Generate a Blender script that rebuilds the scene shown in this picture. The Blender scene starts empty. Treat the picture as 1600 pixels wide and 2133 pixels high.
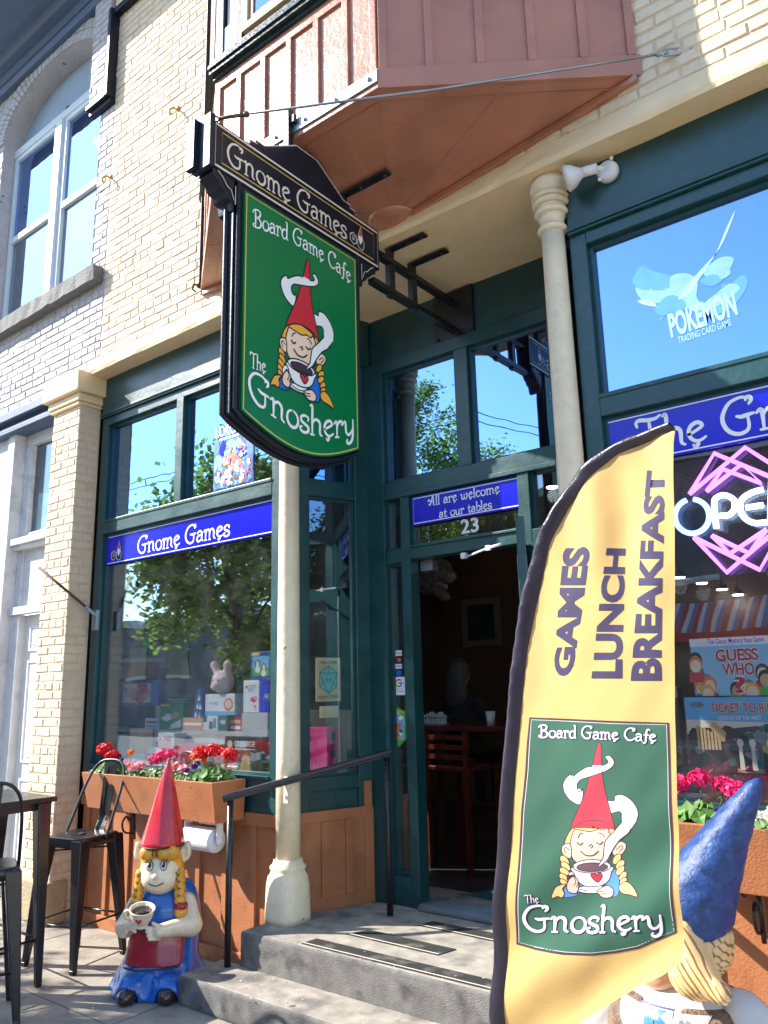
import bpy, bmesh, math, random
import numpy as np
from mathutils import Vector, Matrix
R = math.radians
scene = bpy.context.scene
COL = scene.collection
# ---------------------------------------------------------------- camera
CAMF, CAMH = 1641.42, 1.65
c_r = Vector((0.7841793, 0.6201122, -0.022886))
c_u = Vector((0.1518589, -0.1560163, 0.9760112))
c_w = Vector((-0.6016658, 0.7688431, 0.2165143))
cam_d = bpy.data.cameras.new('camera'); cam = bpy.data.objects.new('camera', cam_d); COL.objects.link(cam)
m = Matrix((c_r, c_u, -c_w)).transposed().to_4x4(); m.translation = (0, 0, CAMH)
cam.matrix_world = m
cam_d.sensor_fit = 'HORIZONTAL'; cam_d.sensor_width = 36; cam_d.lens = CAMF / 1600 * 36
cam_d.clip_start = 0.05; cam_d.clip_end = 2000
scene.camera = cam
def at(px, py, n, d):
    """point of the plane n.p = d seen at photo pixel (px, py): used to read sizes off the photograph"""
    ray = c_r * ((px - 800) / CAMF) - c_u * ((py - 1066.5) / CAMF) + c_w
    C = Vector((0, 0, CAMH)); n = Vector(n)
    return C + ray * ((d - n.dot(C)) / n.dot(ray))
# ---------------------------------------------------------------- sky, sun, exposure
SUN = Vector((-1.72, -1.0, 1.44)).normalized()
sun_el = math.asin(SUN.z); sun_az = math.atan2(SUN.x, SUN.y)
world = bpy.data.worlds.new("World"); scene.world = world; world.use_nodes = True
wn = world.node_tree.nodes; wl = world.node_tree.links
sky = wn.new('ShaderNodeTexSky'); sky.sky_type = 'NISHITA'; sky.sun_disc = False
sky.sun_elevation = sun_el; sky.sun_rotation = sun_az
sky.air_density = 1.0; sky.dust_density = 0.3; sky.ozone_density = 2.5
wl.new(sky.outputs[0], wn['Background'].inputs[0]); wn['Background'].inputs[1].default_value = 0.15
sl = bpy.data.lights.new('sun', 'SUN'); sl.energy = 4.4; sl.angle = R(0.5); sl.color = (1, 0.94, 0.84)
so = bpy.data.objects.new('sun', sl); COL.objects.link(so); so.location = (-9, -6, 12)
so.rotation_euler = SUN.to_track_quat('Z', 'Y').to_euler()
scene.view_settings.view_transform = 'Standard'; scene.view_settings.look = 'None'
scene.view_settings.exposure = 1.5; scene.view_settings.gamma = 1
# ---------------------------------------------------------------- helpers
rng = random.Random(7)
def lin(r, g, b): return tuple(((v / 255) / 12.92 if v / 255 <= .04045 else ((v / 255 + .055) / 1.055) ** 2.4) for v in (r, g, b))
def mat(name, col, rough=0.5, metal=0.0, var=0.0, vscale=8.0, bump=0.0, bscale=60.0, coat=0.0, spec=0.5, var2=None, v2scale=2.5, v2amt=0.5, transl=0.0, emit=0.0, detail=4, spots=None):
    m = bpy.data.materials.new(name); m.use_nodes = True
    nt = m.node_tree; N = nt.nodes; L = nt.links; p = N['Principled BSDF']
    p.inputs['Roughness'].default_value = rough; p.inputs['Metallic'].default_value = metal
    p.inputs['Specular IOR Level'].default_value = spec
    p.inputs['Base Color'].default_value = (*col, 1)
    if coat: p.inputs['Coat Weight'].default_value = coat; p.inputs['Coat Roughness'].default_value = 0.08
    tc = N.new('ShaderNodeTexCoord')
    last = None
    if var:
        n = N.new('ShaderNodeTexNoise'); n.inputs['Scale'].default_value = vscale; n.inputs['Detail'].default_value = detail
        L.new(tc.outputs['Object'], n.inputs['Vector'])
        r = N.new('ShaderNodeValToRGB'); r.color_ramp.elements[0].position = .3; r.color_ramp.elements[1].position = .7
        r.color_ramp.elements[0].color = (*[max(0, c * (1 - var)) for c in col], 1)
        r.color_ramp.elements[1].color = (*[min(1, c * (1 + var)) for c in col], 1)
        L.new(n.outputs['Fac'], r.inputs['Fac']); last = r.outputs['Color']
        mr = N.new('ShaderNodeMapRange'); mr.inputs[3].default_value = max(.03, rough - .12); mr.inputs[4].default_value = min(1, rough + .12)
        L.new(n.outputs['Fac'], mr.inputs[0]); L.new(mr.outputs[0], p.inputs['Roughness'])
    if var2:
        n2 = N.new('ShaderNodeTexNoise'); n2.inputs['Scale'].default_value = v2scale; n2.inputs['Detail'].default_value = 6
        L.new(tc.outputs['Object'], n2.inputs['Vector'])
        r2 = N.new('ShaderNodeValToRGB'); r2.color_ramp.elements[0].position = .52; r2.color_ramp.elements[1].position = .66
        r2.color_ramp.elements[0].color = (0, 0, 0, 1); r2.color_ramp.elements[1].color = (v2amt,) * 3 + (1,)
        L.new(n2.outputs['Fac'], r2.inputs['Fac'])
        mx = N.new('ShaderNodeMix'); mx.data_type = 'RGBA'
        L.new(r2.outputs['Color'], mx.inputs['Factor'])
        if last: L.new(last, mx.inputs['A'])
        else: mx.inputs['A'].default_value = (*col, 1)
        mx.inputs['B'].default_value = (*var2, 1); last = mx.outputs['Result']
    if spots:                                   # chips, pits, gum marks: (scale, size, share, colour)
        vo = N.new('ShaderNodeTexVoronoi'); vo.inputs['Scale'].default_value = spots[0]; nz = N.new('ShaderNodeTexNoise'); nz.inputs['Scale'].default_value = spots[0] * 2.2
        ad = N.new('ShaderNodeMixRGB'); ad.inputs[0].default_value = .06; L.new(tc.outputs['Object'], ad.inputs[1]); L.new(nz.outputs['Color'], ad.inputs[2]); L.new(tc.outputs['Object'], nz.inputs['Vector']); L.new(ad.outputs[0], vo.inputs['Vector'])
        lt = N.new('ShaderNodeMath'); lt.operation = 'LESS_THAN'; lt.inputs[1].default_value = spots[1]; L.new(vo.outputs['Distance'], lt.inputs[0])
        sx = N.new('ShaderNodeSeparateColor'); L.new(vo.outputs['Color'], sx.inputs[0]); l2 = N.new('ShaderNodeMath'); l2.operation = 'LESS_THAN'; l2.inputs[1].default_value = spots[2]; L.new(sx.outputs[0], l2.inputs[0])
        mu = N.new('ShaderNodeMath'); mu.operation = 'MULTIPLY'; L.new(lt.outputs[0], mu.inputs[0]); L.new(l2.outputs[0], mu.inputs[1])
        m4 = N.new('ShaderNodeMix'); m4.data_type = 'RGBA'; L.new(mu.outputs[0], m4.inputs['Factor'])
        if last: L.new(last, m4.inputs['A'])
        else: m4.inputs['A'].default_value = (*col, 1)
        m4.inputs['B'].default_value = (*spots[3], 1); last = m4.outputs['Result']
    if last: L.new(last, p.inputs['Base Color'])
    if bump:
        n3 = N.new('ShaderNodeTexNoise'); n3.inputs['Scale'].default_value = bscale; n3.inputs['Detail'].default_value = 5
        L.new(tc.outputs['Object'], n3.inputs['Vector'])
        b = N.new('ShaderNodeBump'); b.inputs['Strength'].default_value = min(1, bump); b.inputs['Distance'].default_value = .01 * max(1, bump)
        L.new(n3.outputs['Fac'], b.inputs['Height']); L.new(b.outputs['Normal'], p.inputs['Normal'])
    if emit:
        p.inputs['Emission Color'].default_value = (*col, 1); p.inputs['Emission Strength'].default_value = emit
    if transl:
        t = N.new('ShaderNodeBsdfTranslucent'); t.inputs['Color'].default_value = (*col, 1)
        if last: L.new(last, t.inputs['Color'])
        ms = N.new('ShaderNodeMixShader'); ms.inputs[0].default_value = transl
        L.new(p.outputs[0], ms.inputs[1]); L.new(t.outputs[0], ms.inputs[2]); L.new(ms.outputs[0], N['Material Output'].inputs[0])
    return m
def glass_mat(name, refl, tint=(.82, .88, .88), rough=0.0, grow=.35, gl=(.70, .86, 1)):
    m = bpy.data.materials.new(name); m.use_nodes = True
    nt = m.node_tree; N = nt.nodes; L = nt.links; N.remove(N['Principled BSDF'])
    t = N.new('ShaderNodeBsdfTransparent'); t.inputs[0].default_value = (*tint, 1)
    g = N.new('ShaderNodeBsdfGlossy'); g.inputs['Roughness'].default_value = rough; g.inputs['Color'].default_value = (*gl, 1)
    n = N.new('ShaderNodeTexNoise'); n.inputs['Scale'].default_value = 2.1; tc = N.new('ShaderNodeTexCoord'); L.new(tc.outputs['Object'], n.inputs['Vector'])
    b = N.new('ShaderNodeBump'); b.inputs['Strength'].default_value = .05; b.inputs['Distance'].default_value = .02
    L.new(n.outputs['Fac'], b.inputs['Height']); L.new(b.outputs['Normal'], g.inputs['Normal'])
    lw = N.new('ShaderNodeFresnel'); lw.inputs[0].default_value = 1.5
    mr = N.new('ShaderNodeMapRange'); mr.inputs[1].default_value = 0; mr.inputs[2].default_value = .5; mr.inputs[3].default_value = refl; mr.inputs[4].default_value = refl + grow
    L.new(lw.outputs[0], mr.inputs[0])
    x = N.new('ShaderNodeMixShader'); L.new(mr.outputs[0], x.inputs[0]); L.new(t.outputs[0], x.inputs[1]); L.new(g.outputs[0], x.inputs[2])
    du = N.new('ShaderNodeBsdfDiffuse'); du.inputs[0].default_value = (.7, .68, .64, 1); dn = N.new('ShaderNodeTexNoise'); dn.inputs['Scale'].default_value = 5; dn.inputs['Detail'].default_value = 9; L.new(tc.outputs['Object'], dn.inputs['Vector'])
    dr = N.new('ShaderNodeMapRange'); dr.inputs[1].default_value = .45; dr.inputs[2].default_value = .8; dr.inputs[3].default_value = .004; dr.inputs[4].default_value = .028; L.new(dn.outputs['Fac'], dr.inputs[0])
    x2 = N.new('ShaderNodeMixShader'); L.new(dr.outputs[0], x2.inputs[0]); L.new(x.outputs[0], x2.inputs[1]); L.new(du.outputs[0], x2.inputs[2])
    L.new(x2.outputs[0], N['Material Output'].inputs[0]); return m

class MB:
    """collects shapes, then links them as ONE mesh object"""
    def __init__(s, xf=None): s.v = []; s.f = []; s.m = []; s.sm = []; s.xf = xf
    def add(s, vs, fs, m=0, smooth=False, xf=None):
        o = len(s.v); X = xf or s.xf
        s.v += [X @ Vector(p) for p in vs] if X else [Vector(p) for p in vs]
        s.f += [[i + o for i in f] for f in fs]; s.m += [m] * len(fs); s.sm += [smooth] * len(fs); return s
    def box(s, x0, x1, y0, y1, z0, z1, m=0, xf=None):
        vs = [(x, y, z) for z in (z0, z1) for y in (y0, y1) for x in (x0, x1)]
        return s.add(vs, [(0, 2, 3, 1), (4, 5, 7, 6), (0, 1, 5, 4), (2, 6, 7, 3), (0, 4, 6, 2), (1, 3, 7, 5)], m, xf=xf)
    def tube(s, pts, r, n=10, m=0, closed=False, xf=None, flat=1.0):
        pts = [Vector(p) for p in pts]; k = len(pts); rs = r if isinstance(r, (list, tuple)) else [r] * k
        vs = []; fs = []; prev = None
        for i, p in enumerate(pts):
            if closed: t = pts[(i + 1) % k] - pts[i - 1]
            else: t = pts[min(i + 1, k - 1)] - pts[max(i - 1, 0)]
            t.normalize()
            if prev is None:
                a = Vector((0, 0, 1)) if abs(t.z) < .9 else Vector((1, 0, 0)); e = t.cross(a).normalized()
            else: e = (prev - t * prev.dot(t)).normalized()
            prev = e; g = t.cross(e)
            for j in range(n):
                q = 2 * math.pi * j / n; vs.append(p + (e * math.cos(q) + g * math.sin(q) * flat) * rs[i])
        for i in range(k if closed else k - 1):
            for j in range(n):
                a, b = i * n + j, i * n + (j + 1) % n; c, d = ((i + 1) % k) * n + j, ((i + 1) % k) * n + (j + 1) % n
                fs.append((a, b, d, c))
        if not closed: fs += [tuple(range(n))[::-1], tuple((k - 1) * n + j for j in range(n))]
        return s.add(vs, fs, m, n > 4, xf)
    def bar(s, a, b, w, h, m=0, up=(0, 0, 1), xf=None):
        a = Vector(a); b = Vector(b); t = (b - a).normalized(); u = Vector(up); e = t.cross(u).normalized(); g = e.cross(t)
        vs = [p + e * sx * w / 2 + g * sy * h / 2 for p in (a, b) for sx, sy in ((-1, -1), (1, -1), (1, 1), (-1, 1))]
        return s.add(vs, [(0, 1, 2, 3), (7, 6, 5, 4), (0, 4, 5, 1), (1, 5, 6, 2), (2, 6, 7, 3), (3, 7, 4, 0)], m, xf=xf)
    def lathe(s, prof, c=(0, 0, 0), n=24, m=0, sq=1.0, smooth=True, xf=None, a0=0):
        vs = []; fs = []; k = len(prof)
        for r, z in prof:
            for j in range(n):
                q = 2 * math.pi * j / n + a0; cx, sx = math.cos(q), math.sin(q)
                if sq != 1: d = (abs(cx) ** sq + abs(sx) ** sq) ** (1 / sq); cx /= d; sx /= d
                vs.append((c[0] + r * cx, c[1] + r * sx, c[2] + z))
        for i in range(k - 1):
            for j in range(n): fs.append((i * n + j, i * n + (j + 1) % n, (i + 1) * n + (j + 1) % n, (i + 1) * n + j))
        fs += [tuple(range(n))[::-1], tuple((k - 1) * n + j for j in range(n))]
        return s.add(vs, fs, m, smooth, xf)
    def prism(s, poly, f, m=0, xf=None):
        """poly: 2D outline; f(u, v, k) maps to 3D for k = 0 (front) and 1 (back)"""
        n = len(poly); vs = [f(u, v, 0) for u, v in poly] + [f(u, v, 1) for u, v in poly]
        fs = [tuple(range(n)), tuple(range(2 * n - 1, n - 1, -1))] + [(j, j + n, (j + 1) % n + n, (j + 1) % n) for j in range(n)]
        return s.add(vs, fs, m, xf=xf)
    def ball(s, c, r, n=12, k=8, m=0, xf=None, rot=None):
        r = r if isinstance(r, (tuple, list)) else (r, r, r); vs = []; fs = []
        for i in range(k + 1):
            a = math.pi * i / k - math.pi / 2
            for j in range(n):
                q = 2 * math.pi * j / n
                p = Vector((r[0] * math.cos(a) * math.cos(q), r[1] * math.cos(a) * math.sin(q), r[2] * math.sin(a)))
                if rot: p = rot @ p
                vs.append(p + Vector(c))
        for i in range(k):
            for j in range(n): fs.append((i * n + j, i * n + (j + 1) % n, (i + 1) * n + (j + 1) % n, (i + 1) * n + j))
        return s.add(vs, fs, m, True, xf)
    def build(s, name, mats, parent=None, bevel=0, seg=2, loc=None):
        me = bpy.data.meshes.new(name); me.from_pydata([tuple(p) for p in s.v], [], s.f); me.validate(verbose=False)
        if not isinstance(mats, (list, tuple)): mats = [mats]
        for q in mats: me.materials.append(q)
        if len(me.polygons) == len(s.f):
            me.polygons.foreach_set('material_index', s.m); me.polygons.foreach_set('use_smooth', s.sm)
        bm = bmesh.new(); bm.from_mesh(me); bmesh.ops.recalc_face_normals(bm, faces=bm.faces)
        bm.to_mesh(me); bm.free(); me.update()
        o = bpy.data.objects.new(name, me); COL.objects.link(o)
        if parent: o.parent = parent
        if loc: o.location = loc
        if bevel:
            b = o.modifiers.new('bevel', 'BEVEL'); b.width = bevel; b.segments = seg; b.limit_method = 'ANGLE'; b.angle_limit = R(40)
        return o
def tag(o, label=None, cat=None, group=None, kind=None):
    if label: o['label'] = label
    if cat: o['category'] = cat
    if group: o['group'] = group
    if kind: o['kind'] = kind
    return o
def thing(name, label, cat, loc=(0, 0, 0), rz=0, group=None):
    o = bpy.data.objects.new(name, None); COL.objects.link(o); o.location = loc; o.rotation_euler = (0, 0, rz); o.empty_display_size = .1
    return tag(o, label, cat, group)
def children(o): return [c for c in bpy.data.objects if c.parent == o]
def copy_tree(o, parent=None):
    c = o.copy(); COL.objects.link(c)
    if parent: c.parent = parent
    for ch in children(o): copy_tree(ch, c)
    return c
def smooth_curve(P, k=6, closed=False):
    P = [Vector(p) for p in P]; n = len(P); out = []
    if n < 3: return P
    for i in range(n if closed else n - 1):
        p0 = P[i - 1] if (closed or i > 0) else P[0] * 2 - P[1]
        p1 = P[i]; p2 = P[(i + 1) % n]; p3 = P[(i + 2) % n] if (closed or i + 2 < n) else P[-1] * 2 - P[-2]
        for j in range(k):
            t = j / k
            out.append(.5 * ((2 * p1) + (p2 - p0) * t + (2 * p0 - 5 * p1 + 4 * p2 - p3) * t * t + (3 * p1 - p0 - 3 * p2 + p3) * t ** 3))
    if not closed: out.append(P[-1])
    return out
# ---------------------------------------------------------------- materials
CREAM = lin(222, 203, 172)
M = {}
M['cream'] = mat('cream_brick_paint', CREAM, .62, var=.10, vscale=3.2, detail=9, bump=.5, bscale=90, var2=lin(196, 160, 118), v2scale=26, v2amt=.25, spots=(14, .16, .10, lin(132, 98, 74)))
M['cream_smooth'] = mat('cream_paint', lin(230, 205, 162), .5, var=.05, vscale=6, bump=.35, bscale=45)
M['column'] = mat('column_paint', lin(232, 216, 184), .42, var=.06, vscale=9, bump=.4, bscale=32, var2=lin(176, 150, 112), v2scale=26, v2amt=.12, detail=8, spots=(13, .10, .10, lin(128, 84, 52)))
M['greybrick'] = mat('grey_brick_paint', lin(180, 176, 176), .62, var=.08, vscale=5, bump=.5, bscale=90, var2=lin(128, 124, 126), v2scale=30, v2amt=.25, spots=(11, .2, .12, lin(112, 106, 104)))
M['mortar'] = mat('painted_mortar', lin(212, 192, 162), .8, var=.1, bump=.6, bscale=120)
M['mortar_grey'] = mat('painted_mortar_grey', lin(168, 164, 166), .8, var=.1, bump=.6, bscale=120)
M['green'] = mat('dark_green_paint', (.004, .050, .054), .36, var=.18, vscale=5, bump=.16, bscale=26, spec=.7, var2=(.02, .085, .085), v2scale=16, v2amt=.35, detail=8)
M['black'] = mat('black_paint', (.008, .012, .022), .4, var=.2, vscale=12, bump=.15, bscale=60, spec=.3)
M['blackmetal'] = mat('black_metal', (.010, .011, .014), .30, metal=.0, var=.2, vscale=10, bump=.08, bscale=90, spec=.6)
M['brown'] = mat('brown_panel_paint', lin(168, 106, 68), .5, var=.12, vscale=4, detail=8, bump=.3, bscale=110, var2=lin(126, 74, 44), v2scale=7, v2amt=.35, spots=(16, .10, .12, lin(104, 62, 40)))
M['baybrown'] = mat('bay_brown_paint', lin(172, 114, 88), .31, spec=.85, var=.08, vscale=5, bump=.28, bscale=38, var2=lin(136, 88, 66), v2scale=3.5, v2amt=.4, detail=8)
M['white'] = mat('white_paint', lin(222, 222, 222), .45, var=.05, vscale=6, bump=.25, bscale=50)
M['oldwhite'] = mat('weathered_white_paint', lin(205, 206, 208), .6, var=.08, vscale=8, bump=.5, bscale=40, var2=lin(140, 138, 134), v2scale=7, v2amt=.35)
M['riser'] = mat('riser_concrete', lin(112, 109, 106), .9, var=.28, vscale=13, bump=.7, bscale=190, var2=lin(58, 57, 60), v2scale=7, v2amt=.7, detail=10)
M['slate'] = mat('slate_blue_paint', lin(72, 92, 122), .5, var=.08, vscale=3, bump=.2, bscale=40)
M['sill'] = mat('grey_stone', lin(105, 106, 106), .8, var=.2, vscale=14, bump=.9, bscale=50)
M['steel'] = mat('galvanised_steel', lin(150, 158, 165), .35, metal=.8, var=.12, vscale=10)
M['rust'] = mat('rusty_steel', lin(92, 70, 58), .6, metal=.4, var=.3, vscale=30)
M['concrete'] = mat('concrete', lin(156, 148, 136), .85, var=.2, vscale=5, bump=.8, bscale=140, var2=lin(104, 98, 92), v2scale=3.5, v2amt=.55, detail=8, spots=(5, .13, .35, lin(92, 88, 82)))
M['concrete_dark'] = mat('step_concrete', lin(150, 143, 132), .85, var=.24, vscale=11, bump=.5, bscale=210, var2=lin(88, 86, 84), v2scale=5, v2amt=.75, detail=10, spots=(6, .10, .3, lin(82, 80, 76)))
M['asphalt'] = mat('asphalt', (.055, .055, .057), .9, var=.2, vscale=20, bump=.8, bscale=200)
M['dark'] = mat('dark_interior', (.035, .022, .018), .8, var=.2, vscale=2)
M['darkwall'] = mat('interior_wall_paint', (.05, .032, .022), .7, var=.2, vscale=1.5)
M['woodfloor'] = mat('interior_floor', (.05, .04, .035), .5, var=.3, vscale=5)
M['glass'] = glass_mat('shop_glass', .115, tint=(.97, .98, .98))
M['glass_hi'] = glass_mat('transom_glass', .58, tint=(.7, .76, .78), gl=(.36, .60, .98))
M['glass_clear'] = glass_mat('clear_glass', .08)
M['beadgrey'] = mat('grey_glazing_bead', lin(120, 126, 128), .4)
M['darkred'] = mat('dark_red_wood', (.10, .018, .012), .35, var=.25, vscale=9)
# ---------------------------------------------------------------- ground
YW = 3.40; ZL = 4.28; YF = 3.55; YG = 3.62
g = MB(); g.box(-60, 60, -5.0, 12, -.3, 0.0)
tag(g.build('sidewalk', M['concrete']), kind='structure')
g = MB()
for xx in (-9.0, -7.2, -5.55, -3.9, -2.1, -.3): g.box(xx - .004, xx + .004, -4.9, 3.5, .0004, .0022)
for yy in (2.62, 1.1, -.4): g.box(-12, 5, yy - .004, yy + .004, .0006, .0026)
tag(g.build('pavement_joint', mat('joint_dirt', (.17, .155, .135), .9, var=.3, vscale=6)), kind='structure')
g = MB(); g.box(-200, 200, -15, -5.2, -.5, -.15); tag(g.build('road', M['asphalt']), kind='structure')
g = MB(); g.box(-60, 60, -5.2, -5.0, -.3, 0.004); tag(g.build('kerb', M['concrete_dark'], bevel=.02), kind='structure')
g = MB(); g.box(-200, 200, -260, -15, -.4, -.02); tag(g.build('far_pavement', M['concrete']), kind='structure')
g = MB(); g.box(-300, 300, 12, 300, -.5, -.05); tag(g.build('ground', M['concrete']), kind='structure')
# ---------------------------------------------------------------- bricks
def bricks(mb, rows, yf, mf, L=.205, jit=.0035, depth=.0185, mort=(None, None), gap=.0075, seed=1, c=.007, tilt=.004):
    """rows: list of (z0, z1, [(xa, xb), ...]); mf(x, z) -> material index; mort -> mortar index for a face"""
    q = random.Random(seed)
    for k, (z0, z1, iv) in enumerate(rows):
        off = (k % 2) * L / 2 + q.uniform(-.015, .015); head = (k % 7 == 3)
        step = L / 2 if head else L
        for xa, xb in iv:
            mi = mort(.5 * (xa + xb), .5 * (z0 + z1)) if callable(mort) else mort[0]
            for sa, sb in ([(xa, xb)] if not callable(mort) else split_iv(xa, xb)):
                mb.add([(sa, yf + depth * .55, z0), (sb, yf + depth * .55, z0), (sb, yf + depth * .55, z1), (sa, yf + depth * .55, z1)], [(0, 1, 2, 3)], mort(.5 * (sa + sb), z0) if callable(mort) else mort[0])
            i0 = math.floor((xa - off) / step) - 1
            x = off + i0 * step
            while x < xb:
                a, b = max(x + gap / 2, xa), min(x + step - gap / 2, xb)
                x += step
                if b - a < .03: continue
                d = q.uniform(0, jit); ys = [yf + d + q.uniform(0, tilt) for _ in range(4)]
                if q.random() < .02: ys = [y + .006 for y in ys]
                za, zb = z0 + gap * .5 + q.uniform(-.0015, .002), z1 - gap * .5 + q.uniform(-.002, .0015)
                cc = c * q.uniform(.6, 1.5); yb = yf + depth
                vs = [(a, yb, za), (b, yb, za), (b, yb, zb), (a, yb, zb),
                      (a + cc * .3, ys[0] + .006, za + cc * .3), (b - cc * .3, ys[1] + .006, za + cc * .3), (b - cc * .3, ys[2] + .006, zb - cc * .3), (a + cc * .3, ys[3] + .006, zb - cc * .3),
                      (a + cc, ys[0], za + cc), (b - cc, ys[1], za + cc), (b - cc, ys[2], zb - cc), (a + cc, ys[3], zb - cc)]
                fs = []
                for o in (0, 4):
                    fs += [(o + j, o + (j + 1) % 4, o + 4 + (j + 1) % 4, o + 4 + j) for j in range(4)]
                fs.append((8, 9, 10, 11)); mb.add(vs, fs, mf(.5 * (a + b), .5 * (za + zb)), False)
XB = -5.66          # party line between cream and grey paint
def split_iv(a, b): return [(a, XB), (XB, b)] if a < XB < b else [(a, b)]
CRS = .0700
# arched opening of the grey building: centre, half width, spring, rise
AX, AW, ASP, ARI, ABOT = -6.83, .955, 7.50, .52, 5.25
def arch_half(z, grow=0):
    if z < ASP: return AW + grow
    t = (z - ASP) / (ARI + grow)
    return (AW + grow) * math.sqrt(max(0, 1 - t * t)) if t < 1 else 0
def rows_for(x0, x1, z0, z1, hole=None):
    out = []; z = z0
    while z < z1 - .02:
        zt = min(z + CRS, z1); out.append((z, zt, hole(x0, x1, (z + zt) / 2) if hole else [(x0, x1)])); z += CRS
    return out
def holes(x0, x1, z):
    iv = [(x0, x1)]; cut = []
    if ABOT - .02 < z < ASP + ARI + .22:
        h = arch_half(z, .21 if z > ASP - .02 else 0)
        if h: cut.append((AX - h, AX + h))
    if z < 4.35: pass
    for a, b in cut:
        n = []
        for c, d in iv:
            if b <= c or a >= d: n.append((c, d)); continue
            if c < a - .02: n.append((c, a))
            if d > b + .02: n.append((b, d))
        iv = n
    return iv
BRK = thing('brick_building', 'cream painted brick shop building with dark green storefront and brown bay', 'building')
GRY = thing('neighbour_building', 'grey painted brick building with arched window and white street door', 'building')
mb = MB(); bricks(mb, rows_for(XB, 3.2, ZL + .13, 8.9), YW, lambda x, z: 0, mort=lambda x, z: 1, seed=3)
mb.box(XB, 3.2, YW + .014, YW + .30, ZL + .1, 8.9, 1)
mb.build('brick_wall', [M['cream'], M['mortar']], BRK)
mb = MB(); bricks(mb, rows_for(-10.5, XB, 4.28, 8.12, holes), YW, lambda x, z: 0, mort=lambda x, z: 1, seed=4)
# ring of upright bricks over the arch
for i in range(40):
    a0 = math.pi * i / 40; a1 = math.pi * (i + .86) / 40
    def pt(a, gr, y): return (AX + (AW + gr) * math.cos(a), y, ASP + (ARI + gr) * math.sin(a))
    for g0, g1 in ((.0, .10), (.11, .21)):
        y = YW - .012 - rng.uniform(0, .004)
        mb.add([pt(a0, g0, y), pt(a1, g0, y), pt(a1, g1, y), pt(a0, g1, y), pt(a0, g0, YW + .1), pt(a1, g0, YW + .1), pt(a1, g1, YW + .1), pt(a0, g1, YW + .1)],
               [(0, 1, 2, 3), (0, 4, 5, 1), (1, 5, 6, 2), (2, 6, 7, 3), (3, 7, 4, 0)], 0)
# reveal of the opening
n = 24; prof = [(AX - AW, ABOT)] + [(AX + AW * math.cos(math.pi - math.pi * i / n), ASP + ARI * math.sin(math.pi * i / n)) for i in range(n + 1)] + [(AX + AW, ABOT)]
vs = [(x, y, z) for x, z in prof for y in (YW + .004, YW + .22)]
mb.add(vs, [(2 * i, 2 * i + 1, 2 * i + 3, 2 * i + 2) for i in range(len(prof) - 1)], 0)
vs = [(AX + (AW + .22) * math.cos(math.pi * i / n), YW + .03, ASP + (ARI + .22) * math.sin(math.pi * i / n)) for i in range(n + 1)] + [(AX + AW * math.cos(math.pi * i / n), YW + .03, ASP + ARI * math.sin(math.pi * i / n)) for i in range(n + 1)]
mb.add(vs, [(i, i + 1, n + 2 + i, n + 1 + i) for i in range(n)], 1)
mb.build('brick_wall', [M['greybrick'], M['mortar_grey']], GRY)
# raised hood strip with black moulding
mb = MB(); bricks(mb, rows_for(-5.98, -5.70, 6.96, 8.1), YW - .07, lambda x, z: 0, mort=lambda x, z: 1, seed=5)
mb.box(-5.98, -5.70, YW - .055, YW, 6.96, 8.1, 1)
mb.build('hood_strip', [M['greybrick'], M['mortar_grey']], GRY)
mb = MB(); mb.box(-5.70, -5.655, YW - .085, YW + .01, 6.92, 7.86); mb.box(-6.0, -5.70, YW - .085, YW + .01, 6.915, 6.962)
mb.box(-5.99, -5.655, YW - .05, YW + .01, 6.87, 6.915)
mb.box(-5.655, -4.0, YW - .06, YW + .01, 7.80, 7.86)
mb.build('hood_moulding', M['black'], GRY, bevel=.006)
mb = MB(); bricks(mb, rows_for(-5.655, -4.0, 7.86, 8.9), YW - .05, lambda x, z: 0, mort=lambda x, z: 1, seed=15); mb.box(-5.655, -4.0, YW - .04, YW, 7.86, 8.9, 1)
mb.build('brick_band', [M['cream'], M['mortar']], BRK)
# cornice of the grey building
prof = [(YW + .05, 8.10), (YW - .06, 8.10), (YW - .08, 8.16), (YW - .10, 8.16), (YW - .12, 8.24), (YW - .20, 8.24), (YW - .24, 8.33), (YW - .30, 8.33), (YW - .50, 8.345), (YW - .62, 8.345), (YW - .64, 8.42), (YW - .70, 8.43), (YW - .78, 8.60), (YW + .05, 8.60)]
mb = MB(); mb.prism(prof, lambda u, v, k: (-10.5 if k == 0 else -5.69, u, v)); mb.build('cornice', M['slate'], GRY)
# arched sash window
W = MB(); W.prism(prof0 := [(AX - AW, ABOT)] + [(AX + AW * math.cos(math.pi - math.pi * i / n), ASP + ARI * math.sin(math.pi * i / n)) for i in range(n + 1)] + [(AX + AW, ABOT)],
    lambda u, v, k: (AX + (u - AX) * .999, YW + .20 + .05 * k, v))
arched = W.build('window', mat('window_frame_shaded', lin(150, 166, 182), .45, var=.05, bump=.15), GRY)  # frame colour darkened and blued to carry the shade of the deep reveal
def bar_frame(mb, x0, x1, z0, z1, w, y0, y1, m=0, wt=None, wb=None):
    wt = wt or w; wb = wb or w
    mb.box(x0, x0 + w, y0, y1, z0, z1, m); mb.box(x1 - w, x1, y0, y1, z0, z1, m)
    mb.box(x0 + w, x1 - w, y0, y1, z0, z0 + wb, m); mb.box(x0 + w, x1 - w, y0, y1, z1 - wt, z1, m)
fr = MB()
fr.box(AX - AW, AX + AW, YW + .12, YW + .19, 7.38, 7.47); fr.box(AX - .06, AX + .06, YW + .10, YW + .19, ABOT, 7.38)
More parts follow.
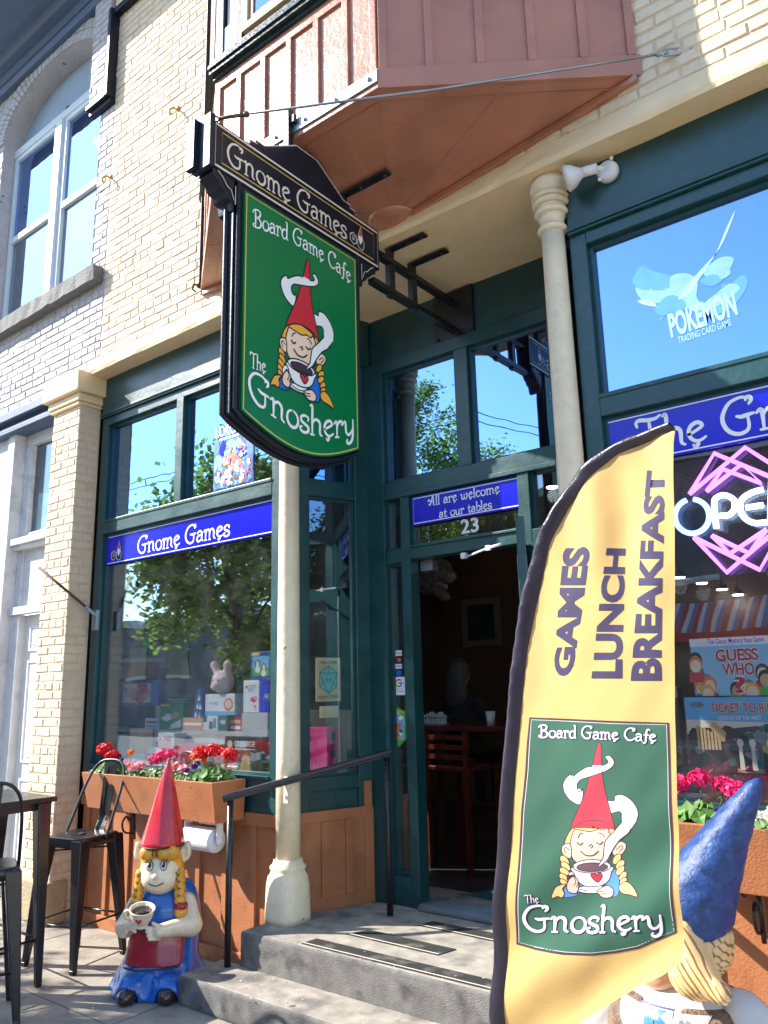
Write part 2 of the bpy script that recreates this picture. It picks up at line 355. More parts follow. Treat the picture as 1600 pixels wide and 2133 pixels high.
for s in (-1, 1):
    xa, xb = (AX - AW + .01, AX - .06) if s < 0 else (AX + .06, AX + AW - .01)
    bar_frame(fr, xa, xb, ABOT, 7.38, .055, YW + .13, YW + .19)
    fr.box(xa + .055, xb - .055, YW + .135, YW + .185, 6.33, 6.40)
    pn = MB(); pn.box(xa + .05, xb - .05, YW + .160, YW + .164, 6.39, 7.33); pn.build('pane', glass_mat('upper_glass', .5, tint=(.5, .55, .6), gl=(.38, .58, 1)), arched)
    pn = MB(); pn.box(xa + .05, xb - .05, YW + .166, YW + .170, ABOT + .05, 6.34); pn.build('pane', glass_mat('screened_glass', .30, tint=(.5, .52, .56)), arched)
    cu = MB(); k = 30
    vs = [(xa + .05 + (xb - xa - .1) * i / k, YW + .188 + .006 * math.sin(i * 2.1), z) for i in range(k + 1) for z in (ABOT + .05, 6.5)]
    cu.add(vs, [(2 * i, 2 * i + 1, 2 * i + 3, 2 * i + 2) for i in range(k)], 0, True)
    cu.build('curtain', mat('grey_curtain', (.10, .11, .13), .8), arched)
fr.build('sash_frame', mat('sash_paint', lin(205, 214, 216), .4, var=.04), arched, bevel=.006)
md = MB(); md.tube([(AX - .02 + .035 * math.cos(a * .5236), YW + .195, 7.56 + .035 * math.sin(a * .5236)) for a in range(12)], .012, 8, closed=True); md.build('ring', M['black'], arched)
mb = MB(); k = 26
vs = []
for i in range(k + 1):
    x = -8.1 + (2.42) * i / k; j = lambda a: rng.uniform(-a, a)
    vs += [(x, YW - .09 + j(.008), ABOT - .15 + j(.006)), (x, YW - .10 + j(.006), ABOT - .015 + j(.004)), (x, YW + .2, ABOT), (x, YW + .2, ABOT - .15)]
fs = []
for i in range(k):
    for a in range(4): fs.append((4 * i + a, 4 * i + (a + 1) % 4, 4 * i + 4 + (a + 1) % 4, 4 * i + 4 + a))
fs += [(0, 1, 2, 3), (4 * k + 3, 4 * k + 2, 4 * k + 1, 4 * k)]
mb.add(vs, fs); mb.build('sill', M['sill'], arched)
# dark space behind the upper window, so that no daylight shines through
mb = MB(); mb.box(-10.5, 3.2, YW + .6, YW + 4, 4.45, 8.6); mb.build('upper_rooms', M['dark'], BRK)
# ---------------------------------------------------------------- lintel, soffit, pier
mb = MB(); k = 60
prof = [(YW - .004, ZL), (YW - .012, ZL + .03), (YW - .006, ZL + .075), (YW + .006, ZL + .13), (YW + .10, ZL + .135), (YW + .27, ZL + .135), (YW + .27, ZL)]
vs = []
for i in range(k + 1):
    x = -5.80 + 9.0 * i / k
    for a, (y, z) in enumerate(prof): vs.append((x, y + (rng.uniform(-.004, .004) if a < 4 else 0), z + (rng.uniform(-.004, .004) if a < 4 else 0)))
P_ = len(prof); fs = []
for i in range(k):
    for a in range(P_): fs.append((P_ * i + a, P_ * i + (a + 1) % P_, P_ * (i + 1) + (a + 1) % P_, P_ * (i + 1) + a))
fs += [tuple(range(P_)), tuple(P_ * k + a for a in range(P_))[::-1]]
mb.add(vs, fs, 0, False); mb.build('lintel', M['cream_smooth'], BRK)
mb = MB(); mb.box(-3.62, -1.45, YW + .272, 4.30, ZL + .006, ZL + .10); mb.build('entrance_soffit', M['cream_smooth'], BRK)
# brick pier with moulded cap
PX0, PX1, PY = -6.26, -5.84, 3.36
def pier():
    mb = MB(); bricks(mb, rows_for(PX0, PX1, 0, 4.02), PY, lambda x, z: 0, mort=lambda x, z: 1, seed=8, L=.21)
    mb.box(PX0 + .004, PX1 - .006, PY + .012, 3.56, 0, 4.02, 1)
    X = Matrix.Translation((PX1, PY, 0)) @ Matrix.Rotation(R(90), 4, 'Z')
    sub = MB(X); bricks(sub, rows_for(0.004, .19, 0, 4.02), 0.0, lambda x, z: 0, mort=lambda x, z: 1, seed=9, L=.21)
    o = len(mb.v); mb.v += sub.v; mb.f += [[i + o for i in f] for f in sub.f]; mb.m += sub.m; mb.sm += sub.sm
    mb.build('brick_pier', [M['cream'], M['mortar']], BRK)
    c = MB()
    for z0, z1, e in ((4.02, 4.05, .02), (4.05, 4.12, .035), (4.12, 4.30, .075)): c.box(PX0 - e, PX1 + e, PY - e, 3.56, z0, z1)
    c.build('pier_cap', M['cream_smooth'], BRK, bevel=.012)
    c = MB(); c.box(PX0 - .03, PX1 + .02, PY - .03, 3.5, 0, .30); c.build('pier_base', mat('stone_base', lin(176, 158, 128), .85, var=.15, bump=1, bscale=60), BRK, bevel=.02)
pier()
# ---------------------------------------------------------------- green storefront
def storefront(x0, x1, mulls, closed_left=True):
    """fascia, head, transom lights, display window, apron and boarded bulkhead between x0 and x1"""
    m = MB()
    m.box(x0, x1, YF, YF + .09, 3.965, ZL + .02)                                   # fascia
    m.box(x0, x1, YF - .022, YF + .02, 3.945, 3.965); m.box(x0, x1, YF - .012, YF + .02, 3.93, 3.945)
    m.build('fascia', M['green'], BRK, bevel=.004)
    f = MB(); a, b = x0 + .09, x1 - .075
    f.box(x0, a, YF + .012, YF + .10, .90, 3.93); f.box(b, x1, YF + .012, YF + .10, .90, 3.93)
    f.box(a, b, YF + .010, YF + .10, 3.86, 3.93)
    f.box(a, b, YF + .008, YF + .10, 2.92, 3.03); f.box(a, b, YF + .001, YF + .02, 3.012, 3.035)
    f.box(a, b, YF + .008, YF + .10, 1.06, 1.12); f.box(a, b, YF - .012, YF + .02, 1.105, 1.125)
    f.box(a, b, YF + .03, YF + .10, .90, 1.06)
    for q in mulls: f.box(q - .042, q + .042, YF + .010, YF + .10, 3.03, 3.86)
    fr = f.build('storefront_frame', M['green'], BRK, bevel=.004)
    bd = MB(); bx = [a] + [q for q in mulls] + [b]
    for i in range(len(bx) - 1):
        xa = bx[i] + (.042 if i else 0); xb = bx[i + 1] - (.042 if i < len(bx) - 2 else 0)
        bar_frame(bd, xa, xb, 3.03, 3.86, .018, YF + .045, YF + .085); 
        w = MB(); w.box(xa + .012, xb - .012, YG, YG + .006, 3.04, 3.85); w.build('transom_pane', M['glass_hi'], BRK)
    bar_frame(bd, a, b, 1.12, 2.92, .018, YF + .045, YF + .085)
    bd.build('glazing_bead', M['green'], fr)
    w = MB(); w.box(a + .012, b - .012, YG, YG + .006, 1.125, 2.91); w.build('display_pane', M['glass'], BRK)
    # boarded bulkhead
    p = MB(); p.box(x0, x1, YF + .035, YF + .09, 0, .90)
    p.box(x0, x1, YF + .012, YF + .035, .825, .90); p.box(x0, x1, YF + .006, YF + .04, 0.0, .085)
    x = x0 + .09
    while x < x1: p.box(x - .022, x + .022, YF + .016, YF + .036, .085, .825); x += .262
    p.build('bulkhead', M['brown'], BRK, bevel=.003)
storefront(-5.81, -3.66, [-4.755])
storefront(-1.51, 1.55, [])
mb = MB(); mb.box(1.55, 1.95, 3.38, 3.7, 0, ZL); mb.build('brick_pier', M['cream'], BRK)
# ---------------------------------------------------------------- recessed entrance
LZ = .33
def wall_xf(A, B):
    d = (Vector((B[0], B[1], 0)) - Vector((A[0], A[1], 0))); L = d.length; d.normalize()
    nrm = Vector((-d.y, d.x, 0))
    X = Matrix(((d.x, nrm.x, 0, A[0]), (d.y, nrm.y, 0, A[1]), (0, 0, 1, 0), (0, 0, 0, 1))); return X, L
def side_wall(A, B):
    X, L = wall_xf(A, B)
    f = MB(X); s0, s1 = .09, L - .13
    f.box(0, s0, 0, .09, LZ, 3.93); f.box(s1, L, 0, .09, LZ + .0, 3.93)
    f.box(s0, s1, .002, .09, 3.86, 3.93); f.box(s0, s1, .002, .09, 2.92, 3.03); f.box(s0, s1, .004, .09, 1.02, 1.10); f.box(s0, s1, .02, .09, .90, 1.02)
    f.box(0, L, -.012, .08, 3.93, ZL + .02)
    fr = f.build('side_frame', M['green'], BRK, bevel=.004)
    b = MB(X); bar_frame(b, s0, s1, 1.10, 2.92, .018, .03, .06); bar_frame(b, s0, s1, 3.03, 3.86, .018, .03, .06); b.build('glazing_bead', M['green'], fr)
    w = MB(X); w.box(s0, s1, .045, .05, 1.10, 2.92); w.build('side_pane', M['glass'], BRK)
    w = MB(X); w.box(s0, s1, .045, .05, 3.03, 3.86); w.build('side_pane', M['glass_hi'], BRK)
    p = MB(X); p.box(.02, L - .02, -.005, .085, LZ, .90); p.box(0, L - .05, -.012, .015, .84, .905); p.box(0, L - .05, -.012, .015, LZ, LZ + .075)
    p.box(L - .10, L - .045, -.014, .014, LZ + .075, 1.06)
    for s in (.015, .165, .335, .485): p.box(s, s + .05 if s > .02 else s + .03, -.016, .0, LZ + .075, .84)
    p.build('side_bulkhead', M['brown'], BRK, bevel=.003)
side_wall((-3.60, 3.66), (-3.40, 4.20)); side_wall((-1.86, 4.20), (-1.62, 3.66))
# corner posts and door wall
DY = 4.18
f = MB()
f.box(-3.66, -3.598, 3.57, 3.68, LZ, 3.93); f.box(-1.625, -1.56, 3.57, 3.68, LZ, 3.93)
f.box(-3.42, -1.84, DY + .03, DY + .12, 3.93, ZL + .02)                             # upper fascia
f.box(-3.42, -1.84, DY - .004, DY + .10, 3.84, 3.93)
f.box(-3.42, -3.265, DY - .01, DY + .10, LZ, 3.84); f.box(-1.965, -1.84, DY - .01, DY + .10, LZ, 3.84)
f.box(-2.652, -2.548, DY, DY + .10, 3.03, 3.84)
f.box(-3.265, -1.965, DY - .002, DY + .10, 2.92, 3.03); f.box(-3.265, -1.965, DY - .012, DY + .02, 2.905, 2.935)
f.box(-3.135, -3.06, DY, DY + .10, LZ, 2.92); f.box(-2.235, -2.155, DY, DY + .10, LZ, 2.92)
f.box(-3.265, -3.135, DY + .002, DY + .10, 2.46, 2.55); f.box(-2.155, -1.965, DY + .002, DY + .10, 2.46, 2.55)
f.box(-3.06, -2.235, DY + .002, DY + .10, 2.475, 2.56); f.box(-3.06, -2.235, DY - .012, DY + .02, 2.548, 2.566)
f.box(-3.265, -3.135, DY + .002, DY + .10, LZ, .50); f.box(-2.155, -1.965, DY + .002, DY + .10, LZ, .50)
ef = f.build('entrance_frame', M['green'], BRK, bevel=.004)
b = MB(); g = MB(); gh = MB(); 
for xa, xb, za, zb in ((-3.265, -2.652, 3.03, 3.84), (-2.548, -1.965, 3.03, 3.84), (-3.265, -3.135, 2.55, 2.92), (-2.155, -1.965, 2.55, 2.92), (-3.265, -3.135, .50, 2.46), (-2.155, -1.965, .50, 2.46), (-3.06, -2.235, 2.56, 2.92)):
    bar_frame(b, xa, xb, za, zb, .018, DY + .03, DY + .07)
    w = MB(); w.box(xa, xb, DY + .055, DY + .061, za, zb); w.build('pane', M['glass_hi'] if za > 3 else M['glass'], BRK)
b.build('glazing_bead', M['green'], ef)
# white sidelight edge strip and door threshold
t = MB(); t.box(-3.06, -2.235, DY - .03, DY + .16, LZ, LZ + .022); t.box(-3.06, -2.235, DY - .015, DY + .14, LZ + .022, LZ + .03)
for i in range(6): t.box(-3.06, -2.235, DY - .01 + i * .026, DY + .001 + i * .026, LZ + .03, LZ + .034)
t.build('threshold', M['steel'], BRK, bevel=.002)
# ---- door leaf standing open outward, hinged on the right
door = MB(); hx, hy = -2.225, DY - .01; ang = math.atan2(-.884, .472)
X = Matrix.Translation((hx, hy, 0)) @ Matrix.Rotation(ang, 4, 'Z')
bar_frame(door := MB(X), 0, .80, LZ + .02, 2.47, .11, -.022, .022, wb=.22)
dl = door.build('door', M['green'], BRK, bevel=.004)
w = MB(X); w.box(.11, .69, -.004, .004, LZ + .24, 2.36); w.build('pane', M['glass'], dl)
h = MB(X); h.tube([(.73, .02, 1.15), (.73, .085, 1.15), (.73, .085, 1.55), (.73, .02, 1.55)], .012, 8); h.build('handle', M['steel'], dl)
h = MB(X); h.box(-.012, .004, -.03, .03, .6, 2.4); h.build('hinge_edge', M['steel'], dl)
cl = MB(); cl.tube([(-2.62, DY - .02, 2.43), (-2.36, DY - .17, 2.44)], .007, 8); cl.box(-2.645, -2.61, DY - .03, DY + .0, 2.425, 2.46)
cl.tube([(-2.36, DY - .17, 2.44), (-2.255, DY - .20, 2.445)], .009, 8); cl.box(-2.375, -2.345, DY - .18, DY - .16, 2.425, 2.455)
cl.build('door_closer', M['white'], BRK)
cl = MB(); cl.box(-3.05, -2.95, DY + .10, DY + .16, 2.40, 2.47); cl.build('door_stop', M['steel'], BRK)
# bracket scroll right of the door
s = MB(); s.prism([(0, 0), (.13, 0), (.10, -.03), (.05, -.09), (.03, -.16), (0, -.2)], lambda u, v, k: (-2.15 + u, DY - .06 + .05 * k, 2.46 + v)); s.build('frame_bracket', M['green'], ef)
# ---------------------------------------------------------------- iron columns
def column(x, cy=3.53):
    c = MB()
    c.lathe([(.118, 0), (.118, .03), (.112, .20), (.104, .245), (.092, .262), (.088, .275), (.094, .285), (.094, .30), (.080, .315), (.076, .34)], (x, cy, LZ), 32, sq=3.2)
    c.lathe([(.074, .33), (.0735, 1.0), (.061, 3.42), (.060, 3.64)], (x, cy, LZ), 36)
    def torus(r, z, t): c.lathe([(r - .01, z - t)] + [(r + t * 1.15 * math.cos(a), z + t * math.sin(a)) for a in (-1.5, -1.1, -.6, 0, .6, 1.1, 1.5)] + [(r - .01, z + t)], (x, cy, LZ), 36)
    torus(.061, 3.655, .016); c.lathe([(.062, 3.671), (.066, 3.71), (.074, 3.735)], (x, cy, LZ), 36); torus(.072, 3.752, .016); c.lathe([(.072, 3.768), (.078, 3.790)], (x, cy, LZ), 36); torus(.080, 3.806, .016); torus(.084, 3.838, .014)
    c.lathe([(.084, 3.85), (.088, 3.862), (.102, 3.875), (.106, 3.90), (.100, 3.925), (.090, 3.935), (.090, 3.955)], (x, cy, LZ), 36)
    o = c.build('column', M['column'], BRK)
    return o
column(-3.575, 3.565)
q = MB(); q.box(-3.535, -3.50, 3.486, 3.50, .99, 1.14); q.box(-3.525, -3.512, 3.479, 3.49, 1.02, 1.04); q.build('conduit_plate', M['column'], BRK, bevel=.002)
column(-1.585)
# ---------------------------------------------------------------- oriel bay
BY, BXC = 2.66, -2.67; BH = .62; BW = 1.65
BL, BRt = BXC - BH, BXC + BH; WL, WR = BXC - BW, BXC + BW
plan = [(WL, YW), (BL, BY), (BRt, BY), (WR, YW)]
BZ0, BZ1 = 4.54, 4.65
b = MB()
def ring(e, z): # plan offset outward by e
    return [(WL - e * 1.2, YW, z), (BL - e * .35, BY - e, z), (BRt + e * .35, BY - e, z), (WR + e * 1.2, YW, z)]
b.add(ring(0, BZ0) + ring(0, 8.5), [(0, 1, 5, 4), (1, 2, 6, 5), (2, 3, 7, 6), (0, 4, 7, 3), (4, 5, 6, 7)], 0)
bay = b.build('bay', M['baybrown'], BRK)
t = MB()
def band(mb, e0, z0, e1, z1, mi=0):
    r0, r1 = ring(e0, z0), ring(e1, z1); i0, i1 = ring(-.02, z0), ring(-.02, z1)
    mb.add(r0 + r1 + i0 + i1, [(0, 1, 5, 4), (1, 2, 6, 5), (2, 3, 7, 6), (4, 5, 13, 12), (5, 6, 14, 13), (6, 7, 15, 14), (0, 8, 9, 1), (1, 9, 10, 2), (2, 10, 11, 3)], mi)
band(t, .018, BZ0 - .005, .018, BZ1)
band(t, .014, 5.20, .014, 5.27)
# battens on the faces
def face_xf(A, B): return wall_xf(A, B)
for (A, B, sp) in ((plan[0], plan[1], .30), (plan[1], plan[2], .207), (plan[2], plan[3], .26)):
    X, L = face_xf(A, B); k = max(2, round(L / sp))
    for i in range(k + 1):
        s = min(max(L * i / k, .022), L - .022); t.box(s - .02, s + .02, -.016, .004, BZ1, 5.20 if A == plan[1] or A == plan[0] else 8.4, xf=X)
t.build('batten_trim', M['baybrown'], bay, bevel=.003)
rl = MB()
for z, e in ((5.27, .03), (5.30, .055), (5.33, .065), (5.36, .055), (5.39, .03)): band(rl, e, z, e * .95, z + .031)
rl.build('roll_moulding', mat('bay_black_green_paint', (.012, .03, .03), .35, var=.3, vscale=20, bump=.3, bscale=60), bay)
pw = MB(); X, L = face_xf(plan[1], plan[2])
pw.box(.0, .075, -.03, .02, 5.42, 8.3, xf=X); pw.box(L - .075, L, -.03, .02, 5.42, 8.3, xf=X)
pw.box(.19, .235, -.02, .02, 5.42, 8.3, xf=X); X0, L0 = face_xf(plan[0], plan[1]); pw.box(L0 - .06, L0, -.03, .02, 5.42, 8.3, xf=X0); pw.box(0, .06, -.03, .02, 4.6, 8.3, xf=X0)
pw.build('corner_post', M['black'], bay, bevel=.005)
wp = MB(); wp.box(.085, .18, -.008, .02, 5.60, 8.3, xf=X); wp.box(.075, .195, -.022, .02, 5.42, 5.60, xf=X); wp.build('white_panel', M['oldwhite'], bay)
ww = MB(); bar_frame(ww := MB(X), .245, 1.16, 5.46, 7.2, .05, -.035, .02); wf = ww.build('window', mat('window_tan_paint', lin(190, 165, 125), .5, var=.08), bay, bevel=.004)
bar_frame(ww := MB(X), .295, 1.11, 5.51, 7.15, .035, -.022, .02); ww.build('sash', M['baybrown'], wf)
gp = MB(X); gp.box(.30, 1.10, -.012, -.008, 5.52, 7.14); gp.build('pane', M['glass_hi'], wf)
gp = MB(X); gp.box(.30, 1.10, -.006, -.003, 5.52, 7.14); gp.build('dark_room_sheet', M['dark'], wf)  # dark sheet standing in for the unlit room behind the pane
# sloping underside, a fan of sheet panels running down to a half round boss on the wall
u = MB(); CZ, CR = 4.33, .15
outer = []
for i in range(5): outer.append((WL + (BL - WL) * i / 4, YW + (BY - YW) * i / 4))
outer += [(BL + (BRt - BL) * i / 4, BY) for i in range(1, 5)] + [(BRt + (WR - BRt) * i / 4, BY + (YW - BY) * i / 4) for i in range(1, 5)]
BOX = -2.53
inn = [(BOX + CR * math.cos(math.pi + math.pi * i / 12), YW + CR * math.sin(math.pi + math.pi * i / 12)) for i in range(13)]
vs = [(x, y, BZ0 - .002) for x, y in outer] + [(x, y, CZ + .05) for x, y in inn]
u.add(vs, [(i, i + 1, 14 + i, 13 + i) for i in range(12)], 0)
ub = u.build('underside', M['baybrown'], bay)
sm = MB()
for i in (2, 4, 6, 8, 10): sm.bar(Vector((*outer[i], BZ0 - .003)), Vector((*inn[i], CZ + .049)), .006, .004)
for a, b_ in ((0, 4), (4, 8), (8, 12)):
    A, B_ = Vector((*outer[a], BZ0 - .004)), Vector((*outer[b_], BZ0 - .004)); c0 = Vector((BOX, YW, BZ0 - .004))
    A2 = A.lerp(Vector((*inn[a], CZ + .05)), .08); B2 = B_.lerp(Vector((*inn[b_], CZ + .05)), .08); sm.bar(A2 - Vector((0, 0, .003)), B2 - Vector((0, 0, .003)), .006, .005)
for a in (0, 12): sm.bar(Vector((*outer[a], BZ0 - .02)), Vector((*inn[a], CZ + .03)), .05, .03)
sm.build('seam', M['baybrown'], ub)
bs = MB(); k = 14
prof = [(.0, CZ + .0), (CR * .55, CZ + .012), (CR * .95, CZ + .034), (CR + .01, CZ + .046), (CR - .005, CZ + .06), (0, CZ + .06)]
vs = [(BOX + r * math.cos(math.pi + math.pi * i / k), YW + r * math.sin(math.pi + math.pi * i / k), z) for r, z in prof for i in range(k + 1)]
bs.add(vs, [(a * (k + 1) + i, a * (k + 1) + i + 1, (a + 1) * (k + 1) + i + 1, (a + 1) * (k + 1) + i) for a in range(len(prof) - 1) for i in range(k)], 0, True); bs.build('boss', M['baybrown'], ub)
# steel strap bolted along the foot of the front
st = MB(); st.box(BL - .02, BRt + .01, BY - .028, BY - .0185, 4.565, 4.635); 
for i in range(6): st.ball((BL + .1 + i * .22, BY - .029, 4.60), .012, 8, 4)
st.build('steel_strap', M['steel'], bay, bevel=.002)
# ---------------------------------------------------------------- steps
s = MB(); s.box(-3.66, -1.50, 3.27, 4.15, 0.001, LZ)
s.box(-5.0, -1.0, 4.15, 4.7, .1, LZ - .002)
steps = thing('entrance_steps', 'grey concrete entrance steps leading up to the shop doorway', 'steps')
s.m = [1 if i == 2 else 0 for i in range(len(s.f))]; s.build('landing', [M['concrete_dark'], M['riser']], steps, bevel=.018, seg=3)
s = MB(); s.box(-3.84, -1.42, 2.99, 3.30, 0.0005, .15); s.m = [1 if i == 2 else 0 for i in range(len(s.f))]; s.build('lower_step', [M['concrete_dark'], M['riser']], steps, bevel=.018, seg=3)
# ---------------------------------------------------------------- interior
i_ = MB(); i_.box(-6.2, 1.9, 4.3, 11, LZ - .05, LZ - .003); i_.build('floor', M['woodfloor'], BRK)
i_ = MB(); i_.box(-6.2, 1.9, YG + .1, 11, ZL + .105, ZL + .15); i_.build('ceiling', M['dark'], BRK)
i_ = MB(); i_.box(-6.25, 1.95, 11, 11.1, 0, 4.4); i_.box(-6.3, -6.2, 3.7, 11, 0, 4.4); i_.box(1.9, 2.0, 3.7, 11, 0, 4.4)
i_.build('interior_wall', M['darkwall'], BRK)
sh_m = mat('display_shelf', lin(120, 100, 80), .6, var=.1)
for xa_, xb_, yb_ in ((-5.72, -3.63, 4.22), (-1.58, 1.5, 4.3)): i_ = MB(); i_.box(xa_, xb_, YG + .05, yb_, 1.0, 1.06); i_.build('window_shelf', sh_m, BRK)
i_ = MB(); i_.box(-5.72, -3.5, 4.22, 4.26, LZ, 1.5); i_.build('shelf_back', M['dark'], BRK)
i_ = MB(); i_.box(-1.8, 1.5, 4.3, 4.34, LZ, 1.4); i_.build('shelf_back', M['dark'], BRK)
# ---------------------------------------------------------------- ground floor of the grey building
GY = 3.60
gb = MB(); gb.box(-10.5, PX0, YW - .01, GY + .1, 4.20, 4.28); gb.box(-10.5, PX0, YW + .07, GY + .1, 4.14, 4.20); gb.box(-10.5, PX0, YW + .03, GY + .1, 4.09, 4.14); gb.build('steel_lintel', M['slate'], GRY, bevel=.004)
gw = MB(); gw.box(-10.5, -7.28, GY - .08, GY + .1, 0, 4.09)                          # boarded left part
gw.box(-7.30, -7.18, GY - .11, GY + .1, 0, 4.09); gw.box(-7.18, -6.2, GY, GY + .1, 3.98, 4.09)
gw.box(-7.18, -6.2, GY, GY + .1, 2.99, 3.12); gw.box(-7.35, -6.2, GY - .09, GY + .02, 3.00, 3.06); gw.box(-7.35, -6.2, GY - .06, GY + .02, 2.96, 3.00)
gw.box(-7.18, -7.06, GY, GY + .1, 3.12, 3.98); gw.box(-6.45, -6.2, GY, GY + .1, 3.12, 3.98)
gw.box(-7.18, -6.2, GY + .02, GY + .1, 2.40, 2.99); gw.box(-7.18, -7.08, GY, GY + .03, 2.40, 2.96); gw.box(-7.30, -6.2, GY - .05, GY + .02, 2.36, 2.43)
gw.box(-7.18, -7.02, GY - .02, GY + .1, 0, 2.36)
gw.build('street_frontage', M['oldwhite'], GRY, bevel=.005)
w = MB(); w.box(-7.06, -6.45, GY + .05, GY + .056, 3.12, 3.98); w.build('transom_pane', glass_mat('dusty_glass', .18, tint=(.5, .5, .48), rough=.05), GRY)
w = MB(); w.box(-7.1, -6.3, GY + .35, GY + .4, 2.9, 4.2); w.box(-7.0, -6.8, GY + .2, GY + .22, 3.1, 4.0); w.build('transom_back', mat('dusty_room', lin(120, 112, 100), .9, var=.2), GRY)
d = MB(); d.box(-7.02, -6.10, GY + .05, GY + .1, 0.04, 2.36); 
for xa in (-6.93, -6.52):
    for za, zb in ((.2, .95), (1.08, 1.95), (2.03, 2.26)):
        bar_frame(d, xa, xa + .31, za, zb, .022, GY + .037, GY + .052); d.box(xa + .05, xa + .26, GY + .042, GY + .052, za + .05, zb - .05)
sd = d.build('street_door', M['white'], GRY, bevel=.004)
k = MB(); k.box(-6.62, -6.57, GY + .02, GY + .055, 1.42, 1.52); k.ball((-6.6, GY + .0, 1.44), .02); k.build('lock', M['rust'], sd)
# ---------------------------------------------------------------- lettering
def arc(cx, cy, rx, ry, a0, a1, n=12): return [(cx + rx * math.cos(R(a0 + (a1 - a0) * i / n)), cy + ry * math.sin(R(a0 + (a1 - a0) * i / n))) for i in range(n + 1)]
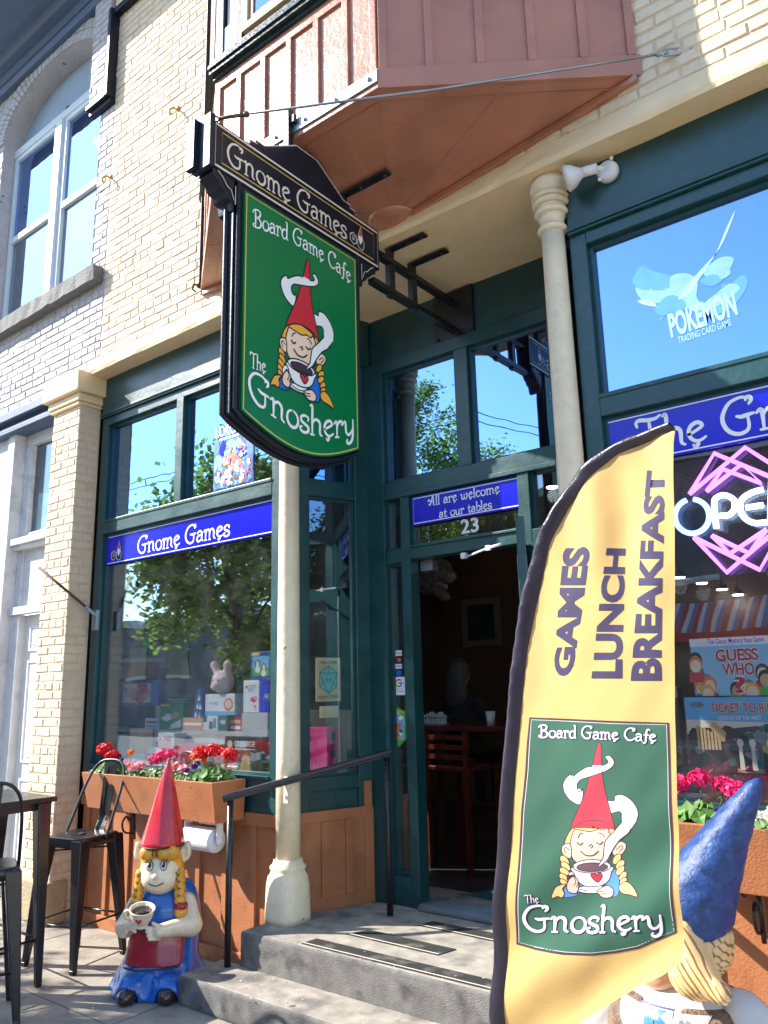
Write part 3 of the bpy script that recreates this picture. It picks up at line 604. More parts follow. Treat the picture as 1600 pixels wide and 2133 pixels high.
# art nouveau alphabet drawn as pen strokes: glyph -> (advance, strokes); cap height 1, x height .56
GL = {
 'G': (.80, [[(.66, .78), (.71, .86), (.70, .95), (.62, .97), (.60, .90)], [(.62, .97), (.46, 1.0), (.22, .90), (.06, .62), (.05, .36), (.16, .12), (.36, .0), (.55, .05), (.61, .2), (.60, .47)], [(.36, .50), (.46, .46), (.6, .48), (.74, .50)]]),
 'C': (.70, [[(.56, .74), (.64, .80), (.66, .92), (.58, .97), (.53, .90), (.58, .84)], [(.58, .97), (.42, .99), (.2, .88), (.06, .6), (.06, .34), (.18, .1), (.36, .0), (.54, .06), (.64, .2)]]),
 'B': (.66, [[(.16, .92), (.19, .6), (.18, .0)], [(.0, .80), (.06, .94), (.22, 1.0), (.42, .98), (.54, .84), (.46, .64), (.26, .54), (.46, .50), (.58, .30), (.52, .08), (.32, .0), (.1, .02), (.02, .12), (.08, .2)]]),
 'T': (.66, [[(.02, .80), (.0, .92), (.08, .99), (.3, .95), (.5, .95), (.62, 1.02)], [(.33, .95), (.35, .5), (.33, .02)], [(.24, .0), (.44, .0)]]),
 'A': (.68, [[(.30, .98), (.42, 1.0), (.47, .6), (.48, .04), (.56, .0)], [(.40, .98), (.28, .5), (.12, .06), (.02, .10), (.03, .2)], [(-.06, .42), (-.04, .58), (.06, .60), (.08, .50), (.24, .40), (.48, .40)]]),
 'a': (.50, [[(.06, .44), (.14, .54), (.27, .55), (.36, .44), (.36, .1), (.44, .01)], [(.36, .30), (.24, .34), (.10, .28), (.04, .14), (.12, .01), (.25, .03), (.36, .14)]]),
 'b': (.50, [[(.02, .96), (.1, .98), (.1, .5), (.1, .06)], [(.1, .40), (.2, .53), (.34, .53), (.44, .38), (.43, .16), (.32, .01), (.2, .0), (.1, .1)]]),
 'c': (.44, [[(.38, .42), (.33, .53), (.2, .55), (.07, .42), (.05, .22), (.14, .04), (.27, .0), (.39, .1)]]),
 'd': (.54, [[(.33, .97), (.41, .98), (.41, .5), (.41, .06), (.49, .01)], [(.41, .42), (.3, .54), (.16, .52), (.05, .36), (.05, .16), (.15, .01), (.28, .02), (.41, .14)]]),
 'e': (.48, [[(.02, .26), (.14, .30), (.36, .42), (.37, .50), (.28, .57), (.14, .52), (.06, .38), (.07, .2), (.18, .06), (.32, .05), (.44, .12)], [(.26, .05), (.24, -.06), (.17, -.11), (.14, -.05)]]),
 'f': (.40, [[(.44, .88), (.36, .96), (.26, .9), (.22, .7), (.2, .3), (.17, -.05), (.08, -.16), (.0, -.1)], [(.06, .5), (.2, .52), (.36, .5)]]),
 'h': (.56, [[(.02, .97), (.1, .98), (.1, .5), (.1, .02)], [(.1, .38), (.2, .52), (.32, .54), (.42, .42), (.42, .1), (.5, .01)], [(.03, .0), (.17, .0)]]),
 'l': (.24, [[(.02, .97), (.1, .98), (.1, .5), (.1, .02)], [(.03, .0), (.18, .0)]]),
 'm': (.82, [[(.0, .48), (.08, .55), (.12, .46), (.12, .02)], [(.12, .36), (.2, .52), (.3, .54), (.38, .44), (.38, .02)], [(.38, .36), (.46, .52), (.57, .54), (.66, .42), (.66, .1), (.75, .01)], [(.05, .0), (.19, .0)], [(.32, .0), (.45, .0)]]),
 'n': (.58, [[(.0, .48), (.08, .55), (.12, .46), (.12, .02)], [(.12, .36), (.22, .52), (.34, .54), (.43, .42), (.43, .1), (.52, .01)], [(.05, .0), (.2, .0)]]),
 'o': (.54, [arc(.27, .275, .215, .275, 90, 450, 20)]),
 'r': (.42, [[(.0, .48), (.08, .55), (.12, .46), (.12, .02)], [(.12, .36), (.2, .52), (.32, .55), (.38, .46), (.33, .42)], [(.05, .0), (.2, .0)]]),
 's': (.42, [[(.34, .42), (.36, .52), (.22, .57), (.08, .50), (.08, .36), (.22, .28), (.35, .2), (.35, .06), (.2, -.01), (.06, .03), (.03, .14), (.1, .17)]]),
 't': (.36, [[(.15, .80), (.15, .4), (.15, .1), (.22, .0), (.33, .06)], [(.02, .52), (.15, .53), (.31, .54)]]),
 'u': (.56, [[(.0, .5), (.07, .54), (.1, .4), (.1, .14), (.2, .0), (.32, .03), (.42, .16)], [(.42, .54), (.42, .12), (.5, .01)]]),
 'w': (.76, [[(.0, .44), (.05, .54), (.11, .46), (.12, .14), (.2, .0), (.3, .06), (.36, .2), (.36, .5)], [(.36, .14), (.45, .0), (.57, .05), (.64, .25), (.63, .46), (.56, .55), (.52, .48)]]),
 'y': (.54, [[(.0, .48), (.07, .54), (.1, .4), (.11, .18), (.2, .04), (.32, .08), (.42, .22)], [(.43, .54), (.43, .1), (.38, -.18), (.24, -.28), (.14, -.22), (.17, -.13)]]),
}
def stroke_text(s):
    """-> list of polylines (pen strokes) of the whole line, and its width; unit cap height"""
    x = 0; out = []
    for ch in s:
        if ch == ' ': x += .34; continue
        adv, st = GL[ch]
        for p in st: out.append([(x + a, b) for a, b in (smooth_curve([(q[0], q[1], 0) for q in p], 4) and [(v.x, v.y) for v in smooth_curve([(q[0], q[1], 0) for q in p], 4)])])
        x += adv
    return out, x
def ribbon(P, w, closed=False):
    """flat ribbon along a polyline, round ends -> (verts2d, faces)"""
    k = len(P); vs = []; fs = []
    for i, p in enumerate(P):
        a = P[i - 1] if (i > 0 or closed) else p; b = P[(i + 1) % k] if (i + 1 < k or closed) else p
        dx, dy = b[0] - a[0], b[1] - a[1]; L = math.hypot(dx, dy) or 1; nx, ny = -dy / L, dx / L
        ww = w[i] if isinstance(w, (list, tuple)) else w
        vs += [(p[0] + nx * ww / 2, p[1] + ny * ww / 2), (p[0] - nx * ww / 2, p[1] - ny * ww / 2)]
    for i in range(k if closed else k - 1): fs.append((2 * i, 2 * i + 1, (2 * i + 3) % (2 * k), (2 * i + 2) % (2 * k)))
    if not closed:
        for i, s in ((0, -1), (k - 1, 1)):
            p = P[i]; q = P[1] if i == 0 else P[-2]; ang = math.atan2(p[1] - q[1], p[0] - q[0]); ww = (w[i] if isinstance(w, (list, tuple)) else w) / 2
            o = len(vs); vs += [(p[0] + ww * math.cos(ang + a), p[1] + ww * math.sin(ang + a)) for a in (-1.5708, -.9, -.3, .3, .9, 1.5708)]; fs.append(tuple(range(o, o + 6)))
    return vs, fs
class Decal:
    """flat artwork in 2D layers, put on a surface by a mapping f(u, v, height)"""
    def __init__(s, dz=.00004): s.items = []; s.mats = []; s.h = 0; s.dz = dz
    def mi(s, m):
        if m not in s.mats: s.mats.append(m)
        return s.mats.index(m)
    def poly(s, P, m, smooth=0, outline=None, ow=.01, closed=True):
        if smooth: P = [(v.x, v.y) for v in smooth_curve([(a, b, 0) for a, b in P], smooth, True)]
        s.h += s.dz; s.items.append((P, [tuple(range(len(P)))], s.mi(m), s.h))
        if outline: s.line(P, outline, ow, closed=True)
    def line(s, P, m, w, smooth=0, closed=False):
        if smooth: P = [(v.x, v.y) for v in smooth_curve([(a, b, 0) for a, b in P], smooth, closed)]
        vs, fs = ribbon(P, w, closed); s.h += s.dz; s.items.append((vs, fs, s.mi(m), s.h))
    def text(s, st, m, x0, y0, size, width=None, pen=.085, outline=None, ow=.06, f=None):
        """pen lettering with its left end at x0, baseline y0; f bends the baseline"""
        strokes, W = stroke_text(st); sx = (width / W) if width else size
        for col, extra in ([(outline, ow)] if outline else []) + [(m, 0)]:
            h0 = s.h
            for i, P in enumerate(strokes):
                Q = [(x0 + a * sx, y0 + b * size) for a, b in P]
                if f: Q = [(a, b + f(a)) for a, b in Q]
                k = len(Q); ws = [size * (pen * (.75 + .5 * math.sin(math.pi * j / (k - 1))) + extra) for j in range(k)]
                vs, fs = ribbon(Q, ws); s.h += s.dz * .5; s.items.append((vs, fs, s.mi(col), s.h))
    def type(s, st, m, x0, y0, size, width=None, bold=0, align='LEFT', rot=0, f=None):
        vs, fs = font_mesh(st, bold); xs = [v[0] for v in vs]; W = max(xs); sx = width / W if width else size
        off = {'LEFT': 0, 'CENTER': -W / 2, 'RIGHT': -W}[align]
        V = [((a + off) * sx, b * size) for a, b in vs]
        if rot: V = [(a * math.cos(rot) - b * math.sin(rot), a * math.sin(rot) + b * math.cos(rot)) for a, b in V]
        V = [(x0 + a, y0 + b) for a, b in V]
        if f: V = [f(a, b) for a, b in V]
        s.h += s.dz; s.items.append((V, fs, s.mi(m), s.h))
    def build(s, name, f, parent=None, cut=0):
        mb = MB()
        for vs, fs, mi, h in s.items:
            if cut:
                bm = bmesh.new(); bv = [bm.verts.new((a, b, 0)) for a, b in vs]
                for q in fs:
                    try: bm.faces.new([bv[i] for i in q])
                    except ValueError: pass
                bmesh.ops.triangulate(bm, faces=bm.faces)
                for _ in range(7):
                    e = [e for e in bm.edges if e.calc_length() > cut]
                    if not e: break
                    bmesh.ops.subdivide_edges(bm, edges=e, cuts=1); bmesh.ops.triangulate(bm, faces=bm.faces)
                bm.verts.index_update(); vs = [(v.co.x, v.co.y) for v in bm.verts]; fs = [[v.index for v in q.verts] for q in bm.faces]; bm.free()
            mb.add([f(a, b, h) for a, b in vs], fs, mi, bool(cut))
        me = bpy.data.meshes.new(name); me.from_pydata([tuple(p) for p in mb.v], [], mb.f)
        for q in s.mats: me.materials.append(q)
        me.polygons.foreach_set('material_index', mb.m); me.polygons.foreach_set('use_smooth', mb.sm); me.update()
        o = bpy.data.objects.new(name, me); COL.objects.link(o)
        if parent: o.parent = parent
        return o
_fm = {}
def font_mesh(st, bold=0):
    """block lettering of the built-in font, unit cap height, as 2D mesh"""
    if (st, bold) not in _fm:
        cu = bpy.data.curves.new('lettering', 'FONT'); cu.body = st; cu.size = 1.37; cu.offset = bold; cu.resolution_u = 4
        ob = bpy.data.objects.new('lettering', cu); me = bpy.data.meshes.new_from_object(ob)
        x0 = min(v.co.x for v in me.vertices)
        _fm[(st, bold)] = ([(v.co.x - x0, v.co.y) for v in me.vertices], [tuple(p.vertices) for p in me.polygons])
        bpy.data.objects.remove(ob); bpy.data.curves.remove(cu); bpy.data.meshes.remove(me)
    return _fm[(st, bold)]
def ink(name, r, g, b, rough=.45, **k): return mat('ink_' + name, lin(r, g, b), rough, **k)
K = dict(white=ink('white', 240, 240, 238), black=ink('black', 28, 26, 34), gold=ink('gold', 226, 190, 92), red=ink('red', 205, 42, 58), skin=ink('skin', 246, 214, 186), hair=ink('yellow', 240, 176, 64),
         blue=ink('blue', 30, 110, 205), coffee=ink('coffee', 70, 52, 56), green=ink('sign_green', 0, 118, 66, .3), navy=ink('navy', 8, 10, 196, .22), cream=ink('cream', 226, 214, 196),
         purple=ink('purple', 66, 52, 110), orange=ink('orange', 226, 120, 50), sky=ink('sky', 110, 180, 225), pink=ink('pink', 224, 70, 130), grey=ink('grey', 130, 132, 134), teal=ink('teal', 20, 104, 96), tan=ink('tan', 205, 168, 118), lime=ink('lime', 90, 175, 60))
# ---- the gnome girl emblem, drawn once in panel coordinates (0..1, 0..1)
def emblem(D, A, K, ow):
    def T(P): return [A((x - 240) / 885, (1600 - y) / 1415) for x, y in P]
    o = K['black']
    def P(pts, c, sm=4): D.poly(T(pts), K[c], sm, o, ow)
    def Lw(pts, w=.8): D.line(T(pts), o, ow * w, 5)
    P([(475, 1260), (500, 1215), (545, 1195), (600, 1200), (560, 1290), (520, 1312), (478, 1312), (466, 1290)], 'blue')
    P([(720, 1235), (755, 1150), (800, 1150), (812, 1250), (800, 1306), (760, 1312), (735, 1270)], 'blue')
    # steam behind the hat
    P([(752, 700), (797, 697), (803, 666), (850, 660), (905, 700), (938, 765), (930, 830), (890, 890), (880, 850), (850, 800), (830, 765), (765, 775)], 'white')
    P([(540, 868), (505, 920), (488, 985), (500, 1030), (530, 1060), (560, 1000), (575, 872)], 'hair')
    P([(775, 850), (803, 890), (815, 960), (790, 1030), (760, 960), (765, 880)], 'hair')
    P([(560, 868), (640, 880), (740, 862), (770, 900), (783, 960), (775, 1020), (745, 1090), (650, 1130), (560, 1090), (530, 1040), (524, 970), (535, 915)], 'skin')
    P([(528, 978), (502, 968), (475, 988), (480, 1032), (502, 1056), (530, 1056)], 'skin'); Lw([(520, 1010), (500, 992), (490, 1005), (500, 1030)])
    P([(795, 985), (830, 957), (862, 975), (856, 1012), (820, 1052), (785, 1046), (778, 1015)], 'skin'); Lw([(805, 1010), (835, 985), (842, 1000), (820, 1025)])
    P([(545, 872), (590, 840), (650, 824), (715, 838), (748, 856), (728, 884), (700, 876), (650, 892), (590, 884)], 'hair')
    P([(704, 328), (716, 332), (724, 365), (724, 470), (737, 600), (757, 700), (802, 872), (760, 843), (700, 824), (640, 824), (590, 838), (526, 870), (575, 745), (615, 650), (642, 560), (667, 470), (688, 375)], 'red', 3)
    P([(746, 416), (772, 407), (798, 438), (796, 470), (760, 502), (700, 526), (640, 545), (590, 562), (568, 592), (572, 628), (592, 640), (601, 618), (606, 650), (598, 690), (578, 722), (520, 690), (488, 640), (480, 590), (500, 550), (528, 528), (536, 546), (575, 515), (630, 482), (690, 476), (740, 468), (765, 450), (755, 430)], 'white', 3)
    D.poly(T([(668, 470), (724, 470), (724, 478), (690, 484), (664, 486)]), K['white'])
    for k, (x, y, rx, ry) in enumerate([(492, 1078, 27, 36), (497, 1112, 27, 30), (489, 1148, 28, 30), (482, 1186, 25, 30), (480, 1216, 22, 24)]): P([(x + rx * math.cos(a * .7854), y + ry * math.sin(a * .7854 + .5)) for a in range(8)], 'hair', 3)
    P([(492, 1226), (442, 1240), (420, 1270), (405, 1316), (440, 1306), (462, 1316), (478, 1288), (470, 1258)], 'hair')
    for k, (x, y, rx, ry) in enumerate([(802, 1072, 27, 34), (820, 1108, 28, 30), (818, 1146, 28, 30), (834, 1182, 26, 30), (836, 1214, 24, 24)]): P([(x + rx * math.cos(a * .7854), y + ry * math.sin(a * .7854 - .5)) for a in range(8)], 'hair', 3)
    P([(812, 1240), (842, 1218), (874, 1226), (905, 1258), (932, 1312), (880, 1300), (835, 1292), (812, 1270)], 'hair')
    for c, r in (('black', 1.22), ('white', 1)):
        D.line(T([(532 + 22 * r * 0 + 24 * math.cos(a * .5236), 1190 + 32 * math.sin(a * .5236)) for a in range(13)]), K[c], ow * (3.6 if c == 'black' else 2.2))
    P([(548, 1262), (590, 1244), (640, 1240), (690, 1244), (716, 1262), (690, 1284), (630, 1292), (570, 1284)], 'white'); Lw([(560, 1262), (630, 1278), (705, 1262)])
    P([(538, 1118), (762, 1118), (760, 1160), (740, 1210), (700, 1240), (640, 1250), (590, 1240), (558, 1205), (544, 1165)], 'white', 3)
    P(arc(650, 1116, 113, 44, 0, 345, 16), 'white', 0); P(arc(652, 1122, 92, 29, 0, 345, 16), 'coffee', 0)
    P([(876, 800), (892, 888), (830, 946), (790, 1000), (765, 1042), (740, 1082), (686, 1124), (702, 1090), (722, 1060), (732, 1000), (745, 950), (790, 900), (836, 845)], 'white', 3)
    D.poly(T([(846, 790), (872, 740), (930, 790), (930, 828), (888, 884), (850, 880)]), K['white'])
    P([(674, 1222), (645, 1190), (640, 1172), (652, 1160), (668, 1166), (674, 1178), (682, 1164), (698, 1162), (706, 1178), (700, 1196)], 'red', 3)
    P([(495, 1238), (514, 1196), (540, 1180), (562, 1210), (560, 1258), (542, 1290), (502, 1278)], 'skin'); Lw([(540, 1182), (548, 1215), (535, 1240)]); Lw([(558, 1225), (550, 1250)])
    P([(668, 1280), (702, 1254), (740, 1244), (772, 1270), (766, 1310), (722, 1322), (690, 1310)], 'skin'); Lw([(672, 1284), (700, 1280), (720, 1276)]); Lw([(680, 1298), (705, 1296), (722, 1292)])
    Lw([(568, 962), (584, 978), (602, 964)], 1.1); Lw([(688, 962), (708, 974), (728, 958)], 1.1)
    Lw([(572, 932), (584, 908), (600, 903)]); Lw([(698, 900), (722, 906), (738, 926)]); Lw([(638, 986), (654, 974), (661, 988), (650, 998)]); Lw([(588, 1018), (614, 1042), (640, 1047), (668, 1042), (696, 1018)], 1.1)
# ---------------------------------------------------------------- hanging sign
SXF, SXB = -2.585, -2.695
sign = thing('hanging_sign', 'black and green double-sided hanging sign with gnome girl emblem above the entrance', 'sign')
def SY(u): return u          # the sign runs out from the wall, along y
Y0, Y1 = 2.262, 3.088        # green panel
h = MB()
def slab(mb, poly, x0, x1, mi=0): mb.prism(poly, lambda u, v, k: (x0 if k == 0 else x1, u, v), mi)
slab(h, [(2.07, 4.035), (2.07, 4.285), (3.315, 4.285), (3.315, 4.035)], SXF, SXB)
slab(h, [(2.30, 4.285), (2.30, 4.315), (2.34, 4.315), (2.34, 4.335), (2.40, 4.335), (2.62, 4.47), (2.78, 4.47), (3.0, 4.335), (3.06, 4.335), (3.06, 4.315), (3.10, 4.315), (3.10, 4.285)], SXF - .004, SXB + .004)
h.box(SXB - .004, SXF + .016, 2.04, 2.07, 4.02, 4.30); h.box(SXB - .02, SXF - .07, 2.015, 2.042, 4.03, 4.29)
hd = h.build('header', M['black'], sign, bevel=.003)
f = MB(); FX0, FX1 = SXF - .066, SXF + .006
arcb = lambda t, d: (Y0 + (Y1 - Y0) * t, 2.885 - .115 * math.sin(math.pi * t) - d)
out = [(Y0 - .055, 4.035), (Y0 - .055, 2.86)] + [(Y0 - .055 + (Y1 - Y0 + .08) * i / 20, 2.86 - .125 * math.sin(math.pi * i / 20)) for i in range(1, 20)] + [(Y1 + .022, 2.86), (Y1 + .022, 4.035)]
slab(f, out, FX1 - .012, FX0)
f.tube([(FX1, Y0 - .035, 4.03), (FX1, Y0 - .035, 2.88)] + [(FX1, Y0 - .035 + (Y1 - Y0 + .05) * i / 20, 2.87 - .125 * math.sin(math.pi * i / 20)) for i in range(1, 20)] + [(FX1, Y1 + .014, 2.88), (FX1, Y1 + .014, 4.03)], .012, 8)
f.tube([(SXF - .05, Y0 - .06, 4.03), (SXF - .05, Y0 - .06, 2.86)] + [(SXF - .05, Y0 - .06 + (Y1 - Y0 + .085) * i / 20, 2.856 - .125 * math.sin(math.pi * i / 20)) for i in range(1, 20)], .014, 8)
# stepped scroll brackets under the header
sc = [(2.075, 4.036), (2.075, 4.0), (2.11, 3.985), (2.13, 3.955), (2.15, 3.95), (2.165, 3.92), (2.19, 3.915), (2.20, 3.87), (2.225, 3.86), (2.225, 4.036)]
slab(f, sc, SXF - .006, SXB + .006); slab(f, [(5.36 - y, z) for y, z in sc if True], SXF - .006, SXB + .006)
f.build('frame', M['black'], sign, bevel=.003)
pn = MB(); slab(pn, [(Y0, 4.0), (Y0, 2.885)] + [arcb(i / 20, 0) for i in range(1, 20)] + [(Y1, 2.885), (Y1, 4.0)], SXF + .011, SXF - .05)
pn.build('panel', M_sign := K['green'], sign)
def fs_(u, v, hh): return (SXF + .0115 + hh, u, v)
def fh_(u, v, hh): return (SXF + .0006 + hh, u, v)
D = Decal()
D.line([(Y0 + .012, 3.988), (Y0 + .012, 2.893)] + [(a, b + .012) for a, b in [arcb(i / 20, 0) for i in range(1, 20)]] + [(Y1 - .012, 2.893), (Y1 - .012, 3.988)], K['gold'], .006, closed=True)
PH = 1.02
def A_(u, v): return (Y0 + .035 + u * .755, 2.885 + (v - .045) * 1.10)
emblem(D, A_, K, .0075)
bow = lambda c, hw, d: (lambda x: d * (1 - ((x - c) / hw) ** 2))
D.text('Board Game Cafe', K['white'], Y0 + .05, 3.83, .096, .725, .082, f=lambda x: .04 * (1 - ((x - 2.675) / .36) ** 2))
D.text('The', K['white'], Y0 + .045, 3.105, .075, .10, .08)
D.text('Gnoshery', K['white'], Y0 + .035, 2.94, .152, .755, .088, f=lambda x: -.085 * (1 - ((x - 2.675) / .38) ** 2) + .022)
D.build('artwork', fs_, sign)
D = Decal()
for (a, b, c, d, w, col) in ((2.085, 3.30, 4.05, 4.27, .011, 'cream'), (2.125, 3.262, 4.078, 4.242, .005, 'gold')): D.line([(a, c), (b, c), (b, d), (a, d)], K[col], w, closed=True)
D.text('Gnome Games', K['cream'], 2.155, 4.098, .128, .87, .082)
gn = [(3.12, 4.105), (3.15, 4.10)]
def little_gnome(D, x, y, s):
    """die with a small bearded gnome beside it"""
    hexa = [(x + s * .26 * math.cos(R(60 * i + 30)), y + s * .30 + s * .29 * math.sin(R(60 * i + 30))) for i in range(6)]
    D.poly(hexa, K['black'], 0, K['white'], s * .035); D.line([hexa[0], (x + s * .02, y + s * .45), hexa[2]], K['white'], s * .018); D.type('20', K['white'], x - s * .10, y + s * .22, s * .16)
    gx = x + s * .50
    D.poly([(gx - s * .16, y + s * .62), (gx + s * .02, y + s * 1.12), (gx + s * .15, y + s * .62)], K['red'], 0, K['white'], s * .03)
    D.poly([(gx - s * .16, y + s * .05), (gx - s * .2, y + s * .4), (gx, y + s * .5), (gx + s * .25, y + s * .42), (gx + s * .16, y - s * .02)], K['black'], 2, K['white'], s * .03)
    D.poly([(gx - s * .15, y + s * .62), (gx + s * .14, y + s * .62), (gx + s * .12, y + s * .42), (gx, y + s * .2), (gx - s * .13, y + s * .42)], K['white'], 2); D.poly(arc(gx, y + s * .60, s * .05, s * .04, 0, 330, 9), K['skin'])
little_gnome(D, 3.08, 4.095, .125)
for sgn in (0, 1):
    q = [(2.105, 4.026), (2.135, 4.005), (2.16, 3.975), (2.185, 3.965), (2.2, 3.93), (2.212, 3.90), (2.212, 4.0)]
    if sgn: q = [(5.36 - y, z) for y, z in q]
    D.line(q, K['cream'], .004)
for P in ([(2.30, 4.292), (2.30, 4.31), (2.345, 4.31), (2.345, 4.33), (2.40, 4.33), (2.62, 4.462), (2.78, 4.462), (3.0, 4.33), (3.055, 4.33), (3.055, 4.31), (3.095, 4.31)],): D.line(P, K['cream'], .005)
D.build('header_artwork', fh_, sign)
# ---------------------------------------------------------------- iron bracket that carries the sign
br = thing('sign_bracket', 'black iron bracket bolted to the entrance soffit and wall behind the hanging sign', 'bracket', group=None)
SX = -2.64
b = MB(); b.box(SX - .025, SX + .025, 3.3, DY + .02, 4.165, 4.20); b.box(SX - .025, SX + .025, 3.3, DY + .02, 3.965, 4.0); b.build('arm', M['blackmetal'], br, bevel=.003)
for y in (3.49, 3.72):
    p = MB(); p.box(SX - .02, SX + .02, y - .025, y + .025, 3.95, 4.20); p.build('strut', M['blackmetal'], br, bevel=.003)
    p = MB(); p.box(SX - .02, SX + .27, y - .025, y + .025, ZL - .022, ZL - .008); p.box(SX - .02, SX + .02, y - .02, y + .02, 4.20, ZL - .008)
    for xx in (SX + .14, SX + .24): p.lathe([(0, -.012), (.012, -.012), (.012, 0)], (xx, y, ZL - .02), 8)
    p.build('strap', M['blackmetal'], br, bevel=.003)
p = MB(); p.box(SX - .16, SX + .15, DY + .004, DY + .03, 3.92, 4.275)
for xx in (SX - .13, SX + .12):
    for zz in (3.95, 4.245): p.ball((xx, DY + .002, zz), .014, 8, 5)
p.build('wall_plate', M['blackmetal'], br, bevel=.003)
p = MB(); p.box(SX - .02, SX + .02, BY - .06, BY - .025, 4.46, 4.70); p.box(SX - .02, SX + .05, BY - .05, BY - .028, 4.61, 4.66); p.build('hanger', M['blackmetal'], br, bevel=.003)
p = MB(); p.box(SX - .02, SX + .34, 3.03, 3.08, 4.405, 4.418); p.box(SX - .02, SX + .02, 3.035, 3.075, 4.2, 4.41)
for xx in (SX + .14, SX + .31): p.ball((xx, 3.055, 4.403), .012, 8, 4)
p.build('strap', M['blackmetal'], br, bevel=.003)
# guy wire from the sign end to an eye bolt in the bricks
gw = thing('guy_wire', 'thin steel wire from the sign end to an eye bolt in the brick wall', 'wire')
E0 = Vector((SX + .03, 2.10, 4.315)); E1 = Vector((-.90, 3.35, 4.555))
w = MB(); w.tube([E0 + Vector((.04, .03, .01)), E0.lerp(E1, .5) + Vector((0, 0, -.015)), E1], .006, 8); w.build('cable', M['steel'], gw)
w = MB(); d = (E1 - E0).normalized()
w.tube([E1, E1 + d * .03 + Vector((0, 0, .02)), E1 + d * .10 + Vector((0, 0, .02)), E1 + d * .12, E1 + d * .10 - Vector((0, 0, .015)), E1 + d * .03 - Vector((0, 0, .015))], .005, 6, closed=True)
w.ball(E1, .014); w.ball(E1 + d * .04, .012); w.build('shackle', M['steel'], gw)
w = MB(); c = E1 + d * .13; w.tube([c + Vector((.022 * math.cos(a * .6283), -.0, .022 * math.sin(a * .6283))) for a in range(10)], .006, 6, closed=True); w.tube([c + Vector((.02, 0, 0)), (c.x + .03, YW + .01, c.z - .02)], .007, 8); w.build('eye_bolt', M['steel'], gw)
w = MB(); w.tube([E0 + Vector((.018 * math.cos(a * .6283), .018 * math.sin(a * .6283), .0)) for a in range(10)], .005, 6, closed=True)
w.tube([E0 + d * .02, E0 + d * .14], .009, 6); w.ball(E0 + d * .15, .016); w.build('shackle', M['rust'], gw)
# ---------------------------------------------------------------- blue window signs, numbers
def facing(x0, y, z0, X=None):
    return (lambda u, v, hh: (x0 + u, y - hh, z0 + v))
def window_sign(label, x0, x1, z0, z1, y, art):
    t = thing('window_sign', label, 'sign'); b = MB(); b.box(x0, x1, y, y + .008, z0, z1); b.build('board', K['navy'], t)
    D = Decal(); W, Hh = x1 - x0, z1 - z0
    D.line([(.012, .012), (W - .012, .012), (W - .012, Hh - .012), (.012, Hh - .012)], K['white'], .006, closed=True); art(D, W, Hh)
    D.build('lettering', facing(x0, y - .0006, z0), t); return t
def a1(D, W, H): D.text('Gnome Games', K['white'], .42, .045, .135, W * .56, .095); little_gnome(D, .10, .03, .14)
window_sign('long blue sign with a small gnome drawing in the left display window', -5.70, -3.75, 2.665, 2.905, YG - .022, a1)
def a2(D, W, H): D.text('All are welcome', K['white'], W * .16, .115, .066, W * .62, .105); D.text('at our tables', K['white'], W * .25, .022, .062, W * .46, .105)
window_sign('blue sign over the open door saying all are welcome', -3.045, -2.175, 2.70, 2.895, DY + .02, a2)
def a3(D, W, H): D.text('The Gnoshery', K['white'], .175, .04, .165, 1.20, .095)
window_sign('blue lettered sign above the neon tubes in the right window', -1.44, .98, 2.665, 2.905, YG - .022, a3)
t = Decal(); t.type('23', K['white'], 0, 0, .095, .135, .03); o = t.build('house_number', facing(-2.685, DY + .05, 2.60)); tag(o, 'white house number 23 on the glass over the door', 'number')
# ---------------------------------------------------------------- modelling by distance field (statues): one smooth surface per part
def surf(fn, b0, b1, h):
    xs = [np.arange(b0[i], b1[i] + h, h, dtype=np.float32) for i in range(3)]
    X, Y, Z = np.meshgrid(*xs, indexing='ij'); V = fn(X, Y, Z).astype(np.float32)
    S = V < 0; nx, ny, nz = V.shape
    cor = [(i, j, k) for i in (0, 1) for j in (0, 1) for k in (0, 1)]
    sl_ = lambda A, c: A[c[0]:nx - 1 + c[0], c[1]:ny - 1 + c[1], c[2]:nz - 1 + c[2]]
    cnt = sum(sl_(S, c).astype(np.int8) for c in cor); act = (cnt > 0) & (cnt < 8)
    idx = -np.ones(act.shape, np.int64); I = np.argwhere(act); idx[act] = np.arange(len(I))
    acc = np.zeros((len(I), 3)); num = np.zeros(len(I))
    cv = np.stack([sl_(V, c)[act] for c in cor], 1)
    for a in range(8):
        for b in range(a + 1, 8):
            d = [abs(cor[a][i] - cor[b][i]) for i in range(3)]
            if sum(d) != 1: continue
            va, vb = cv[:, a], cv[:, b]; mk = (va < 0) != (vb < 0); t = np.where(mk, va / np.where(mk, va - vb, 1), 0)
            p = np.array(cor[a])[None] + t[:, None] * (np.array(cor[b]) - np.array(cor[a]))[None]
            acc += p * mk[:, None]; num += mk
    P = (I + acc / num[:, None]) * h + np.array(b0)[None]
    F = []
    for ax in range(3):
        o = [0, 0, 0]; o[ax] = 1
        A = S[:nx - o[0], :ny - o[1], :nz - o[2]]; B = S[o[0]:, o[1]:, o[2]:]
        E = np.argwhere(A != B); u, v = (ax + 1) % 3, (ax + 2) % 3
        E = E[(E[:, u] > 0) & (E[:, v] > 0)]; E = E[(E[:, u] < V.shape[u] - 1) & (E[:, v] < V.shape[v] - 1)]
        q = []
        for du, dv in ((0, 0), (1, 0), (1, 1), (0, 1)):
            c = E.copy(); c[:, u] -= du; c[:, v] -= dv; q.append(idx[c[:, 0], c[:, 1], c[:, 2]])
        Q = np.stack(q, 1); fl = S[E[:, 0], E[:, 1], E[:, 2]]; Q[~fl] = Q[~fl][:, ::-1]; F.append(Q[(Q >= 0).all(1)])
    return P, np.concatenate(F)
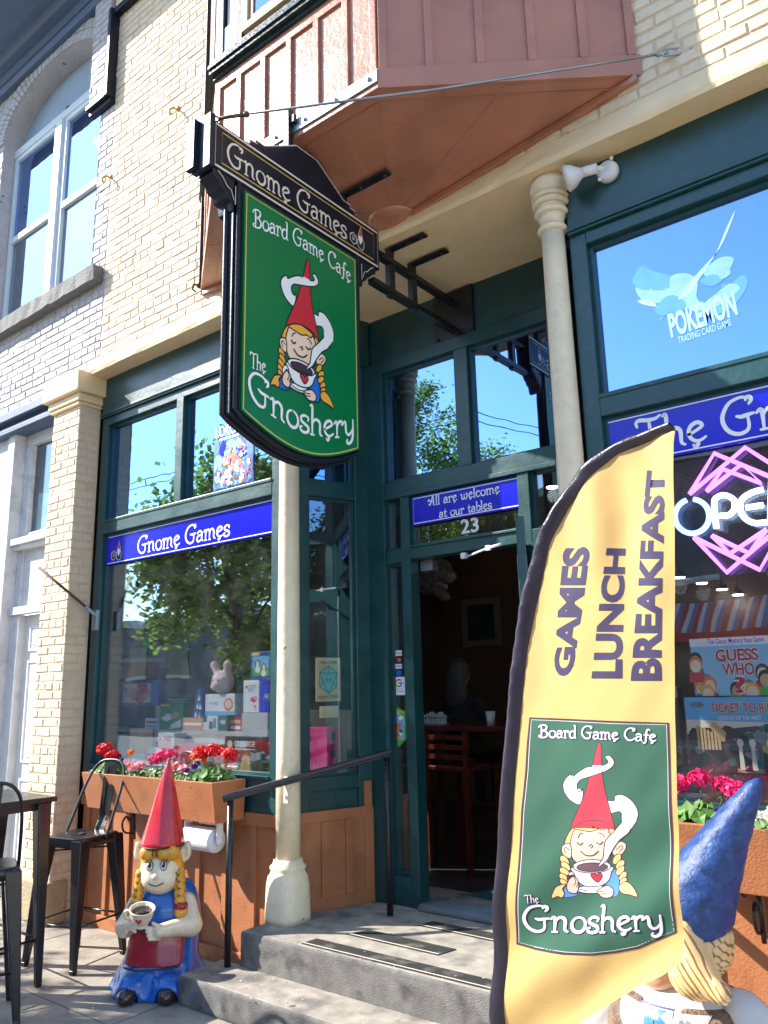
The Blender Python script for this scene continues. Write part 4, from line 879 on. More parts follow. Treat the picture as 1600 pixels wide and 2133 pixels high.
def sdf_part(name, fn, b0, b1, h, m, parent, it=3):
    P, F = surf(fn, b0, b1, h); me = bpy.data.meshes.new(name); me.from_pydata(P.tolist(), [], F.tolist()); me.materials.append(m)
    me.polygons.foreach_set('use_smooth', [True] * len(me.polygons)); me.update()
    o = bpy.data.objects.new(name, me); COL.objects.link(o); o.parent = parent
    s = o.modifiers.new('smooth', 'SMOOTH'); s.factor = .5; s.iterations = it
    return o
def s_ell(X, Y, Z, c, r):
    k = np.sqrt(((X - c[0]) / r[0]) ** 2 + ((Y - c[1]) / r[1]) ** 2 + ((Z - c[2]) / r[2]) ** 2); return (k - 1) * min(r)
def s_cap(X, Y, Z, a, b, ra, rb):
    a = np.array(a); d = np.array(b) - a; t = np.clip(((X - a[0]) * d[0] + (Y - a[1]) * d[1] + (Z - a[2]) * d[2]) / (d @ d), 0, 1)
    return np.sqrt((X - a[0] - t * d[0]) ** 2 + (Y - a[1] - t * d[1]) ** 2 + (Z - a[2] - t * d[2]) ** 2) - (ra + (rb - ra) * t)
def s_rev(X, Y, Z, prof, cx=0, cy=0, sy=1.0):
    zs = [p[1] for p in prof]; rs = [p[0] for p in prof]; r = np.interp(Z, zs, rs)
    return np.maximum(np.sqrt((X - cx) ** 2 + ((Y - cy) / sy) ** 2) - r, np.maximum(zs[0] - Z, Z - zs[-1])) * .8
def smin(a, b, k):
    h = np.clip(.5 + .5 * (b - a) / k, 0, 1); return b * (1 - h) + a * h - k * h * (1 - h)
def glaze(name, col, **k): return mat('glazed_' + name, lin(*col), k.pop('rough', .28), coat=.5, **k)
GL_ = dict(red=glaze('red', (188, 24, 40), var=.16, vscale=9, bump=.12, bscale=25), blue=glaze('blue', (12, 92, 176), var=.22, vscale=9, bump=.1, bscale=22), cream=glaze('cream', (230, 212, 184), var=.05, vscale=7, bump=.08, bscale=30, var2=lin(168, 148, 104), v2scale=7, v2amt=.5),
           yellow=glaze('yellow', (214, 152, 38), var=.15, vscale=18, bump=.15, bscale=40), crimson=glaze('crimson', (160, 24, 44), var=.14, vscale=7), brown=glaze('brown', (58, 36, 32), var=.15), white=glaze('white', (204, 202, 198), rough=.45), black=mat('painted_black', (.012, .01, .012), .3), seam=mat('dark_glaze_line', lin(62, 30, 14), .5), skin=glaze('skin', (214, 156, 120), var=.08))
# ---------------------------------------------------------------- girl gnome
gg = thing('gnome_statue', 'girl gnome statue in red cone hat holding a white coffee cup', 'statue', (-4.125, 3.085, 0), R(38))
def body(X, Y, Z):
    hem = .012 * np.sin(7 * np.arctan2(Y, X)) * np.clip(.14 - Z, 0, 1) / .14
    a = s_rev(X, Y, Z + 0, [(.288, 0.004), (.286, .02), (.252, .09), (.212, .16), (.178, .26), (.160, .36), (.150, .44), (.125, .50), (.075, .56)], .0, .015, .80) - hem
    a = smin(a, s_ell(X, Y, Z, (-.115, -.175, .045), (.085, .075, .085)), .04); a = smin(a, s_ell(X, Y, Z, (.105, -.185, .045), (.095, .075, .09)), .04)
    a = smin(a, s_ell(X, Y, Z, (.11, .07, .33), (.10, .12, .24)), .05)
    for q in (-.19, .0, .21): a = a + .010 * np.exp(-((X - q) / .02) ** 2) * (Y < 0) * np.clip(.2 - Z, 0, .1) * 8
    for s, q in ((-1, -.115), (1, .105)): a = np.maximum(a, -s_ell(X, Y, Z, (q, -.245, .015), (.062, .07, .062)))
    return np.maximum(a, -Z)
sdf_part('body', body, (-.34, -.34, -.01), (.34, .31, .6), .009, GL_['blue'], gg)
sdf_part('apron', lambda X, Y, Z: np.maximum(np.maximum(body(X, Y, Z) - .010, np.maximum(.155 - Z - .05 * X ** 2, Z - .33)), np.maximum(Y + .045, np.abs(X + .01) - .165)), (-.30, -.32, .08), (.30, .05, .4), .008, GL_['crimson'], gg)
ap = MB(); ap.tube(smooth_curve([(-.165, -.140, .155), (-.10, -.180, .152), (0, -.193, .154), (.10, -.178, .158), (.150, -.147, .158)], 4), .005, 6); ap.build('apron_edge', GL_['seam'], gg)
def arms(X, Y, Z):
    a = s_cap(X, Y, Z, (.145, .0, .455), (.185, -.055, .345), .052, .060); a = smin(a, s_cap(X, Y, Z, (.185, -.06, .345), (.045, -.205, .355), .057, .036), .03)
    b = s_cap(X, Y, Z, (-.145, .0, .455), (-.185, -.065, .345), .050, .054); b = smin(b, s_cap(X, Y, Z, (-.185, -.07, .345), (-.115, -.185, .395), .050, .034), .03)
    r = np.minimum(a, b)
    for i in range(4): r = smin(r, s_cap(X, Y, Z, (.045, -.205, .372 - .018 * i), (-.025 + .008 * i, -.232, .380 - .020 * i), .0125, .009), .008)
    r = smin(r, s_cap(X, Y, Z, (.05, -.21, .375), (.015, -.235, .405), .013, .009), .008)
    for i in range(4): r = smin(r, s_cap(X, Y, Z, (-.118, -.19, .425 - .018 * i), (-.085 + .002 * i, -.232, .418 - .019 * i), .0125, .009), .008)
    r = smin(r, s_cap(X, Y, Z, (-.12, -.18, .43), (-.10, -.215, .462), .013, .009), .008)
    return r
sdf_part('arms', arms, (-.28, -.27, .25), (.28, .09, .54), .0055, GL_['cream'], gg)
HZ = .635; HY = -.045
def head(X, Y, Z):
    a = s_ell(X, Y, Z, (0, HY, HZ), (.118, .102, .120)); a = smin(a, s_ell(X, Y, Z, (0, HY - .02, HZ - .055), (.085, .078, .06)), .03)
    a = smin(a, s_ell(X, Y, Z, (-.05, HY - .06, HZ - .035), (.03, .028, .026)), .03); a = smin(a, s_ell(X, Y, Z, (.05, HY - .06, HZ - .035), (.03, .028, .026)), .03)
    a = smin(a, s_ell(X, Y, Z, (0, HY - .104, HZ - .008), (.017, .018, .016)), .012)
    for s in (-1, 1):
        e = smin(s_ell(X, Y, Z, (s * .135, HY + .02, HZ + .095), (.034, .020, .05)), s_cap(X, Y, Z, (s * .10, HY + .02, HZ + .04), (s * .150, HY + .02, HZ + .145), .022, .010), .02)
        e = np.maximum(e, -s_ell(X, Y, Z, (s * .134, HY - .002, HZ + .10), (.017, .016, .035)))
        a = smin(a, e, .012)
    return a
hd_ = sdf_part('head', head, (-.20, -.20, .46), (.20, .09, .82), .0055, GL_['cream'], gg)
def hair(X, Y, Z):
    a = s_ell(X, Y, Z, (0, HY + .03, HZ + .04), (.128, .112, .135))
    face = s_ell(X, Y, Z, (0, HY - .09, HZ - .03), (.094, .11, .118)); a = np.maximum(a, -face); a = np.maximum(a, Z - .80)
    fr = s_ell(X, Y, Z, (.045, HY - .058, HZ + .112), (.07, .055, .045)); fr = np.minimum(fr, s_ell(X, Y, Z, (-.06, HY - .052, HZ + .108), (.055, .055, .045))); a = smin(a, fr, .02)
    for s in (-1, 1):
        for i in range(5):
            z = HZ - .01 - .036 * i; a = smin(a, s_ell(X, Y, Z, (s * (.110 + .004 * i), HY - .02 - .004 * i, z), (.032, .034, .028)), .010)
        a = np.minimum(a, s_ell(X, Y, Z, (s * .135, HY - .045, HZ - .215), (.040, .036, .034)))
    a = a + .0022 * np.sin(70 * X + 22 * Z)
    return a
sdf_part('hair', hair, (-.21, -.20, .36), (.21, .12, .82), .0055, GL_['yellow'], gg)
for s in (-1, 1):
    hl = MB()
    for i in range(5): hl.tube([(s * (.098 + .004 * i), HY - .052, HZ + .005 - .036 * i), (s * (.112 + .004 * i), HY - .057 - .004 * i, HZ - .020 - .036 * i), (s * (.130 + .004 * i), HY - .045, HZ + .0 - .036 * i)], .0028, 5)
    hl.build('braid_lines', GL_['seam'], gg)
hl = MB()
for i in range(9):
    x = -.085 + .0213 * i; hl.tube(smooth_curve([(x * 1.12, HY - .078 + abs(x) * .45, HZ + .142), (x * 1.2, HY - .108 + abs(x) * .4, HZ + .112), (x * 1.25 + .006, HY - .106 + abs(x) * .42, HZ + .088)], 3), [.001, .0025, .003, .003, .003, .0025, .001][:7], 5)
hl.build('hair_lines', GL_['seam'], gg)
for s in (-1, 1):
    b = MB(); b.lathe([(0, -.020), (.034, -.018), (.041, 0), (.034, .018), (0, .020)], (s * .132, HY - .040, HZ - .182), 14); b.build('hair_tie', GL_['crimson'], gg)
def hat(X, Y, Z):
    t = np.clip((Z - .775) / .48, 0, 1); ox = .010 * t; oy = .035 * t
    return s_rev(X - ox, Y - HY - .012 - oy, Z, [(.120, .770), (.127, .785), (.112, .84), (.088, .94), (.060, 1.06), (.028, 1.18), (.010, 1.245), (.003, 1.26)]) + .0018 * np.sin(9 * np.arctan2(Y, X) + 6 * Z)
sdf_part('hat', hat, (-.16, -.21, .755), (.16, .15, 1.27), .0065, GL_['red'], gg)
b = MB(); b.tube([(.125 * math.cos(a * .2618), HY + .012 + .125 * math.sin(a * .2618), .774) for a in range(24)], .006, 6, closed=True); b.build('hat_brim_line', GL_['seam'], gg)
for s in (-1, 1):
    ex, ey, ez = s * .040, HY - .096, HZ + .045
    e = MB(); e.ball((ex, ey, ez), (.0215, .008, .029), 16, 10, 0); e.ball((ex, ey - .0012, ez), (.019, .0085, .0265), 16, 10, 1); e.ball((ex + .001, ey - .0045, ez + .004), (.0125, .0065, .019), 14, 8, 0); e.ball((ex - .004, ey - .0095, ez + .011), (.004, .003, .005), 8, 6, 1)
    for k in range(3): e.tube([(ex + s * (.014 + .004 * k), ey + .002, ez + .024 - .004 * k), (ex + s * (.022 + .006 * k), ey, ez + .038 - .008 * k)], .0016, 5, 0)
    e.build('eye', [GL_['black'], GL_['white']], gg)
mo = MB(); mo.tube(smooth_curve([(-.052, HY - .088, HZ - .030), (-.040, HY - .100, HZ - .047), (0, HY - .108, HZ - .060), (.040, HY - .100, HZ - .047), (.052, HY - .088, HZ - .030)], 4), .0032, 6)
mo.tube([(-.058, HY - .083, HZ - .034), (-.049, HY - .093, HZ - .024)], .003, 5); mo.tube([(.058, HY - .083, HZ - .034), (.049, HY - .093, HZ - .024)], .003, 5); mo.build('mouth', GL_['seam'], gg)
# the cup she holds, tilted towards the street
CX = Matrix.Translation((-.045, -.240, .397)) @ Matrix.Rotation(R(16), 4, 'X') @ Matrix.Rotation(R(6), 4, 'Y') @ Matrix.Scale(.88, 4)
c = MB(CX); c.lathe([(.0, -.006), (.040, -.006), (.043, .0), (.034, .006), (.036, .012), (.058, .035), (.070, .065), (.076, .098), (.081, .106), (.078, .110), (.070, .106), (.064, .085), (.0, .085)], (0, 0, 0), 28)
c.tube(smooth_curve([(-.070, 0, .085), (-.098, 0, .085), (-.108, 0, .060), (-.090, 0, .035), (-.062, 0, .035)], 4), .010, 8)
cup = c.build('cup', GL_['cream'], gg)
c = MB(CX); c.lathe([(0, .0862), (.0655, .0862), (.0655, .088), (0, .0882)], (0, 0, 0), 24); c.build('coffee', mat('coffee', (.02, .014, .012), .1), cup)
D = Decal(); D.poly([(0, -.022), (-.017, -.002), (-.018, .010), (-.009, .016), (0, .008), (.009, .016), (.018, .010), (.017, -.002)], K['red'], 3)
def cupmap(u, v, hh):
    a = -math.pi / 2 + u / .066; r = np.interp(.062 + v, [.035, .065, .098], [.058, .070, .076]) + .0012 + hh; return CX @ Vector((r * math.cos(a), r * math.sin(a), .062 + v))
D.build('heart', cupmap, cup, cut=.006)
for s, q in ((-1, -.115), (1, .105)):
    sdf_part('shoe', lambda X, Y, Z: np.maximum(smin(s_ell(X, Y, Z, (q, -.225, .035), (.052, .062, .048)), s_ell(X, Y, Z, (q, -.17, .03), (.05, .06, .05)), .03), -Z), (q - .08, -.31, -.01), (q + .08, -.1, .11), .007, GL_['brown'], gg)
# ---------------------------------------------------------------- man gnome with the blue hat
mg = thing('gnome_statue', 'bearded gnome statue in tall blue hat and brown fur waistcoat beside the feather flag', 'statue', (-1.02, 2.83, 0), R(-8))
fur = mat('brown_fur_glaze', lin(126, 104, 86), .55, var=.25, vscale=30, bump=1.6, bscale=110, var2=lin(78, 58, 46), v2scale=20, v2amt=.7)
def trunk(X, Y, Z):
    a = s_rev(X, Y, Z, [(.20, 0), (.24, .06), (.25, .25), (.245, .45), (.235, .56), (.20, .64), (.13, .70), (.06, .73)], 0, 0, .82); return a
def vest(X, Y, Z):
    d = np.abs(X); a = np.maximum(trunk(X, Y, Z) - .02 - .004 * np.sin(60 * X + 90 * Z) * np.sin(70 * Z), np.maximum(.22 - Z, Z - .66))
    neck = np.where(Y < 0, (Z - .50) - 2.4 * d, -1.); return np.maximum(a, np.minimum(neck, .05) * .6)
sdf_part('body', trunk, (-.30, -.27, -.02), (.30, .27, .76), .010, GL_['white'], mg)
sdf_part('waistcoat', vest, (-.31, -.28, .18), (.31, .28, .70), .009, fur, mg)
def slv(X, Y, Z, s):
    r = None
    for s in (s,):
        a = s_cap(X, Y, Z, (s * .20, .0, .62), (s * .33, -.03, .44), .085, .105) + .006 * np.sin(50 * X * s + 40 * Z); a = smin(a, s_cap(X, Y, Z, (s * .33, -.03, .44), (s * .26, -.20, .38), .095, .06), .04)
        r = a if r is None else np.minimum(r, a)
    return r
for s_ in (-1, 1): sdf_part('sleeve', lambda X, Y, Z: slv(X, Y, Z, s_), (min(s_ * .08, s_ * .46), -.32, .26), (max(s_ * .08, s_ * .46), .14, .74), .009, GL_['white'], mg)
def mhand(X, Y, Z):
    r = None
    for s in (-1, 1):
        a = s_ell(X, Y, Z, (s * .235, -.255, .385), (.045, .05, .035))
        for i in range(4): a = smin(a, s_cap(X, Y, Z, (s * (.255 - .022 * i), -.28, .39), (s * (.235 - .026 * i), -.33 + .006 * i, .365), .014, .011), .012)
        a = smin(a, s_cap(X, Y, Z, (s * .20, -.25, .40), (s * .17, -.29, .42), .015, .011), .012)
        r = a if r is None else np.minimum(r, a)
    return r
sdf_part('hands', mhand, (-.34, -.38, .3), (.34, -.16, .47), .006, GL_['skin'], mg)
def mhead(X, Y, Z):
    a = s_ell(X, Y, Z, (0, -.03, .80), (.125, .12, .125)); a = smin(a, s_ell(X, Y, Z, (0, -.15, .79), (.035, .035, .032)), .02); a = smin(a, s_ell(X, Y, Z, (-.06, -.11, .77), (.04, .035, .03)), .03); a = smin(a, s_ell(X, Y, Z, (.06, -.11, .77), (.04, .035, .03)), .03)
    a = smin(a, s_ell(X, Y, Z, (0, -.09, .715), (.085, .06, .045)), .03)
    for s in (-1, 1): a = smin(a, s_ell(X, Y, Z, (s * .135, -.01, .81), (.02, .03, .045)), .015)
    return a
sdf_part('head', mhead, (-.19, -.22, .64), (.19, .12, .96), .007, GL_['skin'], mg)
for s in (-1, 1):
    e = MB(); e.ball((s * .045, -.142, .835), (.017, .008, .022), 12, 8, 1); e.ball((s * .045, -.147, .836), (.009, .006, .012), 10, 6, 0); e.build('eye', [GL_['black'], GL_['white']], mg)
b = MB(); b.tube(smooth_curve([(-.05, -.142, .725), (0, -.152, .712), (.05, -.142, .725)], 4), .004, 6); b.build('mouth', GL_['seam'], mg)
mhair = glaze('blond', (220, 184, 126), rough=.45)
_N = mhair.node_tree.nodes; _w = _N.new('ShaderNodeTexWave'); _w.bands_direction = 'DIAGONAL'; _w.inputs['Scale'].default_value = 22; _w.inputs['Distortion'].default_value = 3.5; _w.inputs['Detail'].default_value = 3; _w.inputs['Detail Scale'].default_value = .5
_r = _N.new('ShaderNodeValToRGB'); _r.color_ramp.elements[0].position = .08; _r.color_ramp.elements[0].color = (*lin(140, 98, 54), 1); _r.color_ramp.elements[1].position = .34; _r.color_ramp.elements[1].color = (*lin(224, 188, 130), 1); _t = _N.new('ShaderNodeTexCoord')
_L = mhair.node_tree.links; _L.new(_t.outputs['Object'], _w.inputs[0]); _L.new(_w.outputs['Fac'], _r.inputs[0]); _L.new(_r.outputs[0], _N['Principled BSDF'].inputs['Base Color'])
def hair2(X, Y, Z):
    a = s_ell(X, Y, Z, (0, .03, .82), (.155, .14, .13)); a = np.maximum(a, -s_ell(X, Y, Z, (0, -.14, .77), (.105, .13, .14)))
    for s in (-1, 1):
        a = smin(a, s_cap(X, Y, Z, (s * .12, -.05, .87), (s * .170, -.045, .765), .050, .064), .04); a = smin(a, s_cap(X, Y, Z, (s * .170, -.045, .765), (s * .265, -.01, .735), .056, .026), .04)
    a = np.maximum(a, Z - .93)
    return a + .0055 * np.sin(260 * (np.abs(X) + .75 * (Z - .7)) + 25 * Y + 1.5 * np.sin(14 * Z)) * (.6 + .4 * np.sin(90 * (np.abs(X) + .75 * Z)))
sdf_part('hair', hair2, (-.33, -.15, .62), (.33, .2, .95), .0042, mhair, mg, 1)
def hat2(X, Y, Z):
    t = np.clip((Z - .86) / .48, 0, 1); ox = .30 * t ** 1.1; oy = .07 * t
    z2 = Z - .10 * (Y) + .05 * X
    return s_rev(X - ox, Y - .0 - oy, z2, [(.165, .86), (.172, .875), (.150, .95), (.118, 1.05), (.082, 1.16), (.048, 1.27), (.026, 1.325), (.006, 1.345)]) + .0035 * np.sin(60 * X + 5) * np.sin(75 * Z) * .5 + .001 * np.sin(130 * Y + 60 * Z)
sdf_part('hat', hat2, (-.23, -.23, .82), (.50, .33, 1.38), .0075, mat('blue_hat_glaze', lin(24, 58, 116), .5, var=.35, vscale=30, bump=.3, bscale=90, var2=lin(70, 112, 170), v2scale=34, v2amt=.25), mg)
for c_ in children(mg):
    if c_.name.split('.')[0] in ('head', 'hair', 'eye', 'mouth'): c_.rotation_euler = (0, 0, R(-36))
# white collar bib and blue tie
D = Decal(.0001); D.poly([(-.15, .655), (.15, .655), (.135, .60), (.06, .55), (0, .50), (-.06, .55), (-.135, .60)], GL_['white']); D.poly([(-.055, .66), (.055, .66), (.06, .585), (-.06, .585)], GL_['white'], 0, K['purple'], .006); D.poly([(-.036, .655), (.036, .655), (.036, .598), (-.036, .598)], K['blue'], 0); D.line([(0, .655), (0, .60)], K['navy'], .004)
for s in (-1, 1):
    for q in ((.09, .635), (.09, .60)): D.poly(arc(s * q[0], q[1], .016, .009, 0, 330, 9), K['grey'])
def bibmap(u, v, hh):
    y = -.82 * math.sqrt(max(.0001, np.interp(v, [.45, .56, .64, .70], [.245, .235, .20, .13]) ** 2 - u * u)); return (u, y - .033 - hh, v)
D.build('bib', bibmap, mg, cut=.03)
# ---------------------------------------------------------------- bar stools and table
def tbar(mb, a, b, wa, wb, xf=None):
    a = Vector(a); b = Vector(b); vs = []
    for p, w in ((a, wa), (b, wb)): vs += [(p.x - w[0] / 2, p.y - w[1] / 2, p.z), (p.x + w[0] / 2, p.y - w[1] / 2, p.z), (p.x + w[0] / 2, p.y + w[1] / 2, p.z), (p.x - w[0] / 2, p.y + w[1] / 2, p.z)]
    mb.add(vs, [(0, 1, 2, 3), (7, 6, 5, 4), (0, 4, 5, 1), (1, 5, 6, 2), (2, 6, 7, 3), (3, 7, 4, 0)], 0, xf=xf)
def stool(label, loc, rz):
    t = thing('bar_stool', label, 'bar stool', loc, rz, 'black metal bar stools')
    s = MB(); s.lathe([(0, .752), (.035, .752), (.16, .757), (.172, .755), (.178, .745), (.186, .70), (.182, .70), (.172, .74), (0, .745)], (0, 0, 0), 48, sq=7); s.build('seat', M['blackmetal'], t)
    s = MB(); s.lathe([(0, .754), (.022, .754), (.022, .758), (0, .758)], (0, 0, 0), 16, sq=3); s.build('seat_hole', M['dark'], t)
    for sx in (-1, 1):
        for sy in (-1, 1):
            l = MB(); tbar(l, (sx * .142, sy * .142, .745), (sx * .205, sy * .205, .02), (.085, .085), (.036, .036)); tbar(l, (sx * .2045, sy * .2045, .03), (sx * .207, sy * .207, 0), (.041, .041), (.034, .034)); l.build('leg', M['blackmetal'], t, bevel=.008, seg=3)
    b = MB(); q = .188
    for a, c in (((-q, -q), (q, -q)), ((q, -q), (q, q)), ((q, q), (-q, q)), ((-q, q), (-q, -q))): b.tube([(a[0], a[1], .25), (c[0], c[1], .25)], .007, 6)
    b.build('footrest', M['blackmetal'], t); b = MB(); q = .15
    for a, c in (((-q, -q), (q, q)), ((q, -q), (-q, q))): b.tube([(a[0], a[1], .665), (c[0], c[1], .665)], .006, 6)
    b.build('cross_brace', M['blackmetal'], t)
    h = MB(); h.tube(smooth_curve([(-.180, .03, .73), (-.178, .06, .80), (-.168, .15, 1.0), (-.145, .205, 1.12), (-.09, .228, 1.185), (0, .234, 1.20), (.09, .228, 1.185), (.145, .205, 1.12), (.168, .15, 1.0), (.178, .06, .80), (.180, .03, .73)], 5), .0095, 10); h.build('back_hoop', M['blackmetal'], t)
    p = MB(); k = 14; vs = []
    for i in range(k + 1):
        u = i / k; z = .745 + .45 * u; y = .168 + .065 * u ** .8 - .022 * math.exp(-((u) / .12) ** 2); w = .042 + .016 * u
        for x, d in ((-w, .0), (-w * .45, 0), (-w * .40, .006 if .2 < u < .86 else 0), (w * .40, .006 if .2 < u < .86 else 0), (w * .45, 0), (w, 0)): vs.append((x, y + d, z))
    p.add(vs, [(6 * i + j, 6 * i + j + 1, 6 * i + 7 + j, 6 * i + 6 + j) for i in range(k) for j in range(5)]); o = p.build('back_splat', M['blackmetal'], t)
    so_ = o.modifiers.new('solid', 'SOLIDIFY'); so_.thickness = .004
    return t
stool('black metal bar stool with hoop back beside the girl gnome statue', (-4.985, 3.075, 0), R(12))
stool('black metal bar stool pulled up to the black pavement table', (-4.56, 2.225, 0), R(-112.4))
tb = thing('pavement_table', 'tall black square pavement table beside the brick pier', 'table', (-5.08, 2.42, 0), R(-2))
b = MB(); b.box(-.335, .335, -.335, .335, 1.012, 1.042); b.build('tabletop', M['blackmetal'], tb, bevel=.006)
for sx in (-1, 1):
    for sy in (-1, 1):
        l = MB(); tbar(l, (sx * .27, sy * .27, 1.012), (sx * .335, sy * .285, 0), (.085, .085), (.036, .036)); l.build('leg', M['blackmetal'], tb, bevel=.008, seg=3)
b = MB(); q = .315; z = .25
for a, c in (((-q, -q * .9), (q, -q * .9)), ((q, -q * .9), (q, q * .9)), ((q, q * .9), (-q, q * .9)), ((-q, q * .9), (-q, -q * .9))): b.tube([(a[0], a[1], z), (c[0], c[1], z)], .008, 6)
b.box(-.27, .27, -.27, .27, .965, 1.012); b.build('under_frame', M['blackmetal'], tb)
# ---------------------------------------------------------------- handrails
def rail(label, p1, p2, ext):
    t = thing('handrail', label, 'handrail', group='black handrails beside the steps'); a = Vector(p1); b = Vector(p2)
    za, zb = 1.055, 1.255; A = Vector((a.x, a.y, za)); B = Vector((b.x, b.y, zb)); d = (B - A).normalized()
    l = MB(); l.bar(A - d * .05, B + d * .03, .05, .028); l.bar(A - d * .045 - Vector((0, 0, .02)), B + d * .025 - Vector((0, 0, .02)), .028, .018); l.build('rail', M['blackmetal'], t, bevel=.008, seg=3)
    for p, z in ((a, za), (b, zb)):
        l = MB(); l.tube([p, (p.x, p.y, z - .03)], .019, 12); l.build('post', M['blackmetal'], t)
    return t
rail('black steel handrail on posts left of the concrete steps', (-3.705, 3.225, .15), (-3.135, 3.975, .33), 0)
rail('black steel handrail mostly hidden behind the yellow feather flag', (-1.535, 3.215, .15), (-2.02, 3.985, .33), 0)
# ---------------------------------------------------------------- grip strips on the landing
grip = mat('grip_tape', (.022, .023, .024), .9, var=.3, vscale=40, bump=.8, bscale=300, var2=lin(130, 122, 112), v2scale=9, v2amt=.5)
for lab, P in (('long black grip strip along the front edge of the landing', [(-3.20, 3.295), (-1.62, 3.30), (-1.62, 3.405), (-3.19, 3.40)]), ('short black grip strip across the middle of the landing', [(-3.11, 3.55), (-2.50, 3.545), (-2.47, 3.67), (-3.05, 3.68)]), ('black grip strip on the landing nearest the doorway', [(-2.88, 3.90), (-1.85, 3.88), (-1.85, 4.00), (-2.85, 4.01)])):
    g = MB(); g.prism(P, lambda u, v, k: (u, v, LZ + .0045 - .004 * k)); o = g.build('grip_strip', grip, bevel=0); tag(o, lab, 'grip strip', 'black grip strips on the landing')
    g = MB(); g.bar((P[0][0], P[0][1] + .012, LZ + .0055), (P[1][0], P[1][1] + .012, LZ + .0055), .006, .001); g.build('pale_edge', K['cream'], o)
# ---------------------------------------------------------------- flower boxes
def planter(label, x0, x1):
    t = thing('planter_box', label, 'planter', group='brown planter boxes under the display windows')
    yb, yt, z0, z1 = 3.325, 3.275, .862, 1.105; b = MB()
    o = [(x0 + .02, yb, z0), (x1 - .02, yb, z0), (x1 - .02, 3.548, z0), (x0 + .02, 3.548, z0), (x0, yt, z1), (x1, yt, z1), (x1, 3.548, z1), (x0, 3.548, z1)]
    i = [(x0 + .025, yt + .022, z1), (x1 - .025, yt + .022, z1), (x1 - .025, 3.53, z1), (x0 + .025, 3.53, z1), (x0 + .03, yt + .03, z1 - .05), (x1 - .03, yt + .03, z1 - .05), (x1 - .03, 3.53, z1 - .05), (x0 + .03, 3.53, z1 - .05)]
    b.add(o + i, [(0, 3, 2, 1), (0, 1, 5, 4), (1, 2, 6, 5), (2, 3, 7, 6), (3, 0, 4, 7), (4, 5, 9, 8), (5, 6, 10, 9), (6, 7, 11, 10), (7, 4, 8, 11), (8, 9, 13, 12), (9, 10, 14, 13), (10, 11, 15, 14), (11, 8, 12, 15)])
    b.build('box', M['brown'], t, bevel=.004)
    b = MB(); n = 40; vs = []
    for k in range(n + 1):
        for j in range(5): vs.append((x0 + .028 + (x1 - x0 - .056) * k / n, yt + .028 + (3.53 - yt - .03) * j / 4, z1 - .032 + rng.uniform(-.008, .01)))
    b.add(vs, [(5 * k + j, 5 * k + j + 1, 5 * k + 6 + j, 5 * k + 5 + j) for k in range(n) for j in range(4)], 0, True); b.build('soil', mat('potting_soil', (.022, .014, .010), .95, bump=1, bscale=120), t)
    for x in (x0 + .28, (x0 + x1) / 2, x1 - .25):
        b = MB(); b.tube([(x, 3.545, .64), (x, 3.53, .86)], .010, 6); b.tube(smooth_curve([(x, 3.535, .68), (x, 3.46, .70), (x, 3.44, .76), (x, 3.47, .80), (x, 3.50, .77)], 4), .007, 6); b.tube([(x, 3.535, .855), (x, 3.34, .855)], .010, 6); b.build('bracket', M['blackmetal'], t)
    return t
planter('brown planter box of mixed flowers under the left display window', -5.36, -3.93)
planter('brown planter box of pink and white flowers under the right window', -1.22, .9)
leaf_g = mat('geranium_leaf', (.075, .19, .022), .5, var=.35, vscale=25, transl=.25); leaf_d = mat('trailing_leaf', (.10, .20, .04), .55, var=.4, vscale=30, transl=.25)
def petal_mat(n, c): return mat('petal_' + n, lin(*c), .5, var=.15, vscale=40, transl=.2)
PM = dict(red=petal_mat('red', (214, 12, 22)), pink=petal_mat('pink', (226, 40, 110)), orange=petal_mat('orange', (240, 120, 20)), violet=petal_mat('violet', (70, 30, 120)), white=petal_mat('white', (236, 238, 226)), stripe=petal_mat('pale_pink', (240, 150, 160)))
def disc_leaf(mb, c, r, nrm, m=0, wav=.15, n=9):
    nrm = Vector(nrm).normalized(); e = nrm.orthogonal().normalized(); g = nrm.cross(e); c = Vector(c); a0 = rng.uniform(0, 6.28)
    vs = [c - nrm * r * .18] + [c + (e * math.cos(a0 + 6.283 * i / n) + g * math.sin(a0 + 6.283 * i / n)) * r * (1 + (wav if i % 2 else -wav)) + nrm * rng.uniform(-.12, .18) * r for i in range(n)]
    mb.add(vs, [(0, 1 + i, 1 + (i + 1) % n) for i in range(n)], m, False)
